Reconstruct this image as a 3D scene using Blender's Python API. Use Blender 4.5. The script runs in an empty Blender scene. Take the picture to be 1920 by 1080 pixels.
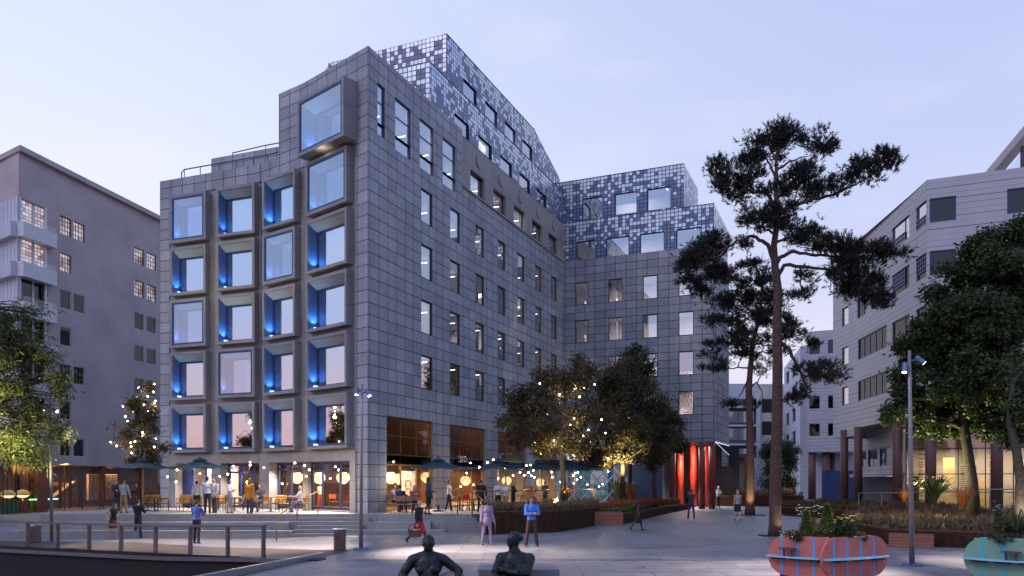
import bpy, bmesh, math, random
from mathutils import Vector, Matrix, noise
R = math.radians
rnd = random.Random(7)
scene = bpy.context.scene
COL = scene.collection
# ------------------------------------------------------------------ camera
EYE = 2.35          # eye height
FP = 1505.0         # focal length in photo pixels (1920 wide)
HY = 903.0          # horizon row
cam_d = bpy.data.cameras.new('camera'); cam = bpy.data.objects.new('camera', cam_d); COL.objects.link(cam)
cam.location = (0, 0, EYE); cam.rotation_euler = (R(90), 0, 0)
cam_d.sensor_width = 36.0; cam_d.lens = 36.0*FP/1920.0
cam_d.shift_y = (HY-540.0)/1920.0; cam_d.clip_end = 2000; cam_d.clip_start = 0.1
scene.camera = cam
# ------------------------------------------------------------------ sky, sun, exposure
scene.view_settings.view_transform = 'Standard'; scene.view_settings.look = 'None'
scene.view_settings.exposure = 0.28; scene.view_settings.gamma = 1.0
world = bpy.data.worlds.new('World'); scene.world = world; world.use_nodes = True
wn = world.node_tree; wn.nodes.clear(); WL = wn.links
def W(t, **k):
    n = wn.nodes.new(t)
    for a, b in k.items(): setattr(n, a, b)
    return n
w_out = W('ShaderNodeOutputWorld'); w_bg = W('ShaderNodeBackground'); WL.new(w_bg.outputs[0], w_out.inputs[0])
w_tc = W('ShaderNodeTexCoord'); w_nm = W('ShaderNodeVectorMath', operation='NORMALIZE'); WL.new(w_tc.outputs['Generated'], w_nm.inputs[0])
w_sp = W('ShaderNodeSeparateXYZ'); WL.new(w_nm.outputs[0], w_sp.inputs[0])
def wramp(src, pts, lo=0, hi=1):
    m = W('ShaderNodeMapRange'); m.inputs[1].default_value = lo; m.inputs[2].default_value = hi; WL.new(src, m.inputs[0])
    r = W('ShaderNodeValToRGB'); e = r.color_ramp.elements
    while len(e) < len(pts): e.new(0.5)
    for i, (p, c) in enumerate(pts): e[i].position = p; e[i].color = (*c, 1)
    WL.new(m.outputs[0], r.inputs[0]); return r.outputs[0]
def wmix(f, a, b, mode='MIX'):
    m = W('ShaderNodeMixRGB', blend_type=mode)
    if isinstance(f, float): m.inputs[0].default_value = f
    else: WL.new(f, m.inputs[0])
    WL.new(a, m.inputs[1]); WL.new(b, m.inputs[2]); return m.outputs[0]
def wrange(src, lo, hi):
    m = W('ShaderNodeMapRange', interpolation_type='SMOOTHSTEP'); m.inputs[1].default_value = lo; m.inputs[2].default_value = hi
    WL.new(src, m.inputs[0]); return m.outputs[0]
zL = [(0.0, (.96, .80, .80)), (.10, (.92, .83, .86)), (.20, (.87, .84, .90)), (.34, (.74, .79, .92)), (.55, (.60, .69, .89)), (1.0, (.42, .54, .90))]
zR = [(0.0, (.92, .80, .85)), (.12, (.72, .69, .86)), (.25, (.56, .61, .86)), (.40, (.49, .56, .84)), (.60, (.42, .50, .79)), (1.0, (.37, .50, .88))]
zB = [(0.0, (.62, .34, .36)), (.06, (.70, .46, .48)), (.13, (.64, .54, .64)), (.20, (.52, .58, .80)), (.30, (.38, .52, .90)), (.55, (.34, .50, .95)), (1.0, (.36, .52, .96))]
front = wmix(wrange(w_sp.outputs['X'], -.55, .50), wramp(w_sp.outputs['Z'], zL), wramp(w_sp.outputs['Z'], zR))
zBL = [(0.0, (.74, .46, .50)), (.06, (.78, .56, .64)), (.13, (.66, .60, .80)), (.20, (.50, .61, .97)), (.30, (.42, .60, 1.05)), (.55, (.38, .53, .95)), (1.0, (.36, .50, .90))]
back = wmix(wrange(w_sp.outputs['X'], -.75, .10), wramp(w_sp.outputs['Z'], zBL), wramp(w_sp.outputs['Z'], zB))
g = wmix(wrange(w_sp.outputs['Y'], .52, .74), back, front)
# faint streaks of cloud
w_mp = W('ShaderNodeMapping'); w_mp.inputs['Scale'].default_value = (2.2, 2.2, 7.0); WL.new(w_nm.outputs[0], w_mp.inputs[0])
w_no = W('ShaderNodeTexNoise'); w_no.inputs['Scale'].default_value = 1.6; w_no.inputs['Detail'].default_value = 7; WL.new(w_mp.outputs[0], w_no.inputs[0])
cl = wrange(w_no.outputs[0], .50, .80)
w_cm = W('ShaderNodeMath', operation='MULTIPLY'); w_cm.inputs[1].default_value = .38; WL.new(cl, w_cm.inputs[0])
w_cc = W('ShaderNodeRGB'); w_cc.outputs[0].default_value = (.86, .82, .92, 1)
g = wmix(w_cm.outputs[0], g, w_cc.outputs[0])
sky = W('ShaderNodeTexSky', sky_type='NISHITA'); sky.sun_disc = False; sky.sun_elevation = R(40.0); sky.sun_rotation = R(238)
w_sk = W('ShaderNodeVectorMath', operation='SCALE'); w_sk.inputs['Scale'].default_value = .010; WL.new(sky.outputs[0], w_sk.inputs[0])
g = wmix(.93, w_sk.outputs[0], g)
WL.new(g, w_bg.inputs[0]); w_bg.inputs[1].default_value = 1.0
sun_d = bpy.data.lights.new('sun', 'SUN'); sun_d.energy = .50; sun_d.angle = R(14); sun_d.color = (1, .86, .93)
sun = bpy.data.objects.new('sun', sun_d); COL.objects.link(sun); sun.rotation_euler = (R(50), 0, R(-58))
scene.cycles.use_denoising = True
try: scene.cycles.denoiser = 'OPENIMAGEDENOISE'
except Exception: pass
scene.cycles.max_bounces = 6; scene.cycles.transparent_max_bounces = 10; scene.cycles.glossy_bounces = 3; scene.cycles.diffuse_bounces = 3
scene.cycles.caustics_reflective = False; scene.cycles.caustics_refractive = False
scene.cycles.sample_clamp_indirect = 4.0
# ------------------------------------------------------------------ materials
MATS = {}
def nmat(name):
    m = bpy.data.materials.new(name); m.use_nodes = True; MATS[name] = m
    nt = m.node_tree; b = nt.nodes['Principled BSDF']; return m, nt, b
def N(nt, t, ins=None, **k):
    n = nt.nodes.new(t)
    for a, b in k.items(): setattr(n, a, b)
    for a, b in (ins or {}).items():
        if isinstance(b, bpy.types.NodeSocket): nt.links.new(b, n.inputs[a])
        else: n.inputs[a].default_value = b
    return n
def c4(c): return (*c, 1)
def mixc(nt, f, a, b, mode='MIX'):
    m = N(nt, 'ShaderNodeMixRGB', blend_type=mode)
    for i, x in enumerate((f, a, b)):
        if isinstance(x, bpy.types.NodeSocket): nt.links.new(x, m.inputs[i])
        elif isinstance(x, (int, float)): m.inputs[i].default_value = x
        else: m.inputs[i].default_value = c4(x)
    return m.outputs[0]
def mth(nt, op, a, b=None, c=None):
    m = N(nt, 'ShaderNodeMath', operation=op)
    for i, x in enumerate((a, b, c)):
        if x is None: continue
        if isinstance(x, bpy.types.NodeSocket): nt.links.new(x, m.inputs[i])
        else: m.inputs[i].default_value = x
    return m.outputs[0]
def mat(name, col, rough=.6, metal=0.0, var=.18, scale=3.0, bump=0.0, coord='Object', fine=0.0):
    """plain surface with uneven tone"""
    m, nt, b = nmat(name)
    tc = N(nt, 'ShaderNodeTexCoord')
    no = N(nt, 'ShaderNodeTexNoise', {'Vector': tc.outputs[coord], 'Scale': scale, 'Detail': 6.0})
    f = N(nt, 'ShaderNodeMapRange', {0: no.outputs[0], 1: .3, 2: .7, 3: 1-var, 4: 1+var}).outputs[0]
    if fine:
        n2 = N(nt, 'ShaderNodeTexNoise', {'Vector': tc.outputs[coord], 'Scale': scale*14, 'Detail': 3.0})
        f = mth(nt, 'MULTIPLY', f, N(nt, 'ShaderNodeMapRange', {0: n2.outputs[0], 1: .3, 2: .7, 3: 1-fine, 4: 1+fine}).outputs[0])
    c = N(nt, 'ShaderNodeVectorMath', {0: col, 'Scale': f}, operation='SCALE').outputs[0]
    nt.links.new(c, b.inputs['Base Color']); b.inputs['Roughness'].default_value = rough; b.inputs['Metallic'].default_value = metal
    if bump:
        bp = N(nt, 'ShaderNodeBump', {'Height': no.outputs[0], 'Strength': bump, 'Distance': .02}); nt.links.new(bp.outputs[0], b.inputs['Normal'])
    return m
def emit(name, col, s, sample=True):
    m, nt, b = nmat(name); b.inputs['Base Color'].default_value = c4((.8, .8, .8))
    b.inputs['Emission Color'].default_value = c4(col); b.inputs['Emission Strength'].default_value = s
    if not sample: m.cycles.emission_sampling = 'NONE'
    return m
def glass(name, tint, refl, rough=.015, gain=.35):
    m, nt, b = nmat(name); nt.nodes.remove(b)
    o = nt.nodes['Material Output']
    tr = N(nt, 'ShaderNodeBsdfTransparent', {0: c4(tint)}); gl = N(nt, 'ShaderNodeBsdfGlossy', {0: (1, 1, 1, 1), 'Roughness': rough})
    fr = N(nt, 'ShaderNodeLayerWeight', {'Blend': .25})
    tc = N(nt, 'ShaderNodeTexCoord'); wv = N(nt, 'ShaderNodeTexNoise', {'Vector': tc.outputs['Object'], 'Scale': .35, 'Detail': 1.0})
    bp = N(nt, 'ShaderNodeBump', {'Height': wv.outputs[0], 'Strength': .03, 'Distance': .2}); nt.links.new(bp.outputs[0], gl.inputs['Normal'])
    f = N(nt, 'ShaderNodeMapRange', {0: fr.outputs['Fresnel'], 1: 0.0, 2: .6, 3: refl, 4: min(1, refl+gain)})
    mx = N(nt, 'ShaderNodeMixShader', {0: f.outputs[0]}); nt.links.new(tr.outputs[0], mx.inputs[1]); nt.links.new(gl.outputs[0], mx.inputs[2])
    nt.links.new(mx.outputs[0], o.inputs[0]); return m
def stone(name, c1, c2, joint, bw, rh, ms=.016, rough=.65, speck=.25, streak=(1.05, .9)):
    """cladding slabs with open joints, laid on the metric UV of the wall"""
    m, nt, b = nmat(name)
    uv = N(nt, 'ShaderNodeUVMap')
    br = N(nt, 'ShaderNodeTexBrick', {'Vector': uv.outputs[0], 'Color1': c4(c1), 'Color2': c4(c2), 'Mortar': c4(joint), 'Scale': 1.0,
        'Mortar Size': ms, 'Mortar Smooth': .15, 'Bias': 0.0, 'Brick Width': bw, 'Row Height': rh}, offset=0.0, squash=1.0)
    n1 = N(nt, 'ShaderNodeTexNoise', {'Vector': uv.outputs[0], 'Scale': .35, 'Detail': 5.0})
    n2 = N(nt, 'ShaderNodeTexNoise', {'Vector': uv.outputs[0], 'Scale': 9.0, 'Detail': 8.0, 'Roughness': .75})
    f = mth(nt, 'MULTIPLY', N(nt, 'ShaderNodeMapRange', {0: n1.outputs[0], 1: .3, 2: .7, 3: .86, 4: 1.14}).outputs[0],
            N(nt, 'ShaderNodeMapRange', {0: n2.outputs[0], 1: .33, 2: .67, 3: 1-speck, 4: 1+speck}).outputs[0])
    # vertical rain streaks below the joints
    mp = N(nt, 'ShaderNodeMapping', {'Vector': uv.outputs[0], 'Scale': (2.2, .12, 1)})
    n3 = N(nt, 'ShaderNodeTexNoise', {'Vector': mp.outputs[0], 'Scale': 1.0, 'Detail': 4.0})
    f = mth(nt, 'MULTIPLY', f, N(nt, 'ShaderNodeMapRange', {0: n3.outputs[0], 1: .35, 2: .7, 3: streak[0], 4: streak[1]}).outputs[0])
    c = N(nt, 'ShaderNodeVectorMath', {0: br.outputs[0], 'Scale': f}, operation='SCALE').outputs[0]
    nt.links.new(c, b.inputs['Base Color']); b.inputs['Roughness'].default_value = rough
    bp = N(nt, 'ShaderNodeBump', {'Height': mth(nt, 'SUBTRACT', 1.0, br.outputs['Fac']), 'Strength': .6, 'Distance': .03}); nt.links.new(bp.outputs[0], b.inputs['Normal'])
    return m
def tiles(name):
    """small square ceramic tiles: pale at the top of each storey, slate blue below; UV v runs down from the parapet"""
    m, nt, b = nmat(name)
    T = .30
    uv = N(nt, 'ShaderNodeUVMap'); sp = N(nt, 'ShaderNodeSeparateXYZ', {0: uv.outputs[0]})
    u = mth(nt, 'DIVIDE', sp.outputs[0], T); v = mth(nt, 'DIVIDE', sp.outputs[1], T)
    cu = mth(nt, 'FLOOR', u); cv = mth(nt, 'FLOOR', v)
    fu = mth(nt, 'FRACT', u); fv = mth(nt, 'FRACT', v)
    cb = N(nt, 'ShaderNodeCombineXYZ', {0: cu, 1: cv, 2: 0.0})
    wnz = N(nt, 'ShaderNodeTexWhiteNoise', {'Vector': cb.outputs[0]})
    depth = mth(nt, 'MULTIPLY', cv, -1.0)      # rows below the top
    p = N(nt, 'ShaderNodeMapRange', {0: depth, 1: 1.0, 2: 9.0, 3: .80, 4: .10}).outputs[0]
    pale = mth(nt, 'LESS_THAN', wnz.outputs['Value'], p)
    r2 = N(nt, 'ShaderNodeTexWhiteNoise', {'Vector': N(nt, 'ShaderNodeCombineXYZ', {0: cv, 1: cu, 2: 3.7}).outputs[0]}).outputs['Value']
    dark = mixc(nt, r2, (.13, .165, .29), (.22, .27, .42))
    light = mixc(nt, r2, (.62, .64, .70), (.88, .88, .90))
    col = mixc(nt, pale, dark, light)
    mask = mth(nt, 'MULTIPLY', mth(nt, 'LESS_THAN', mth(nt, 'ABSOLUTE', mth(nt, 'SUBTRACT', fu, .5)), .42),
               mth(nt, 'LESS_THAN', mth(nt, 'ABSOLUTE', mth(nt, 'SUBTRACT', fv, .5)), .42))
    col = mixc(nt, mask, (.045, .05, .075), col)
    nt.links.new(col, b.inputs['Base Color']); b.inputs['Roughness'].default_value = .24
    nt.links.new(mth(nt, 'MULTIPLY', mth(nt, 'MULTIPLY', pale, mask), .45), b.inputs['Metallic'])
    bp = N(nt, 'ShaderNodeBump', {'Height': mask, 'Strength': .7, 'Distance': .04}); nt.links.new(bp.outputs[0], b.inputs['Normal'])
    return m
def siding(name):
    m, nt, b = nmat(name)
    uv = N(nt, 'ShaderNodeUVMap'); sp = N(nt, 'ShaderNodeSeparateXYZ', {0: uv.outputs[0]})
    v = mth(nt, 'DIVIDE', sp.outputs[1], .36); fv = mth(nt, 'FRACT', v); row = mth(nt, 'FLOOR', v)
    wnz = N(nt, 'ShaderNodeTexWhiteNoise', {'Vector': N(nt, 'ShaderNodeCombineXYZ', {0: row}).outputs[0]}).outputs['Value']
    w = N(nt, 'ShaderNodeMapRange', {0: wnz, 3: .02, 4: .12}).outputs[0]
    line = mth(nt, 'LESS_THAN', fv, w)
    no = N(nt, 'ShaderNodeTexNoise', {'Vector': uv.outputs[0], 'Scale': .8, 'Detail': 6.0})
    base = mixc(nt, no.outputs[0], (.42, .41, .44), (.52, .50, .53))
    col = mixc(nt, line, base, (.08, .08, .10))
    nt.links.new(col, b.inputs['Base Color']); b.inputs['Roughness'].default_value = .55
    bp = N(nt, 'ShaderNodeBump', {'Height': mth(nt, 'SUBTRACT', 1.0, line), 'Strength': .5, 'Distance': .03}); nt.links.new(bp.outputs[0], b.inputs['Normal'])
    return m
def paving(name):
    m, nt, b = nmat(name)
    g = N(nt, 'ShaderNodeNewGeometry')
    br = N(nt, 'ShaderNodeTexBrick', {'Vector': g.outputs['Position'], 'Color1': c4((.16, .158, .175)), 'Color2': c4((.205, .20, .215)), 'Mortar': c4((.045, .045, .05)),
        'Scale': 1.0, 'Mortar Size': .020, 'Mortar Smooth': .2, 'Brick Width': 1.8, 'Row Height': .80}, offset=.5)
    big = N(nt, 'ShaderNodeTexBrick', {'Vector': g.outputs['Position'], 'Color1': c4((1, 1, 1)), 'Color2': c4((.93, .93, .95)), 'Mortar': c4((.22, .22, .24)),
        'Scale': 1.0, 'Mortar Size': .03, 'Mortar Smooth': .1, 'Brick Width': 200.0, 'Row Height': 3.2}, offset=0.0)
    n1 = N(nt, 'ShaderNodeTexNoise', {'Vector': g.outputs['Position'], 'Scale': .45, 'Detail': 8.0, 'Roughness': .65})
    n2 = N(nt, 'ShaderNodeTexNoise', {'Vector': g.outputs['Position'], 'Scale': 14.0, 'Detail': 6.0})
    c = mixc(nt, 1.0, br.outputs[0], big.outputs[0], 'MULTIPLY')
    f = mth(nt, 'MULTIPLY', N(nt, 'ShaderNodeMapRange', {0: n1.outputs[0], 1: .3, 2: .7, 3: .62, 4: 1.25}).outputs[0],
            N(nt, 'ShaderNodeMapRange', {0: n2.outputs[0], 1: .3, 2: .7, 3: .9, 4: 1.1}).outputs[0])
    c = N(nt, 'ShaderNodeVectorMath', {0: c, 'Scale': f}, operation='SCALE').outputs[0]
    nt.links.new(c, b.inputs['Base Color'])
    nt.links.new(N(nt, 'ShaderNodeMapRange', {0: n1.outputs[0], 1: .35, 2: .7, 3: .36, 4: .62}).outputs[0], b.inputs['Roughness'])
    bp = N(nt, 'ShaderNodeBump', {'Height': n2.outputs[0], 'Strength': .15, 'Distance': .01}); nt.links.new(bp.outputs[0], b.inputs['Normal'])
    return m
def planks(name, c1, c2, joint, w, axis_dir=(1, 0), rough=.55, vertical=False):
    """boards of width w; joints are lines across axis_dir (or across z)"""
    m, nt, b = nmat(name)
    g = N(nt, 'ShaderNodeTexCoord')
    if vertical: s = N(nt, 'ShaderNodeSeparateXYZ', {0: g.outputs['Object']}).outputs[2]
    else: s = N(nt, 'ShaderNodeVectorMath', {0: g.outputs['Object'], 1: (axis_dir[0], axis_dir[1], 0)}, operation='DOT_PRODUCT').outputs['Value']
    q = mth(nt, 'DIVIDE', s, w); fr = mth(nt, 'FRACT', q); ce = mth(nt, 'FLOOR', q)
    wnz = N(nt, 'ShaderNodeTexWhiteNoise', {'Vector': N(nt, 'ShaderNodeCombineXYZ', {0: ce}).outputs[0]}).outputs['Value']
    no = N(nt, 'ShaderNodeTexNoise', {'Vector': g.outputs['Object'], 'Scale': 6.0, 'Detail': 8.0})
    f = mth(nt, 'ADD', mth(nt, 'MULTIPLY', wnz, .6), mth(nt, 'MULTIPLY', no.outputs[0], .4))
    col = mixc(nt, mth(nt, 'LESS_THAN', fr, .10), mixc(nt, f, c1, c2), joint)
    nt.links.new(col, b.inputs['Base Color']); b.inputs['Roughness'].default_value = rough
    bp = N(nt, 'ShaderNodeBump', {'Height': mth(nt, 'GREATER_THAN', fr, .10), 'Strength': .5, 'Distance': .01}); nt.links.new(bp.outputs[0], b.inputs['Normal'])
    return m
def leafmat(name, c1, c2, trans=.25):
    m, nt, b = nmat(name)
    oi = N(nt, 'ShaderNodeNewGeometry')
    col = mixc(nt, oi.outputs['Random Per Island'], c1, c2)
    nt.links.new(col, b.inputs['Base Color']); b.inputs['Roughness'].default_value = .55
    tl = N(nt, 'ShaderNodeBsdfTranslucent'); nt.links.new(col, tl.inputs[0])
    mx = N(nt, 'ShaderNodeMixShader', {0: trans}); o = nt.nodes['Material Output']
    nt.links.new(b.outputs[0], mx.inputs[1]); nt.links.new(tl.outputs[0], mx.inputs[2]); nt.links.new(mx.outputs[0], o.inputs[0])
    return m
M = MATS
stone('facade stone', (.265, .276, .31), (.36, .372, .405), (.022, .022, .026), .857, .616, .020)
stone('concrete panel', (.27, .255, .25), (.30, .285, .28), (.09, .085, .085), 1.7, 1.54, .010, .6, .12)
stone('plain concrete', (.26, .245, .24), (.285, .27, .265), (.10, .095, .095), 3.4, 40.0, .008, .6, .14)
stone('box concrete', (.235, .226, .235), (.27, .26, .268), (.09, .085, .085), 1.45, 1.4, .008, .55, .14)
stone('step stone', (.25, .235, .23), (.31, .295, .285), (.10, .095, .095), 1.6, 40., .006, .6, .16)
tiles('ceramic tiles'); siding('pale siding'); paving('granite paving')
stone('render wall', (.45, .375, .375), (.47, .39, .39), (.45, .375, .375), 60., 60., .0, .8, .07, (1.012, .985))
mat('pale wall', (.52, .54, .60), .7, var=.07, scale=.5)
mat('cream wall', (.48, .45, .42), .7, var=.10, scale=.5)
mat('white metal', (.62, .61, .63), .4, .0, var=.05)
mat('navy metal', (.03, .055, .16), .35, .2, var=.12)
mat('dark metal', (.035, .035, .042), .4, .6, var=.15)
mat('grey metal', (.15, .14, .155), .4, .7, var=.12, scale=8)
mat('steel', (.42, .42, .45), .28, .9, var=.15, scale=6)
mat('brass', (.30, .17, .06), .35, .8, var=.15, scale=6)
mat('corten', (.115, .045, .022), .85, .1, var=.4, scale=5, fine=.2)
mat('brown column', (.115, .05, .04), .55, .0, var=.15, scale=3)
mat('red column', (.52, .028, .010), .45, .0, var=.10, scale=3)
mat('roofing', (.10, .10, .11), .8, var=.2)
mat('interior grey', (.34, .32, .31), .8, var=.08)
mat('interior dark', (.10, .085, .08), .8, var=.15)
mat('soffit', (.30, .27, .24), .6, var=.06)
planks('walnut wall', (.085, .034, .015), (.17, .068, .028), (.015, .007, .004), .35, (.55, .84), .45)
planks('wood deck', (.028, .016, .012), (.048, .029, .021), (.015, .01, .008), .14, (.394, .919), .6)
planks('bench wood', (.23, .085, .045), (.34, .13, .07), (.05, .018, .01), .115, vertical=True)
mat('oak', (.42, .22, .08), .5, var=.2, scale=9)
mat('ochre leather', (.52, .25, .035), .5, var=.15, scale=8)
mat('tan wood', (.38, .20, .10), .5, var=.2, scale=8)
mat('teal canvas', (.007, .042, .062), .85, var=.15, scale=2)
mat('bark', (.05, .036, .028), .9, var=.4, scale=9, bump=.6)
mat('pine bark', (.085, .045, .034), .9, var=.5, scale=12, bump=.9)
mat('bronze', (.030, .034, .032), .42, .75, var=.45, scale=9, bump=.15)
mat('boulder', (.16, .13, .10), .8, var=.35, scale=6, bump=.5)
mat('soil', (.03, .02, .015), .95, var=.3)
mat('water', (.012, .013, .015), .12, .0, var=.1)
mat('quay wall', (.016, .013, .012), .85, var=.25, scale=2)
mat('coral paint', (.60, .16, .13), .5, var=.16, scale=2, fine=.06)
mat('mint paint', (.21, .38, .27), .5, var=.16, scale=2, fine=.06)
mat('blue stripe', (.10, .36, .66), .4, var=.05)
mat('cyan stripe', (.04, .46, .55), .4, var=.05)
mat('shelf blue', (.32, .62, .74), .35, var=.06)
mat('asphalt', (.06, .06, .065), .85, var=.2)
mat('rubber', (.02, .02, .02), .8)
glass('office glass', (.62, .62, .64), .46); glass('clear glass', (.93, .94, .93), .08); glass('box glass', (.80, .86, .98), .38)
glass('rear glass', (.24, .28, .40), .68)
glass('dark glass', (.13, .13, .16), .06, gain=.14); glass('hall glass', (.85, .88, .88), .20); glass('teal glass', (.30, .55, .60), .25)
emit('strip light', (1, .97, .93), 5.0, False); emit('bulb glow', (1, .83, .58), 26.0, False)
emit('lantern glow', (1, .68, .32), 1.15, False); emit('white sign', (1, 1, 1), 2.5, False); emit('lamp lens', (.75, .85, 1), 14.0, False)
emit('blue lens', (.25, .60, 1), 2.5, False); emit('led line', (.75, .93, 1), .9, False); emit('amber sign', (1, .45, .06), 1.6, False)
emit('pale reflection glow', (1, .70, .68), .38, False); emit('rose reflection glow', (.8, .36, .28), .22, False); emit('white reflection glow', (1, .90, .95), .50, False); mat('poster white', (.75, .72, .72), .7)  # first three put a mirrored pink tile grid into emission
leafmat('pine needles', (.010, .012, .008), (.022, .022, .014), .05)
leafmat('dark leaves', (.050, .040, .018), (.090, .070, .028), .3)
leafmat('green leaves', (.025, .042, .012), (.060, .088, .024), .28)
leafmat('willow leaves', (.052, .062, .022), (.13, .155, .04), .3)
leafmat('rust leaves', (.062, .047, .018), (.115, .084, .030), .3)
leafmat('rust grass', (.22, .055, .03), (.34, .13, .05), .3); leafmat('brown grass', (.075, .042, .022), (.15, .085, .035), .3)
leafmat('dry grass', (.13, .09, .05), (.23, .17, .09), .3)
leafmat('green grass', (.06, .085, .03), (.14, .17, .06), .3)
leafmat('orange grass', (.24, .075, .018), (.40, .16, .035), .3)
leafmat('yellow petals', (.75, .32, .03), (.8, .5, .06), .2); leafmat('white petals', (.6, .58, .6), (.8, .78, .8), .2)
leafmat('conifer green', (.05, .08, .02), (.16, .18, .03), .2)
# ------------------------------------------------------------------ geometry helpers
def V3(*a): return Vector(a if len(a) == 3 else a[0])
class MB:
    def __init__(s): s.v = []; s.f = []; s.mi = []; s.uv = []
    def face(s, pts, m=0, uv=None):
        i = len(s.v); s.v += [tuple(p) for p in pts]; s.f.append(tuple(range(i, i+len(pts)))); s.mi.append(m); s.uv.append(uv); return s
    def mesh(s, verts, faces, m=0):
        i = len(s.v); s.v += [tuple(p) for p in verts]
        for f in faces: s.f.append(tuple(i+k for k in f)); s.mi.append(m); s.uv.append(None)
        return s
    def obox(s, o, a, b, c, m=0):
        """box from corner o along the vectors a, b, c"""
        o, a, b, c = map(Vector, (o, a, b, c))
        if a.cross(b).dot(c) < 0: a, b = b, a
        p = [o, o+a, o+a+b, o+b, o+c, o+a+c, o+a+b+c, o+b+c]
        return s.mesh(p, [(0, 3, 2, 1), (4, 5, 6, 7), (0, 1, 5, 4), (1, 2, 6, 5), (2, 3, 7, 6), (3, 0, 4, 7)], m)
    def box(s, x0, x1, y0, y1, z0, z1, m=0): return s.obox((x0, y0, z0), (x1-x0, 0, 0), (0, y1-y0, 0), (0, 0, z1-z0), m)
    def rbox(s, c, size, rz=0, m=0):
        ca, sa = math.cos(rz), math.sin(rz); a = Vector((ca, sa, 0))*size[0]; b = Vector((-sa, ca, 0))*size[1]; k = Vector((0, 0, size[2]))
        return s.obox(Vector(c)-a/2-b/2-k/2, a, b, k, m)
    def prism(s, poly, z0, z1, m=0, mtop=None, bottom=True):
        """poly: counter-clockwise (x, y) list"""
        n = len(poly)
        for i in range(n):
            (x0, y0), (x1, y1) = poly[i], poly[(i+1) % n]
            s.face([(x0, y0, z0), (x1, y1, z0), (x1, y1, z1), (x0, y0, z1)], m)
        s.face([(x, y, z1) for x, y in poly], m if mtop is None else mtop)
        if bottom: s.face([(x, y, z0) for x, y in reversed(poly)], m)
        return s
    def tube(s, pts, rad, n=8, m=0, caps=True):
        pts = [Vector(p) for p in pts]; k = len(pts)
        if not isinstance(rad, (list, tuple)): rad = [rad]*k
        ref = None; rings = []
        for i in range(k):
            d = (pts[min(i+1, k-1)]-pts[max(i-1, 0)])
            d = d.normalized() if d.length > 1e-9 else Vector((0, 0, 1))
            if ref is None: ref = d.orthogonal().normalized()
            ref = (ref-d*ref.dot(d)); ref = ref.normalized() if ref.length > 1e-6 else d.orthogonal().normalized()
            b = d.cross(ref)
            rings.append([pts[i]+(ref*math.cos(2*math.pi*j/n)+b*math.sin(2*math.pi*j/n))*rad[i] for j in range(n)])
        vs = [p for r in rings for p in r]; fs = []
        for i in range(k-1):
            for j in range(n): fs.append((i*n+j, i*n+(j+1) % n, (i+1)*n+(j+1) % n, (i+1)*n+j))
        if caps: fs.append(tuple(reversed(range(n)))); fs.append(tuple((k-1)*n+j for j in range(n)))
        return s.mesh(vs, fs, m)
    def lathe(s, c, prof, n=16, m=0):
        """prof: (radius, z) pairs about a vertical axis through c"""
        c = Vector(c); vs = []; fs = []; k = len(prof)
        for r, z in prof:
            for j in range(n): a = 2*math.pi*j/n; vs.append(c+Vector((r*math.cos(a), r*math.sin(a), z)))
        for i in range(k-1):
            for j in range(n): fs.append((i*n+j, i*n+(j+1) % n, (i+1)*n+(j+1) % n, (i+1)*n+j))
        fs.append(tuple(reversed(range(n)))); fs.append(tuple((k-1)*n+j for j in range(n)))
        return s.mesh(vs, fs, m)
    def ell(s, c, r, nu=12, nv=8, m=0, rot=None):
        c = Vector(c); vs = []; fs = []
        r = (r, r, r) if not isinstance(r, (tuple, list)) else r
        for i in range(nv+1):
            t = math.pi*i/nv
            for j in range(nu):
                a = 2*math.pi*j/nu; p = Vector((r[0]*math.sin(t)*math.cos(a), r[1]*math.sin(t)*math.sin(a), -r[2]*math.cos(t)))
                vs.append(c+(rot @ p if rot else p))
        for i in range(nv):
            for j in range(nu): fs.append((i*nu+j, i*nu+(j+1) % nu, (i+1)*nu+(j+1) % nu, (i+1)*nu+j))
        return s.mesh(vs, fs, m)
    def cap(s, a, b, ra, rb, n=10, m=0):
        """tapered capsule"""
        a, b = Vector(a), Vector(b); d = (b-a)
        L = d.length; d = d.normalized() if L > 1e-9 else Vector((0, 0, 1)); pts = []; rs = []
        for t in (-90, -60, -30, 0): pts.append(a+d*ra*math.sin(R(t))); rs.append(max(ra*math.cos(R(t)), .0008))
        for t in (0, 30, 60, 90): pts.append(b+d*rb*math.sin(R(t))); rs.append(max(rb*math.cos(R(t)), .0008))
        return s.tube(pts, rs, n, m)
    def build(s, name, mats, parent=None, origin=(0, 0, 0), smooth=False):
        o3 = Vector(origin)
        me = bpy.data.meshes.new(name)
        me.from_pydata([tuple(Vector(p)-o3) for p in s.v], [], s.f)
        mats = mats if isinstance(mats, (list, tuple)) else [mats]
        for mm in mats: me.materials.append(M[mm] if isinstance(mm, str) else mm)
        uvl = me.uv_layers.new(name='UVMap').data
        for p in me.polygons:
            p.material_index = s.mi[p.index]; p.use_smooth = smooth
            u = s.uv[p.index]
            if u is None:
                nx, ny, nz = p.normal
                if abs(nz) > .75: u = [(s.v[i][0], s.v[i][1]) for i in s.f[p.index]]
                else:
                    l = math.hypot(nx, ny); tx, ty = -ny/l, nx/l
                    u = [(s.v[i][0]*tx+s.v[i][1]*ty, s.v[i][2]) for i in s.f[p.index]]
            for li, q in zip(p.loop_indices, u): uvl[li].uv = q
        o = bpy.data.objects.new(name, me); COL.objects.link(o)
        if parent is not None:
            o.parent = parent; o.location = o3-wloc(parent)
        else: o.location = o3
        return o
def wloc(o):
    l = Vector(o.location)
    while o.parent: o = o.parent; l += Vector(o.location)
    return l
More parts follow.
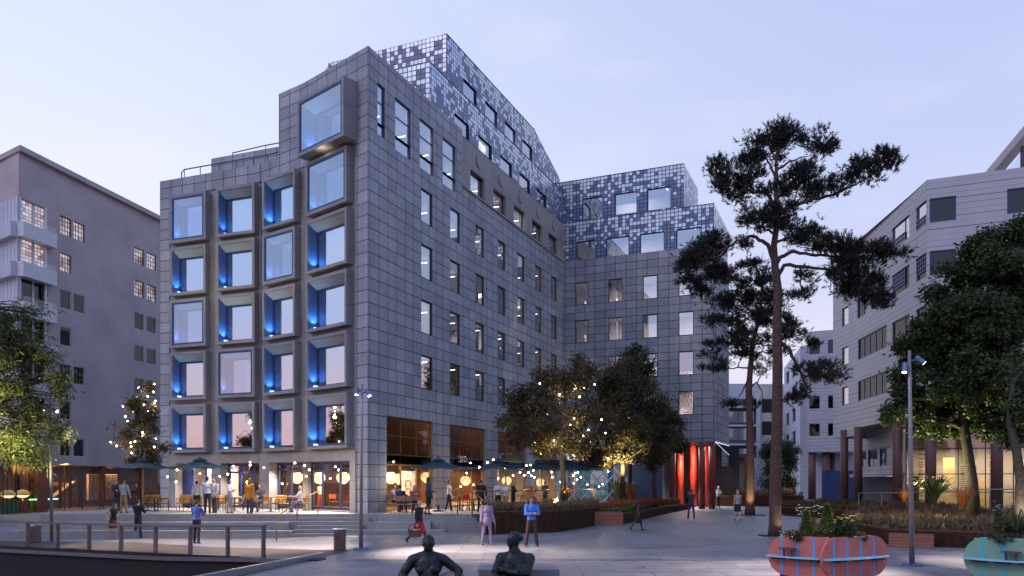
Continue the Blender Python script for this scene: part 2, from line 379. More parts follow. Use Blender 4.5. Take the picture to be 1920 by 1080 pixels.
def tag(o, label=None, cat=None, group=None, kind=None):
    for k, v in (('label', label), ('category', cat), ('group', group), ('kind', kind)):
        if v: o[k] = v
    return o
def empty(name, loc, label, cat, group=None, rz=0):
    o = bpy.data.objects.new(name, None); COL.objects.link(o); o.location = loc; o.rotation_euler.z = rz; o.empty_display_size = .3
    return tag(o, label, cat, group)
def struct(mb, name, mats, smooth=False): return tag(mb.build(name, mats, smooth=smooth), kind='structure')
def copy_thing(root, loc, rz, label, group=None):
    def cp(o, par):
        c = o.copy(); COL.objects.link(c)
        if par: c.parent = par
        for ch in o.children: cp(ch, c)
        return c
    c = cp(root, None); c.location = loc; c.rotation_euler.z = rz; c['label'] = label
    if group: c['group'] = group
    return c
def lamp(name, kind, loc, power, col, parent=None, size=.1, target=None, spot=90, blend=.5):
    d = bpy.data.lights.new(name, kind); d.energy = power; d.color = col
    if kind == 'AREA': d.size = size
    else: d.shadow_soft_size = size
    if kind == 'SPOT': d.spot_size = R(spot); d.spot_blend = blend
    o = bpy.data.objects.new(name, d); COL.objects.link(o)
    if parent is not None: o.parent = parent; o.location = Vector(loc)-wloc(parent)
    else: o.location = loc
    if target is not None: o.rotation_euler = (Vector(target)-Vector(loc)).to_track_quat('-Z', 'Y').to_euler()
    return o
# ------------------------------------------------------------------ where things stand
TZ = .80            # café terrace level
def sm(a, b, x):
    t = min(1, max(0, (x-a)/(b-a))); return t
def zg(x, y): return -.25*sm(-3, -12, x)+.30*sm(35, 65, y)
def G(px, py, z=None):
    """point of the ground (or of the level z) seen at photo pixel px, py"""
    zz = 0.0 if z is None else z
    for _ in range(8):
        d = FP*(EYE-zz)/(py-HY); x = (px-960)/FP*d
        if z is not None: break
        zz = zg(x, d)
    return Vector((x, d, zz))
def P(px, py, d): return Vector(((px-960)/FP*d, d, EYE+(HY-py)/FP*d))
U = Vector((.3944, .9189, 0)); VV = Vector((.9189, -.3944, 0))     # street line and its perpendicular
CORNER = Vector((-7.09, 39.5, 0))
class Fac:
    """a facade plane: s along it, z up, t outward"""
    def __init__(s, o, u, n): s.o = Vector(o); s.u = Vector(u).normalized(); s.n = Vector(n).normalized()
    def p(s, a, z, t=0): q = s.o+s.u*a+s.n*t; return Vector((q.x, q.y, z))
    def s_at(s, px, t=0):
        o = s.o+s.n*t; k = (px-960)/FP; return (k*o.y-o.x)/(s.u.x-k*s.u.y)
    def quad(s, mb, a0, a1, z0, z1, t=0, m=0, uo=(0, 0)):
        pts = [s.p(a0, z0, t), s.p(a1, z0, t), s.p(a1, z1, t), s.p(a0, z1, t)]
        uv = [(a0-uo[0], z0-uo[1]), (a1-uo[0], z0-uo[1]), (a1-uo[0], z1-uo[1]), (a0-uo[0], z1-uo[1])]
        if s.u.cross(Vector((0, 0, 1))).dot(s.n) < 0: pts.reverse(); uv.reverse()
        mb.face(pts, m, uv)
    def wall(s, mb, a0, a1, z0, z1, holes, t=0, depth=.3, m=0, mr=None, uo=(0, 0), top=None):
        """wall sheet with real openings and their reveals"""
        mr = m if mr is None else mr
        H = [(max(h[0], a0), min(h[1], a1), max(h[2], z0), min(h[3], z1)) for h in holes]
        A = sorted({round(x, 4) for x in [a0, a1]+[q for h in H for q in h[:2]]})
        Z = sorted({round(x, 4) for x in [z0, z1]+[q for h in H for q in h[2:]]})
        for j in range(len(Z)-1):
            run = None
            for i in range(len(A)-1):
                ca, cz = (A[i]+A[i+1])/2, (Z[j]+Z[j+1])/2
                hole = any(h[0] < ca < h[1] and h[2] < cz < h[3] for h in H)
                if not hole and run is None: run = A[i]
                if hole and run is not None: s.quad(mb, run, A[i], Z[j], Z[j+1], t, m, uo); run = None
            if run is not None: s.quad(mb, run, A[-1], Z[j], Z[j+1], t, m, uo)
        for h in H:
            b0, b1, y0, y1 = h; t1 = t-depth
            for e in (((b0, y0), (b0, y1)), ((b1, y1), (b1, y0)), ((b0, y1), (b1, y1)), ((b1, y0), (b0, y0))):
                (pa, za), (pb, zb) = e
                mb.face([s.p(pa, za, t), s.p(pb, zb, t), s.p(pb, zb, t1), s.p(pa, za, t1)], mr)
    def box(s, mb, a0, a1, z0, z1, t0, t1, m=0):
        o = s.p(a0, z0, t0); mb.obox(o, s.u*(a1-a0), s.n*(t1-t0), (0, 0, z1-z0), m)
    def frame(s, mb, a0, a1, z0, z1, t0, t1, w, m=0, wb=None):
        wb = wb or w
        s.box(mb, a0, a0+w, z0, z1, t0, t1, m); s.box(mb, a1-w, a1, z0, z1, t0, t1, m)
        s.box(mb, a0+w, a1-w, z0, z0+wb, t0, t1, m); s.box(mb, a0+w, a1-w, z1-w, z1, t0, t1, m)
    def window(s, root, a0, a1, z0, z1, t, gm='office glass', fm='dark metal', w=.06, bars=(), cross=(), name='window', org=None):
        """frame (the window) with its pane; bars = fractions along s, cross = fractions up"""
        mb = MB(); s.frame(mb, a0, a1, z0, z1, t-.05, t+.04, w)
        for f in bars: a = a0+(a1-a0)*f; s.box(mb, a-w*.4, a+w*.4, z0+w, z1-w, t-.045, t+.035)
        for f in cross: z = z0+(z1-z0)*f; s.box(mb, a0+w, a1-w, z-w*.4, z+w*.4, t-.04, t+.03)
        og = s.p((a0+a1)/2, z0, t)
        o = mb.build(name, fm, root, og)
        pb = MB(); s.quad(pb, a0+w*.7, a1-w*.7, z0+w*.7, z1-w*.7, t)
        pb.build('pane', gm, o, og)
        return o
# ================================================================== GROUND
KA = Vector((-5.62, 28.2)); KB = Vector((-7.2, 21.3)); kd = (KA-KB).normalized(); K = Vector((-6.2, 24.97))
def sheet(poly, dz, name, m, cut=None):
    bm = bmesh.new()
    bm.faces.new([bm.verts.new((x, y, 0)) for x, y in poly])
    def bis(co, no): bmesh.ops.bisect_plane(bm, geom=bm.verts[:]+bm.edges[:]+bm.faces[:], plane_co=co, plane_no=no)
    for x in (-12, -3): bis((x, 0, 0), (1, 0, 0))
    for y in (35, 65): bis((0, y, 0), (0, 1, 0))
    if cut:
        bis((K.x, K.y, 0), (kd.y, -kd.x, 0)); bis((K.x, K.y, 0), (.3944, .9189, 0))
        dead = []
        for f in bm.faces:
            c = f.calc_center_median()
            if (c.x-K.x)*kd.y-(c.y-K.y)*kd.x < 0 and (c.x-K.x)*.3944+(c.y-K.y)*.9189 < 0: dead.append(f)
        bmesh.ops.delete(bm, geom=dead, context='FACES')
    for v in bm.verts: v.co.z = zg(v.co.x, v.co.y)+dz
    bmesh.ops.recalc_face_normals(bm, faces=bm.faces)
    if sum(f.normal.z for f in bm.faces) < 0: bmesh.ops.reverse_faces(bm, faces=bm.faces)
    me = bpy.data.meshes.new(name); bm.to_mesh(me); bm.free(); me.materials.append(M[m])
    o = bpy.data.objects.new(name, me); COL.objects.link(o); return tag(o, kind='structure')
sheet([(-120, -20), (120, -20), (120, 110), (-120, 110)], 0, 'plaza_paving', 'granite paving', True)
mb = MB(); mb.face([(-900, 110, .29), (900, 110, .29), (900, 1600, .29), (-900, 1600, .29)])
for sx in (-1, 1): mb.face([(sx*120, -300, -.3 if sx < 0 else 0), (sx*900, -300, 0), (sx*900, 110, .29), (sx*120, 110, .05 if sx < 0 else .29)][::sx])
mb.face([(-900, -300, -.01), (900, -300, -.01), (900, -20, -.01), (-900, -20, -.01)])
struct(mb, 'ground', 'asphalt')
dk = [(K.x, K.y), tuple(KA.xy), tuple(G(250, 1017).xy), tuple(G(-60, 1013.5).xy), (K.x-.9189*22, K.y+.3944*22)]
sheet(dk, .004, 'deck_paving', 'wood deck')
mb = MB()      # basin below the deck
far = K-Vector((.9189, -.3944))*60; near = K-kd*60
for a, b in ((far, K), (K, near)): mb.face([(a.x, a.y, -2.6), (b.x, b.y, -2.6), (b.x, b.y, -.004+zg(b.x, b.y)), (a.x, a.y, zg(a.x, a.y)-.004)])
struct(mb, 'quay_wall', 'quay wall')
mb = MB(); mb.face([(far.x, far.y, -1.9), (near.x-60, near.y-20, -1.9), (near.x, near.y, -1.9), (K.x, K.y, -1.9)]); struct(mb, 'basin_water', 'water')
mb = MB(); n2 = Vector((.3944, .9189, 0)); v2 = Vector((.9189, -.3944, 0))
k3 = Vector((K.x, K.y, zg(K.x, K.y)-.09))
for i in range(24):
    a = k3-v2*(i*1.0); b = k3-v2*((i+1)*1.0); a.z = zg(a.x, a.y)-.09; b.z = zg(b.x, b.y)-.09
    mb.obox(a-n2*.10, b-a, n2*.28, (0, 0, .13))
struct(mb, 'quay_coping', 'grey metal')
mb = MB(); kk = Vector((kd.x, kd.y, 0)); kn = Vector((-kd.y, kd.x, 0))
a = k3+kk*.9; mb.obox((a.x, a.y, a.z), -kk*14, kn*.16, (0, 0, .26))
struct(mb, 'basin_kerb', 'steel')
mb = MB(); a = Vector((K.x, K.y, .0))+kk*.2; mb.obox((a.x+.02, a.y, zg(a.x, a.y)-.02), kk*-.55, kn*-.34, (0, 0, .06)); tag(mb.build('mooring_plate', 'dark metal', origin=a), 'flat dark metal plate on the paving at the edge of the sunken basin', 'metal plate')
# terrace
TP = [(-23, 38.2), (-1.9, 38.2), (5.8, 50), (8.2, 56), (8.2, 66), (-6, 80), (-19, 54), (-21.6, 48), (-22.6, 41)]
mb = MB(); mb.prism(TP, -.3, TZ, 0, bottom=False); struct(mb, 'terrace', 'step stone')
mb = MB()
def tier(x0, x1, y0, y1, z): mb.box(x0, x1, y0, y1, -.3, z)
for k in range(2): tier(-23+.0*k, -10.4+.35*k, 38.2-.8*(k+1), 38.2-.8*k, TZ-.35*(k+1))
struct(mb, 'seating_steps', 'step stone')
mb = MB()
for k in range(1, 6): mb.box(-10.4 if k < 3 else -10.05, -6.75 if k < 3 else -6.95, 38.2-.32*k, 38.2-.32*(k-1), -.3, TZ-.165*k)
for k in range(1, 6): mb.box(-4.2+.42*k, -1.9+.22*k, 38.2-.32*k, 38.2-.32*(k-1), -.3, TZ-.165*k)
struct(mb, 'stairs', 'step stone')
mb = MB()
for k in range(2): tier(-6.75-.2*k, -3.8+.75*k, 38.2-.8*(k+1), 38.2-.8*k, TZ-.35*(k+1)+.03*k)
struct(mb, 'corner_seating_steps', 'step stone')
# ================================================================== THE STONE OFFICE BUILDING
B = empty('office_building', (CORNER.x, CORNER.y, TZ), 'large grey stone office building with deep blue lit box windows and stepped tiled upper storeys', 'building')
ST, CP, PC, BX = 0, 1, 2, 3
BM = ['facade stone', 'concrete panel', 'plain concrete', 'box concrete', 'soffit']
street = Fac(CORNER, U, VV); wing0 = CORNER+U*28.9; wing = Fac(wing0, VV, -U)
wend = wing0+VV*12.15; wside = Fac(wend, U, VV)
Q0 = Vector((-21.05, 48.0, 0)); d1 = Vector((.9336, -.3584, 0)); Q1 = Q0+d1*3.865; Q2 = Q0+d1*7.31
Q3 = Vector((-11.23, 43.2, 0))
def seg(a, b): u = (b-a).normalized(); return Fac(a, u, (u.y, -u.x, 0)), (b-a).length
SA, LA = seg(Q0, Q1); SB, LB = seg(Q1, Q2); SC, LC = seg(Q2, Q3); SD, LD = seg(Q3, CORNER)
FH = 3.08
WR = [7.51+FH*k for k in range(4)]
regular = [5.27+3.43*k for k in range(7)]
holes = [(s, s+1.28, z, z+1.85) for z in WR for s in regular]
tall = [(.86, 1.56, 19.8, 22.4), (2.54, 4.12, 19.65, 22.4), (5.1, 6.67, 19.65, 22.4), (7.77, 9.39, 19.65, 22.4)]
bays = [(1.72, 6.7), (8.63, 13.65), (15.65, 20.65), (22.6, 27.4)]
UO = (5.27, 7.51)
mb = MB()
sh = holes+[(a, b, TZ, 5.74) for a, b in bays]
street.wall(mb, 0, 28.9, TZ, 20.4, [h for h in sh]+[(h[0], h[1], h[2], 20.4) for h in tall], depth=.34, m=ST, mr=PC, uo=UO)
street.wall(mb, 0, 10.3, 20.4, 23.8, [(h[0], h[1], 20.4, h[3]) for h in tall], depth=.34, m=ST, mr=PC, uo=UO)
street.quad(mb, 0, 10.3, 23.8, 23.82, 0, ST)
# the smooth band with its deep windows
strip = [(11.45+3.45*k, 13.5+3.45*k, 20.52, 21.85) for k in range(5)]
street.wall(mb, 10.3, 28.9, 20.4, 23.5, strip, t=-.02, depth=.5, m=CP, mr=PC, uo=(11.0, 20.4))
street.box(mb, 10.3, 28.9, 20.32, 20.42, -.3, .10, PC)
for k in range(5):      # shallow round discs
    a = 11.45+1.02+3.45*k; c = street.p(a+.2, 22.72, 0); pts = []
    for j in range(24):
        t = 2*math.pi*j/24; pts.append(c+U*(.42*math.cos(t))+Vector((0, 0, .42*math.sin(t)))+VV*.05)
    n = len(pts); mb.face(pts, CP)
    for j in range(n): q0, q1 = pts[j], pts[(j+1) % n]; mb.face([q0, q0-VV*.08, q1-VV*.08, q1], PC)
# wing
ww = [.92+2.82*k for k in range(4)]
wh = [(s, s+1.17, z, z+1.85) for z in WR for s in ww]
wing.wall(mb, 0, 8.2, TZ-.5, 20.4, [h for h in wh if h[1] < 8.2], depth=.30, m=ST, mr=PC, uo=(.92, 7.51))
wing.wall(mb, 8.2, 12.15, 5.4, 20.4, [h for h in wh if h[0] > 8.2], depth=.30, m=ST, mr=PC, uo=(.92, 7.51))
wside.wall(mb, 0, 7.45, 5.4, 20.4, [], m=ST, uo=UO)
wside.wall(mb, 3.6, 7.45, 3.6, 5.4, [], m=ST, uo=UO)
mb.face([wing.p(8.2, 5.4), wing.p(8.2, 5.4, -7.45), wing.p(12.15, 5.4, -7.45), wing.p(12.15, 5.4)], PC)
# bent front: piers, parapets, the field behind the boxes
RZ = [4.05+FH*k for k in range(5)]; BH = 2.80
front = []
def bays_of(F, L, a0, a1, types): front.append((F, L, a0, a1, types))
bays_of(SA, LA, 1.07, 3.72, 'CoCoo'); bays_of(SB, LB, .62, 3.30, 'oooCo'); bays_of(SC, LC, .62, 3.42, 'oCooo'); bays_of(SD, LD, .72, 4.28, 'Coooo')
# rows are listed from the top down
for F, L, a0, a1, ty in front:
    hs = [(a0+.12, a1-.12, z+.12, z+BH-.12) for z in RZ]
    st = ST
    if F is SA: F.wall(mb, 0, .72, TZ, 20.3, [], m=ST, uo=(0, 7.51)); x0, x1 = .72, L
    elif F is SD: F.wall(mb, 4.62, L, TZ, 23.8, [], m=ST, uo=(L, 7.51)); x0, x1 = 0, 4.62
    else: x0, x1 = 0, L
    F.wall(mb, x0, x1, 3.95, 19.3, hs, t=-.06, depth=.3, m=BX)
    if F is SC:
        F.wall(mb, 0, 1.63, 19.3, 20.3, [], m=ST, uo=(0, 7.51)); F.wall(mb, 1.63, L, 19.3, 23.8, [], m=ST, uo=(0, 7.51))
    elif F is SD: F.wall(mb, 0, 4.62, 19.3, 23.8, [(.9, 4.4, 19.5, 22.1)], m=ST, uo=(L, 7.51), depth=.3, mr=BX)
    else: F.wall(mb, x0, x1, 19.3, 20.3, [], m=ST, uo=(0, 7.51))
# tower return, roofs, rear
tw = Fac(SC.p(1.63, 0), -SC.n, -SC.u); tw.wall(mb, 0, 14, 19.3, 23.8, [], m=ST, uo=(0, 7.51))
lw = Fac(Q0, -SA.n, -SA.u); lw.wall(mb, 0, 46, TZ, 20.3, [], m=ST, uo=(0, 7.51))
def poly(mb, pts, z, m): mb.face([(p.x, p.y, z) for p in pts], m)
poly(mb, [Q0, Q1, Q2, SC.p(1.63, 0), SC.p(1.63, 0, -14), Q0-SA.n*14], 19.9, PC)
poly(mb, [SC.p(1.63, 0), Q3, CORNER, street.p(10.3, 0), street.p(10.3, 0, -10), SC.p(1.63, 0, -14)], 23.3, PC)
poly(mb, [street.p(10.3, 0), wing0, wing0-VV*14, street.p(10.3, 0, -14)], 23.5, PC)
# parapet thickness
for F, a, b, z in ((SA, 0, LA, 20.3), (SB, 0, LB, 20.3), (SC, 0, 1.63, 20.3), (SC, 1.63, LC, 23.8), (SD, 0, LD-.42, 23.8), (street, .40, 10.3, 23.8)):
    F.box(mb, a, b, z-.55, z, -.36, -.002, ST)
# set-back storey on the left
sb = Fac(Q1-SA.n*4.6+SA.u*-4.1, SA.u, SA.n)
sh2 = [(1.6, 4.0, 20.5, 21.95), (5.2, 8.2, 20.5, 21.95)]
sb.wall(mb, 0, 10.5, 19.9, 23.4, sh2, m=ST, mr=PC, depth=.3, uo=(0, 7.51)); sbl = Fac(sb.o, -sb.n, -sb.u); sbl.wall(mb, 0, 10, 19.9, 23.4, [], m=ST)
sb.box(mb, 0, 10.5, 22.9, 23.42, -10, -.003, ST)
# ground floor of the bent front
gf = [(SA, SA.s_at(330), SA.s_at(397)), (SB, SB.s_at(415), SB.s_at(487)), (SC, SC.s_at(506), LC), (SD, 0, SD.s_at(657))]
for F, L in ((SA, LA), (SB, LB), (SC, LC), (SD, 4.62)):
    hs = [(a, b, TZ, 3.42) for f, a, b in gf if f is F]
    F.wall(mb, .72 if F is SA else 0, L, TZ, 3.95, hs, t=.05, depth=.75, m=CP, mr=PC, uo=(0, 3.95-1.54))
poly(mb, [SA.p(0, 0, -.05), SB.p(0, 0, -.05), SC.p(0, 0, -.05), SD.p(0, 0, -.05), SD.p(4.62, 0, -.05)][::-1]+[SA.p(0, 0, .05), SB.p(0, 0, .05), SC.p(0, 0, .05), SD.p(0, 0, .05), SD.p(4.62, 0, .05)], 3.955, PC)
wallobj = mb.build('wall', BM, B, (CORNER.x, CORNER.y, TZ))
ORG = (CORNER.x, CORNER.y, TZ)
mat('dark red column', (.20, .03, .018), .5)
# ---- tiled storeys
def tile_block(name, F, a0, prof, zb, holes, back, left=True, right=None, zt=None):
    """prof: (s, ztop) points along the facade; returns nothing"""
    mb = MB(); zt0 = prof[0][1]
    for i in range(len(prof)-1):
        (s0, h0), (s1, h1) = prof[i], prof[i+1]
        if abs(h0-h1) < .01: F.wall(mb, s0, s1, zb, h0, [h for h in holes if h[0] >= s0-.01 and h[1] <= s1+.01], depth=.45, m=0, mr=1, uo=(0, zt0))
        else:
            mb.face([F.p(s0, zb), F.p(s1, zb), F.p(s1, h1), F.p(s0, h0)], 0, [(s0, zb-zt0), (s1, zb-zt0), (s1, h1-zt0), (s0, h0-zt0)])
        mb.face([F.p(s0, h0), F.p(s1, h1), F.p(s1, h1, -back), F.p(s0, h0, -back)], 2)
        F.box(mb, s0, s1, h0-.02, h0+.03, -.25, .03, 1) if abs(h0-h1) < .01 else None
    if left:
        q = Fac(F.p(prof[0][0], 0), -F.n, -F.u); q.wall(mb, 0, back, zb, prof[0][1], [], m=0, uo=(0, zt0))
    if right:
        s1, h1 = prof[-1]; q = Fac(F.p(s1, 0), -F.n, F.u); q.wall(mb, 0, back, zb, h1, [], m=0, uo=(0, zt0))
    return mb.build(name, ['ceramic tiles', 'navy metal', 'roofing'], B, ORG)
FA = Fac(CORNER-VV*.6, U, VV); FB = Fac(CORNER-VV*2.1, U, VV)
wA = [(10.4+3.45*k, 12.45+3.45*k, 23.55, 25.05) for k in range(5)]
wB = [(14.6+3.45*k, 16.65+3.45*k, 27.9, 29.4) for k in range(4)]
tile_block('tile_storey', FA, 7.32, [(7.32, 26.65), (31.0, 26.65)], 23.2, wA, 8)
tile_block('tile_storey', FB, 12.2, [(12.2, 31.1), (27.6, 31.1), (33.7, 29.2)], 23.5, wB, 9)
# upper tile storey turns back towards the river
FBL = Fac(FB.p(12.2, 0, -9), (-VV*.8+U*.6), (-VV*.6-U*.8)); mb = MB(); FBL.wall(mb, 0, 6, 23.5, 31.1, [], uo=(0, 31.1)); mb.build('tile_storey', ['ceramic tiles'], B, ORG)
FW1 = Fac(wing0+U*.3, VV, -U); FW2 = Fac(wing0+U*1.3, VV, -U)
wW1 = [(.95, 2.55, 20.5, 22.05), (3.45, 5.35, 20.5, 22.05), (6.25, 8.2, 20.5, 22.05), (9.15, 11.1, 20.5, 22.05)]
wW2 = [(1.1, 2.85, 24.15, 25.9), (3.9, 5.75, 24.15, 25.9), (6.6, 8.5, 24.15, 25.9)]
tile_block('tile_storey', FW1, 0, [(-3, 23.7), (12.05, 23.7)], 20.4, wW1, 7.0, left=False, right=True)
tile_block('tile_storey', FW2, 0, [(-4, 27.5), (9.56, 27.5)], 23.6, wW2, 6.0, left=False, right=True)
# small tiled box on the river side
sq = Fac(sb.p(6.8, 0, -1.2), sb.u, sb.n); mb = MB(); sq.wall(mb, 0, 5, 23.4, 25.2, [], uo=(0, 25.2)); q = Fac(sq.o, -sq.n, -sq.u); q.wall(mb, 0, 5, 23.4, 25.2, [], uo=(0, 25.2)); mb.build('tile_storey', ['ceramic tiles'], B, ORG)
BLM = [mat('grey blind', (.40, .38, .38), .8), mat('cream blind', (.55, .48, .42), .8)]
# ---- windows
for a0, a1, z0, z1 in holes: street.window(B, a0, a1, z0, z1, -.10, fm='dark metal')
for a0, a1, z0, z1 in tall: street.window(B, a0, a1, z0, z1, -.11, fm='navy metal', cross=(.66,), w=.07)
for a0, a1, z0, z1 in strip: street.window(B, a0, a1, z0, z1, -.26, fm='dark metal')
for a0, a1, z0, z1 in wA: FA.window(B, a0, a1, z0, z1, -.12, fm='dark metal')
for a0, a1, z0, z1 in wB: FB.window(B, a0, a1, z0, z1, -.12, fm='dark metal')
for a0, a1, z0, z1 in wh: wing.window(B, a0, a1, z0, z1, -.10)
for a0, a1, z0, z1 in wW1: FW1.window(B, a0, a1, z0, z1, -.16, fm='navy metal')
for a0, a1, z0, z1 in wW2: FW2.window(B, a0, a1, z0, z1, -.16, fm='navy metal')
for a0, a1, z0, z1 in sh2: sb.window(B, a0, a1, z0, z1, -.25, gm='rear glass', fm='navy metal', bars=(.5,))
# roller blinds drawn part way down in some of the offices
rb_ = random.Random(12)
for o_ in [c for c in B.children if c.name.split('.')[0] == 'window']:
    if rb_.random() < .34:
        ps_ = o_.children[0]; vs_ = [Vector(v.co) for v in ps_.data.vertices]
        zt_, zb_ = max(v.z for v in vs_), min(v.z for v in vs_); a_ = min(vs_, key=lambda v: v.x); b_ = max(vs_, key=lambda v: v.x)
        og_ = wloc(o_); inn = Vector((b_.y-a_.y, a_.x-b_.x, 0)).normalized()
        inn = -inn if inn.dot(Vector((-og_.x*.0, -1, 0))) > 0 else inn
        h_ = (zt_-zb_)*rb_.choice((.2, .35, .5, .85)); mb = MB(); q0, q1 = og_+Vector((a_.x, a_.y, zt_))+inn*.08, og_+Vector((b_.x, b_.y, zt_))+inn*.08
        mb.face([q0, q1, q1-Vector((0, 0, h_)), q0-Vector((0, 0, h_))]); mb.build('blind', rb_.choice(BLM), o_, og_)
# ---- interior: ceilings, back walls, light strips
LV = [6.95+FH*k for k in range(5)]+[22.75]
foot = [SA.p(.1, 0, -.35), SB.p(0, 0, -.35), SC.p(0, 0, -.35), SD.p(0, 0, -.35), CORNER+(U-VV)*.4, wing0+(U-VV)*.4, wend+(U*.4-VV*.4), wend+U*7-VV*.4, wing0-VV*14+U*7, Q0+SA.u*.2-SA.n*20]
mb = MB()
for z in LV[:5]: mb.prism([(p.x, p.y) for p in foot], z, z+.28, 0)
mb.prism([(p.x, p.y) for p in [SC.p(2.0, 0, -.4), SD.p(0, 0, -.4)]+foot[4:6]+[foot[8], SC.p(2.0, 0, -12)]], 22.75, 23.0, 0)
for z in (26.3,): mb.prism([(q.x, q.y) for q in (FA.p(7.6, 0, -.45), FA.p(31, 0, -.45), FA.p(31, 0, -7.5), FA.p(7.6, 0, -7.5))], z, z+.25, 0)
mb.prism([(q.x, q.y) for q in (FB.p(12.6, 0, -.45), FB.p(32, 0, -.45), FB.p(32, 0, -8), FB.p(12.6, 0, -8))], 30.2, 30.4, 0)
mb.prism([(q.x, q.y) for q in (FW1.p(-3, 0, -.4), FW1.p(11.8, 0, -.4), FW1.p(11.8, 0, -6), FW1.p(-3, 0, -6))][::1], 23.2, 23.4, 0)
mb.prism([(q.x, q.y) for q in (FW2.p(-3, 0, -.4), FW2.p(9.3, 0, -.4), FW2.p(9.3, 0, -5.5), FW2.p(-3, 0, -5.5))][::1], 26.9, 27.1, 0)
mb.build('ceiling', 'interior grey', B, ORG)
mb = MB()
street.quad(mb, 5, 36, 6.95, 26.6, -6.0); FB.quad(mb, 12.6, 33, 26.6, 30.4, -5)
wing.quad(mb, -6, 12.0, 6.95, 23.3, -5.5); FW2.quad(mb, -6, 9.3, 23.5, 27, -4.5); wing.quad(mb, -9, -.3, TZ, 23.3, -.3)
core = [p-n*5.5 for p, n in ((Q0, SA.n), (Q1, SB.n), (Q2, (SB.n+SC.n).normalized()), (Q3, (SC.n+SD.n).normalized()), (CORNER+U*9-VV*1.2, VV))]
for i in range(4):
    a, b = core[i], core[i+1]; mb.face([(a.x, a.y, 4), (b.x, b.y, 4), (b.x, b.y, 23.3), (a.x, a.y, 23.3)])
mb.build('inner_wall', 'interior grey', B, ORG)
def light_strip(F, s, z, t0, t1, w=.075):
    mb = MB(); F.box(mb, s-w/2, s+w/2, z, z+.05, t1, t0); mb.build('light_strip', 'strip light', B, F.p(s, z, (t0+t1)/2))
for k, z in enumerate(WR):
    for j, s in enumerate(regular): light_strip(street, s+1.1+.25*((j*7+k*3) % 3), LV[k+1]-.32, -1.5, -3.6)
for j, s in enumerate((3.6, 6.3, 9.2)): light_strip(street, s+.4, 22.3, -1.5, -3.4)
for a0, a1, z0, z1 in strip: light_strip(street, a0+1.6, 22.4, -1.4, -3.2)
for j, z in enumerate(WR):
    for k, s in enumerate(ww): light_strip(wing, s+.75+.1*k, LV[j+1]-.32, -1.0, -2.5)
for a0, a1, z0, z1 in wW1: light_strip(FW1, a0+1.0, 22.7, -1.2, -2.6)
for a0, a1, z0, z1 in wW2: light_strip(FW2, a0+1.1, 26.5, -1.2, -2.6)
for k, z in enumerate(LV[1:5]):
    lamp('office_lamp', 'AREA', wing.p(4.2, z-.15, -2.4), 420, (1, .86, .84), B, 3.0, wing.p(4.2, 0, -2.6)); lamp('office_lamp', 'AREA', wing.p(9.5, z-.15, -2.4), 420, (1, .86, .86), B, 3.0, wing.p(9.5, 0, -2.6))
    lamp('office_lamp', 'AREA', street.p(9, z-.15, -2.6), 70, (.9, .88, 1), B, 3.0, street.p(9, 0, -2.8)); lamp('office_lamp', 'AREA', street.p(20, z-.15, -2.6), 150, (1, .72, .50), B, 3.0, street.p(20, 0, -2.8))
for F, s, z in ((FW1, 5, 23.1), (FW2, 4.5, 26.8), (FA, 18, 26.2), (FB, 20, 30.1), (street, 4, 22.6), (street, 18, 22.6)): lamp('office_lamp', 'AREA', F.p(s, z, -2.4), 330, (1, .90, .86), B, 3.0, F.p(s, 0, -2.5))
# ---- the box windows
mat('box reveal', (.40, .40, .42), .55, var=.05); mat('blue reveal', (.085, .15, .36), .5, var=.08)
def box_bay(F, a0, a1, z0, z1, closed, prot=.35, dep=.60, strength=1.0, w=.16):
    mb = MB(); og = F.p((a0+a1)/2, z0, prot)
    # outer frame, set off from the wall by a shadow gap
    F.box(mb, a0, a0+w, z0, z1, -.5, prot); F.box(mb, a1-w, a1, z0, z1, -.5, prot)
    F.box(mb, a0+w, a1-w, z0, z0+w, -.5, prot); F.box(mb, a0+w, a1-w, z1-w, z1, -.5, prot)
    bw = mb.build('box_window', 'box concrete', B, og)
    i0, i1, y0, y1 = a0+w, a1-w, z0+w, z1-w
    tb = prot-dep; k0, k1, j0, j1 = i0+.06, i1-.02, y0+.05, y1-.34
    mb = MB(); tf = prot-.10
    for (pa, za), (pb, zb), (qa, ya), (qb, yb) in (((i0, y0), (i0, y1), (k0, j0), (k0, j1)), ((i1, y1), (i1, y0), (k1, j1), (k1, j0)), ((i0, y1), (i1, y1), (k0, j1), (k1, j1)), ((i1, y0), (i0, y0), (k1, j0), (k0, j0))):
        mb.face([F.p(pa, za, tf), F.p(pb, zb, tf), F.p(qb, yb, tb), F.p(qa, ya, tb)])
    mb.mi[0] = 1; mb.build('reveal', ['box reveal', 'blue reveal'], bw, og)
    mb = MB(); F.frame(mb, k0, k1, j0, j1, tb-.05, tb+.05, .10); fr = mb.build('inner_frame', 'navy metal', bw, og)
    mb = MB(); F.quad(mb, k0+.1, k1-.1, j0+.1, j1-.1, tb); mb.build('pane', 'rear glass', bw, og)
    if closed:
        mb = MB(); F.frame(mb, i0, i1, y0, y1, prot-.09, prot-.015, .10); mb.build('front_frame', 'navy metal', bw, og)
        mb = MB(); F.quad(mb, i0+.08, i1-.08, y0+.08, y1-.08, prot-.05); mb.build('front_pane', 'box glass', bw, og)
    c = F.p(k0+.16, y0+.12, tb+.22)
    mb = MB(); F.box(mb, k0+.10, k0+.22, y0+.06, y0+.13, tb+.12, tb+.32); mb.build('uplight', 'blue lens', bw, og)
    lamp('uplight_wash', 'SPOT', c+Vector((0, 0, .12)), 58*strength, (.16, .55, 1.0), bw, .05, F.p(k0-.06, y1-.5, tb+.42), 110, 1.0)
    return bw
br = random.Random(3)
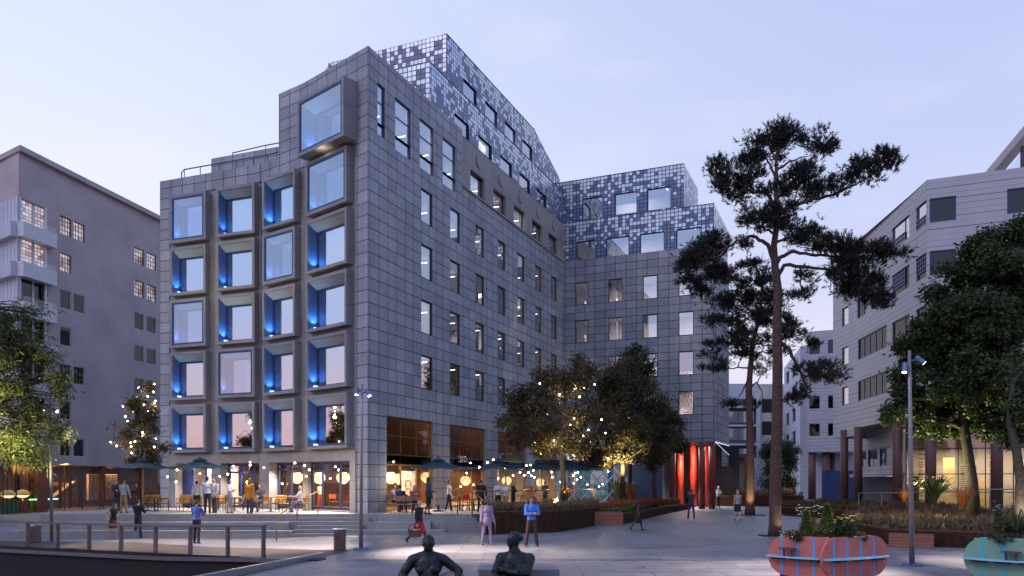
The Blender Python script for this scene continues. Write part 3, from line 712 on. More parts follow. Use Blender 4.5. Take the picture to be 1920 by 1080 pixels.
for F, L, a0, a1, ty in front:
    for r, z in enumerate(reversed(RZ)): box_bay(F, a0, a1, z, z+BH, ty[r] == 'C', strength=br.uniform(.7, 1.35))
box_bay(SD, .72, 4.72, 19.36, 22.3, True, prot=.85, dep=1.0, strength=2.2)
lamp('soffit_light_lamp', 'AREA', SD.p(2.7, 19.05, .75), 4, (1, .78, .60), B, .5, SD.p(2.7, 22, .55))
# ---- ground floor glazing
def glazing(F, a0, a1, z0, z1, t, fm, bars, cross, gm='clear glass', w=.10): return F.window(B, a0, a1, z0, z1, t, gm, fm, w, bars, cross, name='shopfront')
f, a, b = gf[2]; glazing(SC, a, b, TZ+.05, 3.40, -.55, 'navy metal', (.42,), (.86,), w=.14)
f, a, b = gf[3]; glazing(SD, a, b, TZ+.05, 3.40, -.55, 'navy metal', (.24, .62), (.86,), w=.14)
f, a, b = gf[1]; glazing(SB, a, b, TZ+.05, 3.40, -.6, 'navy metal', (.35, .68), (.80,), w=.14)
f, a, b = gf[0]; glazing(SA, a+.7, b, TZ+.05, 3.40, -.6, 'navy metal', (.5,), (), w=.10)
mb = MB(); SA.box(mb, a, a+.7, TZ, 3.4, -.66, -.5); mb.build('door', 'navy metal', B, SA.p(a+.35, TZ, -.6))
mb = MB(); SA.quad(mb, a+.3, LA, TZ, 3.44, -2.3); mb.build('white_wall', mat('white plaster', (.72, .68, .64), .7, var=.04), B, SA.p(a+1, TZ, -2.3))
for a0, a1 in bays:
    glazing(street, a0, a1, TZ+.03, 3.28, -.20, 'brass', (.34, .67), (), w=.09)
    glazing(street, a0, a1, 3.72, 5.72, -.20, 'brass', (.34, .67), (.52,), gm='clear glass', w=.07)
mb = MB()
for a0, a1 in bays: street.box(mb, a0, a1, 3.28, 3.72, -.22, -.16)
mb.build('spandrel_panel', 'dark glass', B, ORG)
# restaurant interior
mb = MB()
street.quad(mb, 9.0, 28.9, TZ, 3.3, -7.0); street.quad(mb, 2.4, 28.9, 3.8, 6.95, -3.0)
ia = SA.p(0, 0, -6.5); ib = SB.p(LB, 0, -6.5); ic = SD.p(1.0, 0, -7.5); idd = street.p(9.0, 0, -7.0)
for p, q in ((ia, ib), (ib, ic), (ic, idd)): mb.face([(p.x, p.y, TZ), (q.x, q.y, TZ), (q.x, q.y, 4), (p.x, p.y, 4)])
mb.build('wood_wall', 'walnut wall', B, ORG)
mb = MB(); inner = [SA.p(.1, 0, -.6), SB.p(0, 0, -.6), SC.p(0, 0, -.6), SD.p(0, 0, -.6), CORNER+(U-VV)*.45, street.p(28, 0, -.3), street.p(28, 0, -8), idd, ic, ib, ia]
mb.prism([(p.x, p.y) for p in inner], 3.44, 3.70, 0)
street.quad(mb, 1.0, 1.6, TZ, 6.9, -.4)
mb.build('restaurant_ceiling', 'soffit', B, ORG)
for a0, a1 in bays:      # blinds, floor-standing panels and warm lamps in each bay
    for t, p, z in ((-2.2, 190, 3.15), (-5.0, 170, 3.15)): lamp('bay_lamp', 'AREA', street.p((a0+a1)/2, z, t), p, (1, .60, .28), B, 2.2, street.p((a0+a1)/2, 0, t-.2))
    lamp('gallery_lamp', 'AREA', street.p((a0+a1)/2, 6.6, -1.6), 24, (1, .55, .24), B, 1.6, street.p((a0+a1)/2, 0, -2.2))
for F, s, t in ((SC, 1.5, -2.5), (SD, 1.4, -2.6), (SD, 3.6, -2.4), (SB, 1.8, -2.2), (SA, 2.2, -1.4)):
    lamp('hall_lamp', 'AREA', F.p(s, 3.38, t), 95 if F is not SA else 320, (1, .72, .46), B, 1.8, F.p(s, 0, t))
for F, s in ((SA, 2.6), (SB, 1.9), (SC, 1.6), (SC, 3.2), (SD, 1.5), (SD, 3.6)):   # downlights in the soffit over the entrance
    lamp('soffit_lamp', 'SPOT', F.p(s, 3.36, -.25), 620, (1, .84, .72), B, .06, F.p(s, 0, .9), 120, .8)
for a0, a1 in bays: lamp('soffit_lamp', 'SPOT', street.p((a0+a1)/2, 3.2, .12), 560, (1, .80, .60), B, .06, street.p((a0+a1)/2, 0, 1.8), 130, .8)
# pagoda lanterns
def lantern(p, label):
    root = empty('pendant_lantern', tuple(p), label, 'lantern', 'tiered paper lanterns in the restaurant')
    pr = []; z = -.30; rr = [.15, .25, .32, .36, .36, .36, .31, .21]
    for r in rr: pr += [(r*.93, z), (r, z+.002), (r, z+.062), (r*.93, z+.064)]; z += .08
    hb_ = MB(); zz = -.30
    for r in rr: hb_.lathe((0, 0, 0), [(r*.95, zz+.064), (r*1.01, zz+.066), (r*1.01, zz+.078), (r*.95, zz+.08)], 14); zz += .08
    mb = MB(); mb.lathe((0, 0, 0), pr, 14); o = mb.build('lamp_shade', 'lantern glow'); o.parent = root; hb_.build('ring', 'oak').parent = o
    mb = MB(); mb.tube([(0, 0, .33), (0, 0, 3.3-p[2]+.1)], .012, 5); o = mb.build('cord', 'dark metal'); o.parent = root
lanterns = [(SC, 557, 897, -2.0, 'tiered glowing lantern nearest the blue door frame left of the stone corner'), (SD, 598, 897, -2.2, 'tiered glowing lantern in the middle of the blue framed glazing'), (SD, 643, 897, -1.5, 'tiered glowing lantern just left of the stone corner pier')]
for F, px, py, t, lb in lanterns:
    q = F.p(F.s_at(px, t), 0, t); q.z = EYE+(HY-py)/FP*q.y; lantern(q, lb)
for px, py, t, lb in ((733, 897, -1.4, 'tiered glowing lantern right beside the stone corner pier'), (750, 899, -2.6, 'tiered glowing lantern behind the seated guests, second from the corner pier'),
        (800, 896, -2.0, 'tiered glowing lantern behind the standing woman with the shoulder bag'), (873, 902, -2.2, 'tiered glowing lantern between the waiter and the man in black'), (950, 902, -2.0, 'tiered glowing lantern above the couple in white'), (1013, 905, -2.2, 'tiered glowing lantern low behind the third parasol')):
    q = street.p(street.s_at(px, t), 0, t); q.z = EYE+(HY-py)/FP*q.y; lantern(q, lb)
# ---- red columns and undercroft of the wing
for k, (px, py, red) in enumerate(((1261, 954, 0), (1276, 951, 1), (1316, 954, 0), (1335, 954, 0), (1300, 948, 1), (1322, 950, 1))):
    d = 61.6 if not red else 65.0; x = (px-960)/FP*d; z0 = zg(x, d)
    mb = MB(); mb.lathe((x, d, 0), [(.25, z0), (.25, 5.39)], 20); mb.build('column', 'red column' if red else 'dark red column', B, (x, d, z0), smooth=True)
# glass wedge under the wing with bright edge lines
mb = MB()
for s0, s1, z0 in ((7.6, 12.1, 5.36),):
    for a, b in (((8.0, -.2), (9.4, -3.6)), ((12.0, -.2), (12.0, -7.0)), ((9.4, -3.6), (12.0, -3.6)), ((12.0, -.2), (12.0, -.2))):
        p, q = wing.p(a[0], z0, a[1]), wing.p(b[0], z0, b[1]); mb.tube([p, q], .018, 5)
mb.tube([wside.p(0, 5.38, .06), wside.p(7.2, 5.38, .06)], .025, 5); mb.tube([wside.p(0, 5.36, .06), wside.p(7.2, 4.6, .06)], .014, 5)
mb.build('edge_light', 'led line', B, ORG)
mb = MB(); mb.face([wside.p(0, 5.37, .03), wside.p(7.2, 4.6, .03), wside.p(7.2, 5.37, .03)]); mb.face([wing.p(7.7, 5.34, -.2), wing.p(7.7, 5.34, -7), wing.p(12.1, 5.34, -7), wing.p(12.1, 5.34, -.2)])
mb.build('glass_soffit', 'teal glass', B, ORG)
lamp('undercroft_lamp', 'SPOT', wing.p(9.6, 5.2, -1.5), 1500, (1, .95, .90), B, .2, wing.p(9.6, 0, -1.0), 96, .5)
lamp('undercroft_lamp', 'SPOT', wing.p(10.6, 5.2, -4.2), 1200, (1, .95, .90), B, .2, wing.p(10.6, 0, -4.0), 90, .5)
lamp('undercroft_lamp', 'AREA', wing.p(10.4, 5.2, -1.2), 230, (1, .93, .86), B, 2.6, wing.p(10.4, 0, -1.9)); lamp('undercroft_lamp', 'AREA', wing.p(10.2, .45, -.3), 40, (1, .9, .82), B, 1.6, wing.p(10.2, 3, -3.6))
ub = MB(); wing.quad(ub, 0, 13, .1, 5.4, -7.4); und = Fac(wing.p(7.6, 0), U, VV); und.quad(ub, 0, 7.4, .1, 5.4)
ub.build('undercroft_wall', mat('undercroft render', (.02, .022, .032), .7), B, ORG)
mb = MB(); wing.box(mb, 4.4, 8.6, .2, 5.0, 2.0, 2.3); mb.build('blue_wall', mat('slate render', (.075, .08, .14), .7, var=.08), B, ORG)
# diagrid winter garden in the inner corner
dg = Fac(P(1062, 900, 59), (P(1192, 900, 61.5)-P(1062, 900, 59)).xy.to_3d(), (-.1, -1, 0)); L = (P(1192, 900, 61.5)-P(1062, 900, 59)).length
mb = MB(); H0, H1 = TZ, 5.3
for k in range(-3, 7):
    for sgn in (1, -1):
        pts = []
        for j in range(41):
            z = H0+(H1-H0)*j/40; s = k*1.05+sgn*(z-H0)*.95
            lim = H1-max(0, (s-2.2))*.85
            if 0 <= s <= L and z <= lim: pts.append(dg.p(s, z))
        if len(pts) > 1: mb.tube([pts[0], pts[-1]], .035, 5)
mb.tube([dg.p(0, H1), dg.p(2.2, H1), dg.p(L, H1-(L-2.2)*.85)], .05, 5)
mb.build('diagrid', 'white metal', B, ORG)
mb = MB(); mb.face([dg.p(0, H0, -.05), dg.p(L, H0, -.05), dg.p(L, H1-(L-2.2)*.85, -.05), dg.p(2.2, H1, -.05), dg.p(0, H1, -.05)]); mb.build('winter_garden_pane', 'teal glass', B, ORG)
lamp('winter_garden_lamp', 'AREA', dg.p(2.5, 4.6, -2.0), 180, (.45, .85, 1), B, 2.0, dg.p(2.5, 0, -2.2))
# illuminated lettering on the dark canopy, as far as it can be read: scrawled white strokes
cv = Fac(dg.p(-2.5, 0, 1.0), dg.u, dg.n); mb = MB(); cv.box(mb, 0, 6.5, 3.35, 3.9, -.6, 0); mb.build('canopy_fascia', 'dark metal', B, ORG)
def scrawl(F, s0, z0, w, h, n, t=.03):
    mb = MB(); r = random.Random(n); letters = [[(0, 0), (.5, 1), (1, 0)], [(0, 0), (.1, 1), (.5, .3), (.9, 1), (1, 0)], [(0, 1), (0, 0), (1, 0)], [(1, .9), (.3, 1), (0, .5), (.3, 0), (1, .1)]]
    for i in range(n):
        x = s0+w*i/n
        mb.tube([F.p(x+p[0]*w/n*.75, z0+p[1]*h+r.uniform(-.05, .05), t) for p in letters[(i*2+n) % 4]], .032, 5)
    return mb.build('sign_lettering', 'white sign', B, F.p(s0, z0, t))
scrawl(cv, 3.0, 4.0, 1.0, .42, 4)
scrawl(wing, 7.4, 4.0, .9, .5, 3, 2.36)
# roof rails
mb = MB()
def rail(pts, h, mb, r=.035, posts=True):
    top = [Vector(p)+Vector((0, 0, h)) for p in pts]
    mb.tube([Vector(pts[0])]+top+[Vector(pts[-1])], r, 6)
    if posts:
        for p, q in zip(pts, top): mb.tube([p, q], r*.7, 5)
rail([SA.p(.7, 20.25, -1.0)]+[SA.p(s, 20.25, -.7) for s in (1.2, 2.4, 3.8)]+[SB.p(s, 20.25, -.7) for s in (1.2, 2.4, 3.4)]+[SC.p(1.4, 20.25, -.9)], .85, mb)
rail([SC.p(2.4, 23.7, -.9), SC.p(3.3, 23.75, -.7), SD.p(.6, 23.75, -.7), SD.p(2.2, 23.75, -.7), SD.p(3.8, 23.75, -.7), SD.p(4.7, 23.75, -.9)], .45, mb, posts=False)
rail([street.p(.8, 23.75, -.5), street.p(4, 23.75, -.35), street.p(7, 23.75, -.35), street.p(10, 23.75, -.35)], .30, mb, posts=False)
rail([sb.p(1.2, 23.35, -.6), sb.p(4, 23.35, -.4), sb.p(7, 23.35, -.4), sb.p(10, 23.35, -.4)], .5, mb)
mb.build('roof_railing', 'navy metal', B, ORG)
# ================================================================== LEFT APARTMENT BUILDING
LC0 = Vector((-36.5, 59.4, 0)); lu = Vector((.211, .977, 0)).normalized(); ln = Vector((lu.y, -lu.x, 0))
lf = Fac(LC0, lu, ln); ll = Fac(LC0, Vector((-.81, .58, 0)), Vector((-.58, -.81, 0)))
LBd = empty('apartment_building', (LC0.x, LC0.y, -.25), 'plain mauve rendered apartment block with corner balconies and a bar in its ground floor', 'building')
LO = (LC0.x, LC0.y, -.25)
rows = [23.4-2.93*k for k in range(7)]
lh = []; pairs = []
for k, zt in enumerate(rows):
    cols = [(4.03, 5.22)]+([(5.45, 6.7)] if k % 2 == 0 else [])+[(12.76, 14.07), (14.44, 15.8)]
    for a0, a1 in cols: lh.append((a0, a1, zt-1.45, zt, k))
mb = MB()
bal = [(0, 2.75, 20.6+1.3-2.93*k, 20.6+3.0-2.93*k) for k in range(7)]
bal = [(0, 2.75, 21.0-2.93*k, 24.3-2.93*k-.85) for k in range(6)]
lf.wall(mb, 0, 22, 3.67, 26.75, [h[:4] for h in lh]+[(0.06, b[1], b[2], b[3]) for b in bal], depth=.28, mr=1)
ll.wall(mb, 0, 16, 3.67, 26.75, [], mr=1)
lf.quad(mb, -6, 22, 3.67, 26.75, -14)
mb.face([lf.p(-.1, 3.67), lf.p(22, 3.67), lf.p(22, 3.67, -14), ll.p(16, 3.67)], 1)
mb.build('wall', ['render wall', 'cream wall'], LBd, LO)
mb = MB(); top = [lf.p(0, 0, 0)-lu*.25+ln*.35, lf.p(22, 0, .35), lf.p(22, 0, -13), ll.p(16, 0, .4)]
mb.prism([(p.x, p.y) for p in top], 26.75, 27.15); mb.build('roof', 'render wall', LBd, LO)
for a0, a1, z0, z1, k in lh:
    lit = (k == 0) or (k == 1 and True)  # windows given glowing cells for the tile grid they mirror
    reflw = lit and not (k == 1 and 5 < a0 < 7)
    o = lf.window(LBd, a0, a1, z0, z1, -.12, gm='clear glass' if reflw else 'dark glass', fm='white metal' if k > 1 else 'dark metal', w=.05)
    if lit and not (k == 1 and a0 > 5 and a0 < 7):
        mb = MB(); n = 4
        for j in range(1, n): lf.box(mb, a0+(a1-a0)*j/n-.02, a0+(a1-a0)*j/n+.02, z0+.05, z1-.05, -.11, -.07); lf.box(mb, a0+.05, a1-.05, z0+(z1-z0)*j/n-.02, z0+(z1-z0)*j/n+.02, -.105, -.07)
        mb.build('reflected_grid_bar', 'dark metal', o, lf.p((a0+a1)/2, z0, -.2))  # dark lines of the mirrored grid, modelled as bars
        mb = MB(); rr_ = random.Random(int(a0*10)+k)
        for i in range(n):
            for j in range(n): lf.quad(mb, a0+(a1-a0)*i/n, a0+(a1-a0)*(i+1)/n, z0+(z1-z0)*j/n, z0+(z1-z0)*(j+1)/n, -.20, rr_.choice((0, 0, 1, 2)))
        mb.build('blind', ['pale reflection glow', 'rose reflection glow', 'white reflection glow'], o, lf.p((a0+a1)/2, z0, -.2))  # glowing cells stand for the reflected tile grid, no blind hangs here
mb = MB(); lf.quad(mb, 3, 22, 3.7, 26.7, -4); 
for k in range(8): lf.box(mb, 2.8, 22, 6.55+2.93*k-.5, 6.55+2.93*k-.25, -4, -.3)
mb.build('inner_wall', 'interior dark', LBd, LO)
for k, (a0, a1, z0, z1) in enumerate(bal):
    mb = MB(); lf.box(mb, -.15, a1+.35, z0-.55, z0+.55, -.02, .55)
    b_ = mb.build('balcony', 'white metal', LBd, lf.p(1.4, z0-.55, .5))
    mb = MB(); lf.quad(mb, -.12, a1+.3, z0+.55, z0+.95, .5); mb.build('balustrade_pane', 'clear glass', b_, lf.p(1.4, z0, .5))
    mb = MB(); lf.box(mb, .05, .18, z0+.5, z1, -.05, .05); lf.box(mb, a1-.3, a1-.1, z0+.5, z1, -.05, .05); lf.box(mb, 1.55, 1.65, z0+.5, z1, -.3, -.2)
    mb.build('balcony_post', 'white metal', b_, lf.p(1.4, z0, 0))
    o = lf.window(LBd, .1, a1-.05, z0, z1, -.26, gm='clear glass' if k < 2 else 'dark glass', fm='white metal', w=.06, bars=(.55,))
    if k < 2:
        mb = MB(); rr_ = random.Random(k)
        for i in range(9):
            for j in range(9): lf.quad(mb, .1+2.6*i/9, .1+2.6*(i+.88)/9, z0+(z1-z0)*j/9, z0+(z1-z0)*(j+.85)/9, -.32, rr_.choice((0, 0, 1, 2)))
        mb.build('reflected_grid', [M['pale reflection glow'], M['rose reflection glow'], M['white reflection glow']], o, lf.p(1.4, z0, -.5))  # emissive squares imitate the tiles reflected in the balcony glass
    # pale panelled storey band on the side wall
    mb = MB(); ll.box(mb, 0.02, 9, z0+.55, z1+.05, -.02, .10); ll.box(mb, 0.0, 9.2, z0-.55, z0+.55, -.02, .55)
    for j in range(14): ll.box(mb, .4+.62*j, .44+.62*j, z0+.6, z1, .10, .13)
    mb.build('side_panel', 'pale wall', LBd, ll.p(4, z0, 0))
# ground floor bar
g1 = Fac(P(-30, 900, 56.5), lf.p(-.2, 0, .0)-P(-30, 900, 56.5).xy.to_3d(), (0, -1, 0)); g1L = (lf.p(-.2, 0)-g1.o).xy.length
mb = MB(); br_ = Fac(lf.p(.2, 0, -.2), lu, ln)
mat('brick red wall', (.17, .06, .035), .8, var=.2)
for a0, a1, z in ((.6, 1.05, -.25), (1.9, 2.9, -.25), (8.9, 9.2, .5)): mb = MB(); lf.box(mb, a0, a1, z, 3.67, -.5, -.1); mb.build('pillar', 'brick red wall', LBd, lf.p(a0, z, -.3))
for a0, a1, bars in ((2.9, 8.9, (.33, .66)), (9.2, 17, (.25, .5, .75))): lf.window(LBd, a0, a1, -.2, 3.6, -.35, gm='clear glass', fm='brown column', w=.06, bars=bars, name='shopfront')
mb = MB(); lf.quad(mb, -4, 40, -.2, 3.67, -6); mb.face([lf.p(18.5, .7, -.3), lf.p(18.5, .7, -6), lf.p(18.5, 3.67, -6), lf.p(18.5, 3.67, -.3)]); mb.face([lf.p(2, -.22, -.4), lf.p(18, -.22, -.4), lf.p(18, -.22, -6), lf.p(2, -.22, -6)], 0)
mb.build('bar_back_wall', mat('rust plaster', (.10, .040, .022), .8, var=.5, scale=1.3), LBd, LO)
mb = MB()      # stair and wine grid seen through the glass
mb.obox(lf.p(3.2, -.1, -2), lu*4.2+Vector((0, 0, 2.3)), ln*.5, (0, 0, .18)); mb.build('staircase', 'tan wood', LBd, LO)
mb = MB()
for j in range(12): lf.box(mb, 9.5+.32*j, 9.55+.32*j, .75, 3.0, -2.2, -2.0)
for j in range(9): lf.box(mb, 9.5, 13.3, .85+.26*j, .89+.26*j, -2.25, -2.05)
mb.build('wine_rack', mat('white shelf', (.62, .5, .38), .6), LBd, LO)
mb = MB(); lf.box(mb, 4.6, 7.6, 2.0, 2.3, -3.4, -2.6); mb.build('bar_canopy', mat('orange plaster', (.6, .17, .03), .6), LBd, LO)
for s, p in ((5.5, 150), (8, 150), (12, 160), (15.5, 60)): lamp('bar_lamp', 'AREA', lf.p(s, 3.5, -2.6), p*.55, (1, .62, .32), LBd, 1.5, lf.p(s, 0, -2.8))
# glazed bar wing in front, level with the promenade
pg = empty('bar_pavilion', (g1.o.x+3, g1.o.y, -.25), 'glass fronted bar with bottle shelves glowing yellow below the apartment block', 'bar')
PO = (g1.o.x+3, g1.o.y, -.25)
mb = MB(); g1.quad(mb, 0, g1L, -.25, 4.2, -3.2, 0); g1.quad(mb, 0, g1L, -.24, -.2, -3, 0)
mb.build('wall', mat('yellow plaster', (.42, .26, .05), .8, var=.3, scale=1.2), pg, PO)
mb = MB(); g1.box(mb, -.2, g1L+.3, 3.9, 4.3, -3.3, .2); mb.build('roof', 'dark metal', pg, PO)
bars = [k/7 for k in range(1, 7)]
g1.window(pg, 0, g1L, -.2, 3.9, 0, gm='clear glass', fm='dark metal', w=.07, bars=bars, name='shopfront')
mb = MB()
for z in (1.15, 1.75, 2.35): g1.box(mb, .5, g1L-.3, z, z+.05, -3.1, -2.75)
for j in range(7): g1.box(mb, .6+j*1.05, .66+j*1.05, .2, 3.0, -3.1, -2.7)
sh_ = mb.build('shelf', 'dark metal', pg, PO)
br2 = random.Random(5); mb = MB()
for z in (1.2, 1.8, 2.4):
    for j in range(22):
        if br2.random() < .75:
            c = g1.p(.7+j*.32, z, -2.95); h = br2.uniform(.24, .36); mb.lathe(c, [(.045, 0), (.045, h*.6), (.018, h*.75), (.018, h)], 6)
tag(mb.build('bottles', mat('bottle glass', (.03, .05, .015), .15), pg, PO), kind='stuff')
mb = MB(); g1.box(mb, .6, g1L-.8, -.2, .95, -1.5, -1.0); mb.build('bar_counter', mat('green counter', (.03, .16, .07), .4, var=.4), pg, PO)
mb = MB(); g1.box(mb, 2.6, 5.6, .95, 1.02, -1.55, -.95); mb.build('counter_light', emit('green light', (.25, 1, .45), 2.5), pg, PO)
for s, p in ((2, 75), (5, 75)): lamp('bar_lamp', 'AREA', g1.p(s, 3.7, -2.0), p, (1, .70, .22), pg, 1.5, g1.p(s, 0, -2.6))
for px, lb in ((15, 'left of two domed pendant lamps glowing over the yellow bar'), (42, 'right of two domed pendant lamps glowing over the yellow bar')):
    q = g1.p(g1.s_at(px, -.6), 1.35, -.6); r_ = empty('pendant_lamp', tuple(q), lb, 'lamp', 'domed pendant lamps in the bar')
    mb = MB(); mb.lathe((0, 0, 0), [(.52, 0), (.50, .12), (.40, .28), (.22, .38), (.02, .42)], 18); mb.build('lamp_shade', mat('amber shade', (.6, .40, .08), .4)).parent = r_
    mb = MB(); mb.lathe((0, 0, 0), [(.46, -.02), (.30, -.16), (.05, -.22)], 16); mb.build('diffuser', 'lantern glow').parent = r_
    mb = MB(); mb.tube([(0, 0, .42), (0, 0, 2.5)], .012, 4); mb.build('cord', 'dark metal').parent = r_
# ================================================================== RIGHT BUILDING (pale siding)
RC = Vector((25.85, 50, 0)); ru = Vector((.106, .994, 0)); r1 = Fac(RC, ru, Vector((-.994, .106, 0))); r2 = Fac(RC, VV, Vector((-.3944, -.9189, 0)))
r1end = r1.p(14.2, 0); r0 = Fac(r1end, Vector((.02, 1, 0)), Vector((-1, .02, 0)))
Rb = empty('curved_office_building', (RC.x, RC.y, 0), 'pale horizontally boarded office building on brown columns with long window bands', 'building'); RO = (RC.x, RC.y, 0)
f1 = [18.45-3.27*k for k in range(4)]
h1, h2, h0 = [], [], []
for z in f1:
    h1 += [(.12, 1.75, z, z+1.5), (2.85, 6.0, z, z+1.5)]+([(7.2, 10.3, z, z+1.5), (11.5, 13.6, z, z+1.5)] if z > 14.5 else [(7.0, 13.4, z, z+1.6)])
    h2 += [(.15, 1.6, z, z+1.5), (4.3, 8.2, z, z+1.5), (10.5, 14, z, z+1.5)]
    h0 += [(1.2, 2.6, z, z+1.5)]
mb = MB()
r1.wall(mb, 0, 14.2, 6.6, 21.15, h1, depth=.2); r2.wall(mb, 0, 20, 6.6, 21.15, h2, depth=.2); r0.wall(mb, 0, 4.5, 6.0, 20.7, h0, depth=.2)
mb.face([r2.p(0, 6.6), r2.p(20, 6.6), r2.p(20, 6.6, -8), r1.p(14.2, 6.6, -14), r0.p(4.5, 6.6), r1.p(14.2, 6.6)][::-1], 1)
mb.face([r2.p(0, 21.1), r2.p(20, 21.1), r2.p(20, 21.1, -20), r0.p(4.5, 21.1)], 1)
mb.face([r0.p(4.5, 6), r0.p(4.5, 6, -16), r0.p(4.5, 20.7, -16), r0.p(4.5, 20.7)], 0)
mb.build('wall', ['pale siding', 'soffit'], Rb, RO)
for h in h1: r1.window(Rb, *h, -.12, gm='office glass' if h[2] > 17 else 'dark glass', fm='navy metal', w=.07, bars=(.3,) if 2 < h[1]-h[0] < 4 else (.2, .4, .6, .8) if h[1]-h[0] > 4 else ())
for h in h2: r2.window(Rb, *h, -.12, gm='dark glass', fm='navy metal', w=.08, bars=(.66,) if h[1]-h[0] > 2 else ())
for h in h0: r0.window(Rb, *h, -.12, gm='office glass', fm='navy metal', w=.08)
mb = MB()
for z in [6.75+3.27*k for k in range(5)]:
    mb.face([r2.p(.3, z, -.3), r2.p(20, z, -.3), r2.p(20, z, -9), r1.p(14, z, -9), r1.p(14, z, -.3), ])
r1.quad(mb, 4.5, 18, 6.7, 21, -4.0); r2.quad(mb, 4.3, 20, 6.7, 21, -4.4)
mb.build('inner_wall', 'interior dark', Rb, RO)
# metal grilles standing in the upper windows of the long side
for z in f1[:2]:
    for a0, a1 in ((.2, 1.7), (3.8, 5.9), (8.1, 10.2)):
        mb = MB(); hh = .55 if z == f1[0] else 1.05
        n = int((a1-a0)/.3)
        zb_ = z+.08 if z == f1[0] else z+.45
        for j in range(n+1): s_ = a0+(a1-a0)*j/n; r1.box(mb, s_-.03, s_+.03, zb_, zb_+hh, -.10, -.04)
        for j in range(int(hh/.27)+1): r1.box(mb, a0, a1, zb_+.27*j-.03, zb_+.27*j+.03, -.095, -.045)
        mb.build('grille', 'navy metal', Rb, r1.p(a0, z))
# columns below
for px, d in ((1583, 66), (1609, 62), (1683, 53.5), (1745, 48.5), (1869, 44.5)):
    x = (px-960)/FP*d; zc = zg(x, d); mb = MB(); mb.lathe((x, d, 0), [(.31, zc), (.31, 6.58)], 18); mb.build('column', 'brown column', Rb, (x, d, zc), smooth=True)
# lower glazed hall
hall = Fac(P(1698, 900, 54), VV, Vector((-.3944, -.9189, 0)))
hl = 14
hall.window(Rb, 0, hl, .35, 6.3, 0, gm='hall glass', fm='dark metal', w=.07, bars=[k/9 for k in range(1, 9)], cross=(.22, .42, .70), name='glazed_hall')
mb = MB(); hall.quad(mb, 0, hl, .2, 6.5, -5); hall.quad(mb, 0, hl, .25, .3, -.1)
lt = Fac(hall.o, -hall.n, -hall.u); lt.quad(mb, 0, 5, .2, 6.5)
mb.build('hall_wall', 'cream wall', Rb, RO)
mb = MB(); rr_ = random.Random(8)
for s0, s1 in ((.8, 1.5), (3.3, 4.2), (4.9, 5.4), (7.2, 8.0), (8.7, 9.6), (10.5, 12)):
    for j in range(34):
        z = .8+.14*j
        if rr_.random() < .85: hall.box(mb, s0, s1+rr_.uniform(-.1, .1), z, z+.05, -.5, -.45)
mb.build('louvre_blind', 'brown column', Rb, RO)
mb = MB(); rr_ = random.Random(4)
for s0, h in ((2.5, 3.4), (4.5, 2.0), (7.0, 3.2), (8.6, 3.5), (10.4, 2.2)): hall.box(mb, s0, s0+.7, .4, h+.6, -3.2, -3.0)
mb.build('partition', mat('yellow partition', (.62, .50, .22), .7), Rb, RO)
for s, p in ((2.5, 210), (6.0, 210), (9.5, 180)): lamp('hall_lamp', 'AREA', hall.p(s, 4.6, -2.2), p, (1, .74, .40), Rb, 2, hall.p(s, 0, -2.4))
# recessed lower storey on the left of the hall, with strip windows
lo = Fac(P(1600, 900, 74), (P(1700, 900, 56)-P(1600, 900, 74)).xy.to_3d(), Vector((-.9, -.4, 0)))
loL = (P(1700, 900, 56)-P(1600, 900, 74)).xy.length
mb = MB(); hs = [(2+4.2*k, 5.4+4.2*k, 3.6, 5.0) for k in range(4)]; lo.wall(mb, 0, loL, 3.0, 6.6, hs, depth=.2); lo.box(mb, 0, loL, 2.75, 3.0, -.4, .5, 0)
lo.quad(mb, 0, loL, .2, 2.75, -1.2, 1)
mb.build('wall', ['pale siding', 'interior dark'], Rb, RO)
for h in hs: lo.window(Rb, *h, -.12, gm='dark glass', fm='navy metal', bars=(.5,))
# tilted skylight on the roof
s0_ = r2.s_at(1858, -1.5); mb = MB(); zr = 21.12
def sk(s_, z, t): return r2.p(s0_+s_, z, t)
mb.obox(sk(-.3, zr-.1, -1.0), (sk(6, zr+7.6, -1.0)-sk(-.3, zr-.1, -1.0)), sk(0, 0, -6)-sk(0, 0, -1.0), (0, 0, .55), 0)
mb.face([sk(.5, zr, -1.6), sk(7, zr, -1.6), sk(7, zr+7.8, -1.6), sk(6, zr+7.2, -1.6)], 1)
for k_ in (1.6, 3.4): r2.box(mb, s0_+k_, s0_+k_+.35, zr, zr+k_*1.15, -1.75, -1.45, 2)
mb.build('skylight', [M['cream wall'], M['box glass'], M['brown column']], Rb, RO)
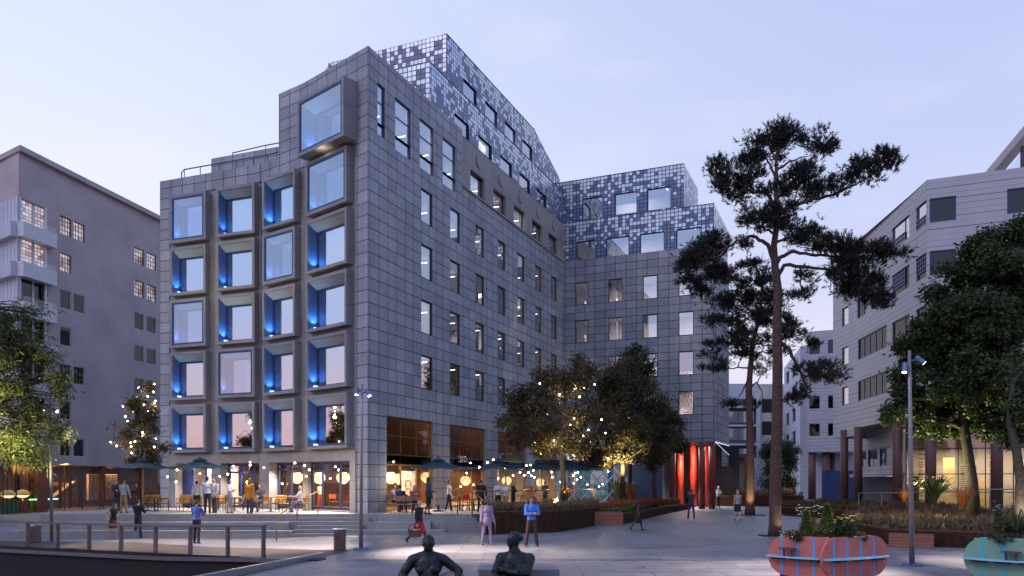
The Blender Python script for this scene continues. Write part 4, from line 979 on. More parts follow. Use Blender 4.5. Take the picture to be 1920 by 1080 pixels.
# ================================================================== FARTHER BUILDINGS
def slab_building(name, label, px0, px1, ytop, ybot, d, m, rows, cols, win=True, gm='dark glass', depthm=14, turn=0.0, side=None, y0=None):
    a = P(px0, 900, d); b = P(px1, 900, d+turn); F = Fac((a.x, a.y, 0), Vector((b.x-a.x, b.y-a.y, 0)), Vector((b.y-a.y, -(b.x-a.x), 0))); L = (b-a).xy.length
    zt = EYE+(HY-ytop)/FP*d; zb = EYE+(HY-ybot)/FP*d if ybot else .25
    root = empty(name, (a.x, a.y, zb), label, 'building'); O_ = (a.x, a.y, zb)
    hs = []
    for r in rows:
        z = EYE+(HY-r[1])/FP*d; z2 = EYE+(HY-r[0])/FP*d
        for c0, c1 in cols: hs.append((L*c0, L*c1, z, z2))
    mb = MB(); F.wall(mb, 0, L, zb, zt, hs, depth=.3)
    mb.face([F.p(0, zt), F.p(L, zt), F.p(L, zt, -depthm), F.p(0, zt, -depthm)])
    for s in (0, L): mb.face([F.p(s, zb), F.p(s, zb, -depthm), F.p(s, zt, -depthm), F.p(s, zt)])
    mb.face([F.p(0, zb), F.p(0, zb, -depthm), F.p(L, zb, -depthm), F.p(L, zb)])
    mb.build('wall', m, root, O_)
    for h in hs: F.window(root, *h, -.2, gm=gm, fm='navy metal', w=.08, bars=(.5,) if h[1]-h[0] > 1.6 else ())
    ib = MB(); F.quad(ib, .3, L-.3, zb+.3, zt-.3, -2.5); ib.build('inner_wall', 'interior dark', root, O_)
    return root, F, L, zt, zb
rt, F, L, zt, zb = slab_building('siding_office_building', 'pale boarded office block on brown columns standing farther back behind the curved one', 1513, 1600, 622, 848, 92, 'pale siding', ((640, 665), (690, 716), (743, 767), (795, 818)), ((.05, .28), (.46, .82)), turn=-2)
q = Fac(F.p(0, 0), -F.n, -F.u); mb = MB(); hs = [(2, 4, zt-3.2-3.2*k-1.6+1.2, zt-3.2-3.2*k+1.2) for k in range(4)]; q.wall(mb, 0, 14, zb, zt, hs, depth=.2); mb.build('side_wall', 'pale siding', rt, tuple(wloc(rt)))
for h in hs: q.window(rt, *h, -.12, gm='dark glass', fm='navy metal')
for s, t in ((.5, -.6), (2.0, -.8), (2.4, -4), (5.2, -5)):
    p = F.p(s, 0, t); mb = MB(); mb.lathe((p.x, p.y, 0), [(.42, .28), (.42, zb)], 14); mb.build('column', 'brown column', rt, (p.x, p.y, .28), smooth=True)
slab_building('white_apartment_block', 'narrow pale blue white apartment block far down the street behind the tall pine', 1470, 1500, 690, None, 118, 'pale wall', [(y, y+22) for y in (705, 742, 780, 818, 856)], ((.15, .35), (.55, .75)), turn=-18, depthm=10)
rt, F, L, zt, zb = slab_building('cream_apartment_block', 'cream apartment block with recessed floors at the end of the street', 1413, 1474, 720, None, 128, 'cream wall', [(y, y+26) for y in (748, 790, 832)], ((.25, .9),), depthm=12)
mb = MB(); F.box(mb, L*.02, L*.18, .3, zt-1.5, 0, .4); mb.build('white_panel', 'pale wall', rt, tuple(wloc(rt)))
rt, F, L, zt, zb = slab_building('bridge_building', 'glass banded bridge building spanning the street over a bright gap', 1352, 1418, 748, 858, 112, 'interior dark', ((770, 793), (802, 826), (840, 852)), ((.04, .96),), gm='rear glass', depthm=12)
mb = MB()
for y in (762, 797, 832): z = EYE+(HY-y)/FP*112; F.box(mb, -.2, L+.2, z-.25, z, -.1, .9)
mb.build('balcony', 'pale wall', rt, tuple(wloc(rt)))
mb = MB(); F.box(mb, L*.66, L*.86, .25, zb, -6, 0); F.box(mb, 0, L*.1, .25, zb, -6, 0); mb.build('pillar', 'brown column', rt, tuple(wloc(rt)))
mb = MB(); F.box(mb, 0, L, zt, zt+2.2, -11, -.6); mb.build('roof_storey', 'pale wall', rt, tuple(wloc(rt)))
slab_building('distant_office', 'low pale office block seen through the gap under the bridge building', 1340, 1440, 884, None, 210, 'pale wall', [(888, 892), (895, 899)], [(k/8+.02, k/8+.1) for k in range(8)])
slab_building('orange_kiosk', 'dim ochre kiosk behind the columns of the farther boarded block', 1490, 1535, 896, None, 104, 'orange plaster', (), (), depthm=4)
# blue hoarding by the columns
a = P(1541, 900, 82); mb = MB(); mb.obox((a.x, a.y, .28), (4.6, -1.5, 0), (.05, .15, 0), (0, 0, 3.2)); tag(mb.build('hoarding', mat('blue hoarding', (.07, .10, .26), .6, var=.2), origin=(a.x, a.y, .28)), 'tall dark blue hoarding panel between the brown columns', 'hoarding')
# ================================================================== FIGURES
BAKE = []
_cl = {}
def cloth(name, c, rough=.85, metal=0.0):
    if name not in _cl: _cl[name] = mat(name, c, rough, metal, var=.14, scale=7)
    return _cl[name]
SKIN = {'fair': (.52, .30, .22), 'tan': (.36, .19, .12), 'dark': (.09, .045, .028)}
for k, c in SKIN.items(): cloth('skin '+k, c, .55)
HAIR = {'black': (.012, .010, .009), 'brown': (.05, .025, .014), 'grey': (.25, .24, .23), 'blond': (.38, .25, .12), 'red': (.20, .06, .025), 'ginger': (.28, .11, .03)}
for k, c in HAIR.items(): cloth('hair '+k, c, .6)
def rm(mb, name, m, parent, vox, smooth=6, fac=.5):
    """one continuous skin grown round overlapping volumes"""
    o = mb.build(name, m if isinstance(m, list) else [m], None); o.parent = parent
    r = o.modifiers.new('r', 'REMESH'); r.mode = 'VOXEL'; r.voxel_size = vox; r.use_smooth_shade = True
    if smooth: q = o.modifiers.new('s', 'SMOOTH'); q.factor = fac; q.iterations = smooth
    BAKE.append(o); return o
def rotm(ax, deg): return Matrix.Rotation(R(deg), 3, ax)
def figure(name, label, loc, h, face, top=(.1, .1, .1), bottom=(.03, .03, .04), shoes=(.02, .015, .012), skin='fair', hair='brown', hairlen=0, sex='m',
           la=(0, 0, 4), ra=(0, 0, 4), ll=(3, 4), rl=(-3, 4), lean=0, head=(0, 0), sit=None, sleeves='long', skirt=None, jacket=0, legs='trousers', hat=None, group=None, topname=None, botname=None, stature=1.0):
    """la/ra: shoulder flexion, elbow bend, abduction [, forearm turn inwards]; ll/rl: hip flexion, knee bend; face: heading in degrees, 0 looks at the camera"""
    root_loc = Vector(loc); S = h/1.75; fem = sex == 'f'
    hipz = .93 if sit is None else sit+.11
    T = rotm('X', lean)                                   # lean > 0 bends forward (towards -y)
    hip = Vector((0, 0, hipz)); sw = .165 if fem else .19; hw = .088
    def tp(x, y, z): return hip+T @ Vector((x, y, z))
    neck = tp(0, .01, .535); headc = tp(0, -.015, .70); HT = T @ rotm('Z', head[0]) @ rotm('X', head[1])
    def hp(x, y, z): return headc+HT @ Vector((x, y, z))
    J = {}
    for s, A, Lg, k in ((1, la, ll, 'l'), (-1, ra, rl, 'r')):
        sh = tp(s*sw, .01, .475); fl, el, ab = A[:3]; tw = A[3] if len(A) > 3 else 0
        Ru = T @ rotm('Y', -s*ab) @ rotm('X', -fl)
        e = sh+Ru @ Vector((0, 0, -.285)); Rf = Ru @ rotm('Z', s*-tw) @ rotm('X', -el)
        w = e+Rf @ Vector((0, 0, -.25)); J[k] = (sh, e, w, Rf)
        hj = Vector((s*hw, 0, hipz-.02)); f, kn = Lg[:2]; oa = Lg[2] if len(Lg) > 2 else 2
        Rl = rotm('Y', -s*oa) @ rotm('X', -f); kj = hj+Rl @ Vector((0, 0, -.43)); Rs = Rl @ rotm('X', kn); aj = kj+Rs @ Vector((0, 0, -.42)); J[k+'L'] = (hj, kj, aj, Rs)
    low = min(J['lL'][2].z, J['rL'][2].z)-.075
    dz = -low if sit is None else 0
    def sc(p): return (Vector(p)+Vector((0, 0, dz)))*S
    def cap(mb, a, b, ra_, rb_, n=10): mb.cap(sc(a), sc(b), ra_*S, rb_*S, n)
    def ell(mb, c, r, rot=None, n=14): mb.ell(sc(c), tuple(q*S for q in r), n, 10, 0, rot)
    body = MB()
    # head, face, neck
    ell(body, hp(0, 0, .012), (.073, .090, .105), HT); ell(body, hp(0, -.022, -.055), (.052, .062, .055), HT)
    ell(body, hp(0, -.093, -.012), (.014, .020, .026), HT, 8); ell(body, hp(0, -.080, -.062), (.028, .014, .013), HT, 8); ell(body, hp(0, -.078, .032), (.05, .016, .012), HT, 8)
    for s in (1, -1): ell(body, hp(s*.076, .008, -.005), (.012, .022, .032), HT, 8)
    cap(body, neck, hp(0, .015, -.05), .056, .052)
    ell(body, tp(0, 0, .40), (.13, .085, .14), T); ell(body, tp(0, 0, .12), (.12, .085, .18), T)
    for k, s in (('l', 1), ('r', -1)):
        sh, e, w, Rf = J[k]
        cap(body, sh, e, .046, .038); cap(body, e, w, .039, .027)
        hc = w+Rf @ Vector((0, 0, -.05)); ell(body, hc, (.020, .040, .052), Rf, 10)
        for i, (y, ln) in enumerate(((-.030, .062), (-.010, .074), (.011, .070), (.030, .054))):      # four fingers, slightly curled
            a0 = w+Rf @ Vector((0, y, -.088)); a1 = w+Rf @ Vector((-s*.008, y*1.1, -.088-ln*.55)); a2 = w+Rf @ Vector((-s*.028, y*1.1, -.088-ln*.95))
            cap(body, a0, a1, .0105, .0095, 6); cap(body, a1, a2, .0095, .008, 6)
        t0 = w+Rf @ Vector((0, -.034, -.035)); t1 = w+Rf @ Vector((-s*.012, -.062, -.075)); t2 = w+Rf @ Vector((-s*.022, -.066, -.105)); cap(body, t0, t1, .013, .0115, 6); cap(body, t1, t2, .0115, .009, 6)
        hj, kj, aj, Rs = J[k+'L']; cap(body, hj, kj, .078, .052); cap(body, kj+Rs @ Vector((0, .012, -.1)), aj, .052, .034); cap(body, kj, kj+Rs @ Vector((0, 0, -.12)), .05, .05)
    root = empty(name, tuple(root_loc), label, 'person', group, 0)
    b = rm(body, 'body', cloth('skin '+skin, SKIN[skin]), root, .0125*S, 3, .35)
    # face: eyes and mouth
    eb = MB()
    for s in (1, -1): ell(eb, hp(s*.031, -.083, .014), (.012, .006, .0075), HT, 8)
    eb.build('eyes', cloth('eye dark', (.02, .015, .012), .3)).parent = root
    mbm = MB(); ell(mbm, hp(0, -.0915, -.060), (.022, .006, .006), HT, 8); mbm.build('mouth', cloth('lip', (.30, .10, .085), .5), None).parent = root
    # hair
    hb = MB(); ell(hb, hp(0, .018, .040), (.080, .088, .088), HT)
    if hat: pass
    elif hairlen == 0: ell(hb, hp(0, .045, .0), (.074, .062, .085), HT)
    else:
        ell(hb, hp(0, .045, -.02), (.082, .068, .10), HT)
        for s in (1, -1): cap(hb, hp(s*.058, .03, .0), hp(s*.062, .045, -.06-.12*hairlen), .034, .030)
        cap(hb, hp(0, .06, 0), hp(0, .075, -.06-.14*hairlen), .055, .040)
    rm(hb, 'hair' if not hat else 'headscarf', cloth('hair '+hair, HAIR[hair]) if not hat else cloth('headscarf '+str(hat), hat), root, .014*S, 2)
    tn = topname or ('shirt' if not jacket else 'jacket')
    tb = MB(); g = .012+.014*jacket
    chest = (.150 if fem else .170, .105, .17); ell(tb, tp(0, 0, .36), (chest[0]+g, chest[1]+g, chest[2]), T); ell(tb, tp(0, .0, .18), ((.125 if fem else .148)+g, .098+g, .17), T)
    if fem: 
        for s in (1, -1): ell(tb, tp(s*.06, -.085, .345), (.058, .05, .06), T)
    ell(tb, tp(0, 0, .04), (.155+g, .112+g, .10), T)
    if jacket: ell(tb, tp(0, 0, -.05), (.165+g, .118+g, .13+.06*jacket), T)
    cap(tb, tp(0, .012, .44), tp(0, .008, .535), .085, .064)
    for k, s in (('l', 1), ('r', -1)):
        sh, e, w, Rf = J[k]; cap(tb, tp(s*.06, .01, .455), sh, .075, .063+g*.5)
        if sleeves == 'none': continue
        if sleeves == 'short': cap(tb, sh, sh.lerp(e, .6), .062+g*.4, .056+g*.4)
        else:
            cap(tb, sh, e, .062+g*.5, .049+g*.5)
            end = w if sleeves == 'long' else e.lerp(w, .35)
            cap(tb, e, e.lerp(end, .96), .050+g*.5, .038+g*.5)
    rm(tb, tn, cloth('cloth '+str(top), top), root, .016*S, 3, .4)
    bb = MB()
    if legs in ('trousers', 'tights'):
        r = 1.0 if legs == 'trousers' else .82
        ell(bb, hip+Vector((0, 0, .02)), (.160, .118, .115)); 
        for k in ('l', 'r'):
            hj, kj, aj, Rs = J[k+'L']; cap(bb, hj, kj, .096*r, .068*r); cap(bb, kj, aj+Rs @ Vector((0, 0, -.02)), .068*r, .052*r if not fem else .046*r)
            cap(bb, kj+Rs @ Vector((0, .015, -.10)), kj+Rs @ Vector((0, .012, -.2)), .062*r, .058*r)
        rm(bb, botname or 'trousers', cloth('cloth '+str(bottom), bottom), root, .016*S, 3, .4)
    if skirt:
        c, ln, fl = skirt; kb = MB(); mid = (J['lL'][1]+J['rL'][1])/2; dr = (mid-hip); dr = Vector((dr.x, dr.y*.9, dr.z)).normalized()
        ell(kb, hip+Vector((0, 0, .05)), (.158, .115, .10))
        for i in range(7): t = i/6; q = hip+dr*(ln*t); ell(kb, q, (.155+fl*t, .120+fl*.8*t, .06), None)
        if sit is not None or True:
            for k in ('l', 'r'): hj, kj, aj, Rs = J[k+'L']; cap(kb, hj, hj.lerp(kj, min(1, ln/.45)), .095, .088)
        rm(kb, 'skirt', cloth('cloth '+str(c), c), root, .017*S, 3, .4)
    for k in ('l', 'r'):
        hj, kj, aj, Rs = J[k+'L']; sb_ = MB(); F_ = Matrix.Rotation(0, 3, 'X') if sit is not None or abs((Rs @ Vector((0, 0, -1))).y) < .45 else Rs
        cap(sb_, aj+F_ @ Vector((0, .03, -.035)), aj+F_ @ Vector((0, -.12, -.048)), .040, .032); cap(sb_, aj, aj+F_ @ Vector((0, .02, -.03)), .045, .042)
        rm(sb_, 'shoe', cloth('shoe '+str(shoes), shoes, .45), root, .014*S, 2)
    root.rotation_euler.z = R(face)
    root['_S'] = S
    w = J['l'][2]+J['l'][3] @ Vector((0, 0, -.06)), J['r'][2]+J['r'][3] @ Vector((0, 0, -.06)); mw = Matrix.Rotation(R(face), 3, 'Z')
    for ch in root.children: ch.location = (0, 0, 0)
    del root['_S']
    return root, [root_loc+mw @ sc(q) for q in w], (lambda p: root_loc+mw @ sc(p)), J
def at_px(px, py, lev): return G(px, py, TZ if lev else None)
def man(label, px, py, pt, lev, face, **k):
    p = at_px(px, py, lev); h = (py-pt)/FP*p.y; k.setdefault('sex', 'm')
    return figure('person', label, p, h/1.0, face, **k)
WHITE, LGREY, DK, BLK, NAVY = (.60, .58, .58), (.38, .38, .41), (.028, .028, .034), (.014, .014, .017), (.025, .035, .075)
UP = (18, 95, 6, 40)       # arm bent, hand in front of the chest
# ---- on the plaza and the promenade
man('woman in black top and red skirt leaning with a hand on her hip', 212, 1011, 943, 0, 60, sex='f', top=BLK, sleeves='none', skirt=((.16, .015, .025), .34, .07), legs='bare', shoes=(.35, .25, .22), hair='red', hairlen=.6, ra=(-20, 80, 45, 20), la=UP, lean=12, head=(10, 22), rl=(-8, 10), ll=(6, 4))
man('man in black jacket and dark jeans with his back turned before the seating steps', 259, 1009, 937, 0, 170, top=BLK, jacket=.6, bottom=(.02, .025, .045), hair='black', la=(30, 100, 14, 45), ra=(30, 100, 14, 45), ll=(4, 2, 6), rl=(-4, 2, 6), head=(0, 18))
man('man in blue shirt and black trousers seen from behind at the deck railing', 369, 1019, 938, 0, 168, top=(.05, .11, .34), bottom=BLK, hair='brown', la=(24, 70, 10, 30), ra=(28, 80, 8, 40), head=(-10, 22))
wb = man('woman in black cardigan and red skirt walking past the stone steps', 786, 1022, 936, 0, 58, sex='f', top=BLK, skirt=((.36, .02, .025), .42, .0), legs='tights', bottom=BLK, shoes=BLK, hair='blond', ra=(4, 6, 6), la=(-12, 20, 6), ll=(24, 10), rl=(-26, 22), head=(-45, 0))
man('woman in lilac trouser suit and red shoes standing by the corten planter', 913, 1022, 934, 0, 18, sex='f', top=(.26, .21, .30), jacket=1.0, bottom=(.24, .19, .28), shoes=(.17, .03, .02), skin='dark', hair='black', hairlen=.7, la=(2, 14, 8), ra=(0, 8, 8), head=(20, 0), ll=(3, 2, 5), rl=(-3, 2, 5))
man('man in bright blue shirt and brown trousers looking down at his hands', 997, 1026, 931, 0, 12, top=(.055, .19, .62), bottom=(.055, .025, .022), shoes=(.10, .03, .02), skin='tan', hair='black', la=(20, 92, 10, 60), ra=(20, 92, 10, 60), head=(0, 30), ll=(3, 2, 7), rl=(-3, 4, 7))
man('woman in black dress walking alone across the plaza before the grasses', 1197, 995, 928, 0, 100, sex='f', top=BLK, sleeves='none', skirt=(BLK, .48, .06), legs='bare', skin='dark', hair='black', shoes=(.05, .02, .015), la=(14, 30, 6), ra=(-12, 14, 6), ll=(20, 8), rl=(-22, 16))
man('man in dark jacket and jeans holding both hands up to his face', 1296, 973, 918, 0, 185, top=(.03, .03, .045), jacket=.4, bottom=(.03, .045, .11), hair='black', la=(55, 120, 14, 40), ra=(55, 120, 14, 40), ll=(3, 0, 6), rl=(-3, 0, 6))
man('woman in white headscarf and long dark skirt by the red columns', 1347, 953, 912, 0, 20, sex='f', top=(.42, .42, .48), sleeves='long', skirt=(DK, .72, .05), legs='bare', hat=(.55, .50, .52), hair='grey', la=(25, 90, 8, 40), ra=(25, 90, 8, 40))
man('woman in grey top and short black skirt with a bag walking up the street', 1383, 976, 919, 0, 178, sex='f', top=(.30, .30, .33), sleeves='none', skirt=(BLK, .36, .02), legs='bare', hair='blond', hairlen=.5, la=(-6, 10, 6), ra=(12, 30, 8), ll=(8, 4), rl=(-8, 6))
man('person in dark clothes at the planter under the curved office building', 1577, 934, 901, 0, 40, sex='f', top=DK, bottom=DK, hair='black', hairlen=.6)
man('person in striped top and cap standing by the blue wall', 1219, 952, 913, 0, 30, top=(.42, .42, .44), bottom=DK, hair='ginger', la=UP)
man('person in dark coat standing behind a slim tree trunk at the blue wall', 1230, 951, 913, 0, -20, top=DK, jacket=.6, bottom=(.12, .16, .22), hair='black')
# ---- on the terrace, left
man('man in dark suit jacket facing the café terrace by the bar windows', 219, 959, 900, 1, 25, top=(.03, .03, .045), jacket=.5, bottom=NAVY, hair='grey', la=(8, 20, 5), ra=(20, 80, 6, 40))
man('man in grey pullover and mustard trousers seen from behind on the terrace', 232, 962, 899, 1, 175, top=(.33, .32, .34), bottom=(.30, .19, .07), hair='brown', ra=(5, 15, 10), la=(20, 80, 8, 30), ll=(3, 2, 6), rl=(-3, 2, 6))
man('waiter in black carrying a tray past the yellow chairs', 263, 957, 906, 1, -60, top=BLK, bottom=BLK, hair='red', ra=(50, 60, 12, 10), la=(10, 30, 6), lean=14)
man('man in white shirt and black trousers with his back turned under the parasol', 369, 960, 902, 1, 180, top=WHITE, bottom=BLK, hair='black', la=(0, 5, 8), ra=(0, 5, 8))
man('tall man in white shirt and charcoal trousers with his back turned beside the parasol pole', 389, 963, 894, 1, 188, top=WHITE, bottom=(.04, .035, .03), hair='black', ra=(20, 85, 6, 45), la=(4, 20, 6), head=(-30, 0))
man('bald man in pale grey jacket facing the camera beside the parasol', 402, 962, 897, 1, -25, top=(.42, .41, .44), jacket=.6, bottom=(.07, .055, .06), hair='brown', skin='fair', la=(5, 15, 8), ra=(20, 80, 6, 40))
man('woman in pale denim jacket and grey trousers holding a phone', 431, 962, 899, 1, 78, sex='f', top=(.46, .50, .56), jacket=.5, bottom=(.28, .28, .33), shoes=(.10, .03, .02), hair='black', hairlen=.4, la=UP, ra=UP)
man('woman in long orange coat seen from behind by the glass doors', 468, 963, 897, 1, 165, sex='f', top=(.62, .24, .015), jacket=2.0, bottom=NAVY, shoes=BLK, hair='ginger', hairlen=.9, la=(2, 10, 6), ra=(2, 10, 6))
def seated(label, px, py, lev, face, h=1.75, **k):
    return figure('person', label, at_px(px, py, lev), h, face, sit=.46, ll=(84, 86, 10), rl=(82, 84, 10), **k)
seated('man in navy pullover sitting on a terrace chair with hands on his knees', 489, 960.5, 1, -25, 1.8, top=(.03, .035, .06), bottom=(.05, .045, .05), hair='brown', la=(38, 40, 14), ra=(38, 40, 14), head=(-30, 0), shoes=(.03, .02, .015))
seated('blond woman in pale blouse sitting sideways at the blue framed glazing', 563, 960.5, 1, -65, 1.7, sex='f', top=(.42, .42, .50), sleeves='short', bottom=(.10, .11, .25), hair='blond', hairlen=.7, la=(40, 50, 8), ra=(40, 50, 8))
# ---- inside the left hall
def inside(label, F, px, t, face, top_px, **k):
    q = F.p(F.s_at(px, t), TZ, t); h = (EYE+(HY-top_px)/FP*q.y-TZ); return figure('person', label, q, min(1.85, max(1.5, h)), face, **k)
inside('person in brown standing inside behind the left pane of the blue framed glazing', SD, 539, -2.4, 20, 908, top=(.09, .045, .03), bottom=DK, hair='red')
inside('bartender in black waistcoat behind the middle of the blue framed glazing', SD, 579, -2.6, 10, 908, top=(.04, .04, .05), bottom=DK, hair='brown', la=UP)
inside('person in white T-shirt inside behind the blue framed glazing', SD, 600, -2.4, 60, 910, top=WHITE, sleeves='short', bottom=(.35, .03, .03), hair='red', la=UP)
# ---- terrace, right
seated('guest in white shirt and dark waistcoat sitting beside the stone corner pier', 739, 959.5, 1, 60, 1.75, top=(.40, .38, .40), bottom=DK, hair='black', la=(40, 60, 6), ra=(40, 60, 6))
seated('guest in navy jacket sitting with back turned to the plaza by the corner pier', 750, 962, 1, 165, 1.75, top=NAVY, jacket=.4, bottom=DK, hair='black', la=(40, 60, 6), ra=(40, 60, 6))
seated('guest in red check shirt sitting at the table under the poster', 777, 961, 1, 20, 1.72, top=(.34, .07, .06), bottom=DK, hair='red', hairlen=.5, la=(40, 80, 6, 30), ra=(40, 80, 6, 30))
bagw = man('woman in navy jacket and short dark skirt with a shoulder bag by the glazing', 803, 964.5, 895, 1, 120, sex='f', top=(.05, .06, .14), jacket=.3, skirt=(BLK, .42, .02), legs='bare', skin='dark', hair='black', hairlen=.5, la=(10, 70, 6, 20), ra=(4, 10, 6), ll=(8, 4), rl=(-10, 8))
man('waiter in white shirt and black trousers carrying a plate past the lit pier', 842, 958.5, 901, 1, 80, top=WHITE, sleeves='mid', bottom=BLK, shoes=(.5, .48, .48), hair='black', la=(25, 85, 6, 10), ra=(25, 85, 6, 10), ll=(8, 4), rl=(-8, 8))
man('man in black suit seen from behind at the terrace rail', 902, 961, 900, 1, 178, top=BLK, jacket=.8, bottom=BLK, hair='black', la=(2, 10, 10), ra=(2, 10, 10), ll=(2, 0, 5), rl=(-2, 0, 5))
man('woman in white blouse and dark dungarees standing on the right terrace', 934, 960, 902, 1, 20, sex='f', top=WHITE, sleeves='short', bottom=DK, hair='grey', la=(2, 10, 8), ra=(2, 10, 8))
man('woman in white blouse and tan trousers on the right terrace', 948, 960, 904, 1, -40, sex='f', top=WHITE, sleeves='short', bottom=(.34, .22, .12), hair='blond', hairlen=.5, la=UP, ra=UP)
man('man in black with crossed arms facing the couple in white', 962, 959, 902, 1, 70, top=BLK, bottom=BLK, hair='ginger', la=UP, ra=UP)
man('person in rust shirt standing on the terrace behind the man in bright blue', 994, 952, 905, 1, 40, top=(.22, .09, .06), bottom=(.26, .18, .13), skin='tan', hair='brown', ra=(0, 70, 30, 20))
man('person in tan jacket standing close behind the one in rust shirt', 1003, 951, 905, 1, -60, top=(.30, .17, .11), jacket=.3, bottom=(.08, .05, .04), skin='tan', hair='black')
man('person in dark blue jacket by the yellow lit doorway', 1022, 950, 903, 1, 150, top=(.02, .03, .07), jacket=.5, bottom=BLK, hair='black', la=UP)
man('person in pale clothes walking behind the orange planting', 1114, 949, 913, 1, -50, top=(.46, .44, .46), bottom=(.35, .28, .2), hair='brown', la=UP)
# ================================================================== HELD THINGS
def basket():
    _, hands, tr, J = wb; c = hands[1]+Vector((-.05, -.10, -.30))
    root = empty('wicker_basket', tuple(c), 'dark wicker basket hanging from the hand of the woman in the red skirt', 'basket')
    mb = MB(); mb.lathe((0, 0, 0), [(.20, -.14), (.22, -.12), (.26, .10), (.28, .12), (.25, .11), (.20, -.11)], 18); mb.build('bowl', mat('wicker', (.07, .04, .04), .8, var=.7, scale=40)).parent = root
    mb = MB(); mb.tube([(.25*math.cos(t), 0, .12+.24*math.sin(t)) for t in [math.pi*i/10 for i in range(11)]], .014, 6); mb.build('handle', 'wicker').parent = root
    mb = MB(); r_ = random.Random(2)
    for i in range(7): mb.ell((r_.uniform(-.14, .14), r_.uniform(-.14, .14), .10), r_.uniform(.04, .07), 8, 6)
    tag(mb.build('groceries', cloth('groceries', (.30, .22, .14), .8)), kind='stuff').parent = root
basket()
def bag(owner, dx, label, col, z=.95, size=(.10, .26, .26)):
    _, hands, tr, J = owner; c = tr((dx, .10, z)); root = empty('shoulder_bag', tuple(c), label, 'bag')
    mb = MB(); mb.prism([(-size[1]/2, -size[0]/2), (size[1]/2, -size[0]/2), (size[1]/2*.9, size[0]/2), (-size[1]/2*.9, size[0]/2)], -size[2]/2, size[2]/2); mb.build('pouch', cloth('bag '+str(col), col, .5)).parent = root
    mb = MB(); mb.tube([(-.10, 0, size[2]/2), (-.05, -.03, .42), (.05, -.03, .42), (.10, 0, size[2]/2)], .011, 5); mb.build('strap', cloth('bag '+str(col), col, .5)).parent = root
bag(bagw, -.22, 'black shoulder bag hanging behind the woman in the navy jacket', BLK)
# ================================================================== BRONZE FIGURES ON BOULDERS (foreground)
def statue(label, base, parts_fn, name='bronze_statue'):
    root = empty(name, tuple(base), label, 'statue'); parts_fn(root); root.scale = (.93, .93, .93); return root
def bronze_a(root):      # reclining broad nude, arms resting on the boulder
    b = MB()
    b.ell((0, 0, .61), (.100, .118, .140)); b.ell((0, -.03, .545), (.075, .09, .075)); b.ell((0, -.118, .595), (.018, .022, .035)); b.ell((0, -.10, .548), (.03, .016, .014)); b.ell((0, -.098, .64), (.065, .02, .014))
    for s in (1, -1): b.ell((s*.100, .01, .60), (.014, .028, .040)); b.ell((s*.035, -.103, .618), (.016, .010, .009))
    b.ell((0, .03, .65), (.112, .115, .120)); b.ell((0, .10, .61), (.08, .06, .07))
    b.cap((0, .02, .40), (0, .005, .52), .11, .078)
    b.ell((0, .02, .22), (.25, .15, .22)); b.ell((0, .0, .02), (.20, .15, .18)); b.ell((0, -.04, -.08), (.25, .20, .16)); b.ell((0, -.11, .06), (.10, .06, .12))
    for s in (1, -1):
        b.ell((s*.115, -.095, .165), (.10, .070, .085)); b.cap((s*.08, .03, .40), (s*.26, .02, .33), .085, .10)
    b.cap((.28, .02, .32), (.53, .04, .13), .092, .078); b.cap((.53, .04, .13), (.50, -.16, .0), .076, .052)
    b.ell((.49, -.22, -.05), (.05, .06, .045))
    for i, (dx, L_) in enumerate(((-.045, .09), (-.015, .11), (.015, .105), (.045, .08))): b.cap((.49+dx, -.25, -.06), (.49+dx*1.2, -.28, -.06-L_), .017, .013)
    b.cap((.45, -.20, -.03), (.41, -.25, -.08), .019, .015)
    b.cap((-.28, .02, .32), (-.46, -.02, .04), .092, .078); b.cap((-.46, -.02, .04), (-.30, -.20, -.07), .076, .055); b.ell((-.24, -.23, -.09), (.06, .05, .04))
    for i, (dy, L_) in enumerate(((-.03, .09), (-.01, .11), (.012, .10), (.034, .08))): b.cap((-.20, -.235+dy, -.09), (-.20+L_, -.25+dy, -.10), .017, .013)
    b.cap((-.25, -.26, -.07), (-.20, -.30, -.08), .019, .015)
    b.cap((.13, -.06, -.14), (.30, -.52, -.10), .15, .11); b.cap((.30, -.52, -.10), (.20, -.55, -.55), .105, .07)
    b.cap((-.13, -.06, -.14), (-.20, -.55, -.16), .15, .11); b.cap((-.20, -.55, -.16), (-.05, -.85, -.45), .105, .07)
    for x, y in ((.20, -.60), (-.03, -.92)): b.cap((x, y, -.56), (x, y-.18, -.62), .06, .045)
    rm(b, 'figure', M['bronze'], root, .013, 5, .45)
    k = MB(); k.ell((.42, .05, -.28), (.34, .34, .42), 18, 14); k.ell((-.42, .02, -.42), (.32, .34, .42), 18, 14); k.ell((-.02, -.12, -.42), (.50, .50, .28), 18, 14); k.ell((0, -.1, -.80), (.80, .75, .50), 18, 12)
    rm(k, 'boulder', M['boulder'], root, .04, 3)
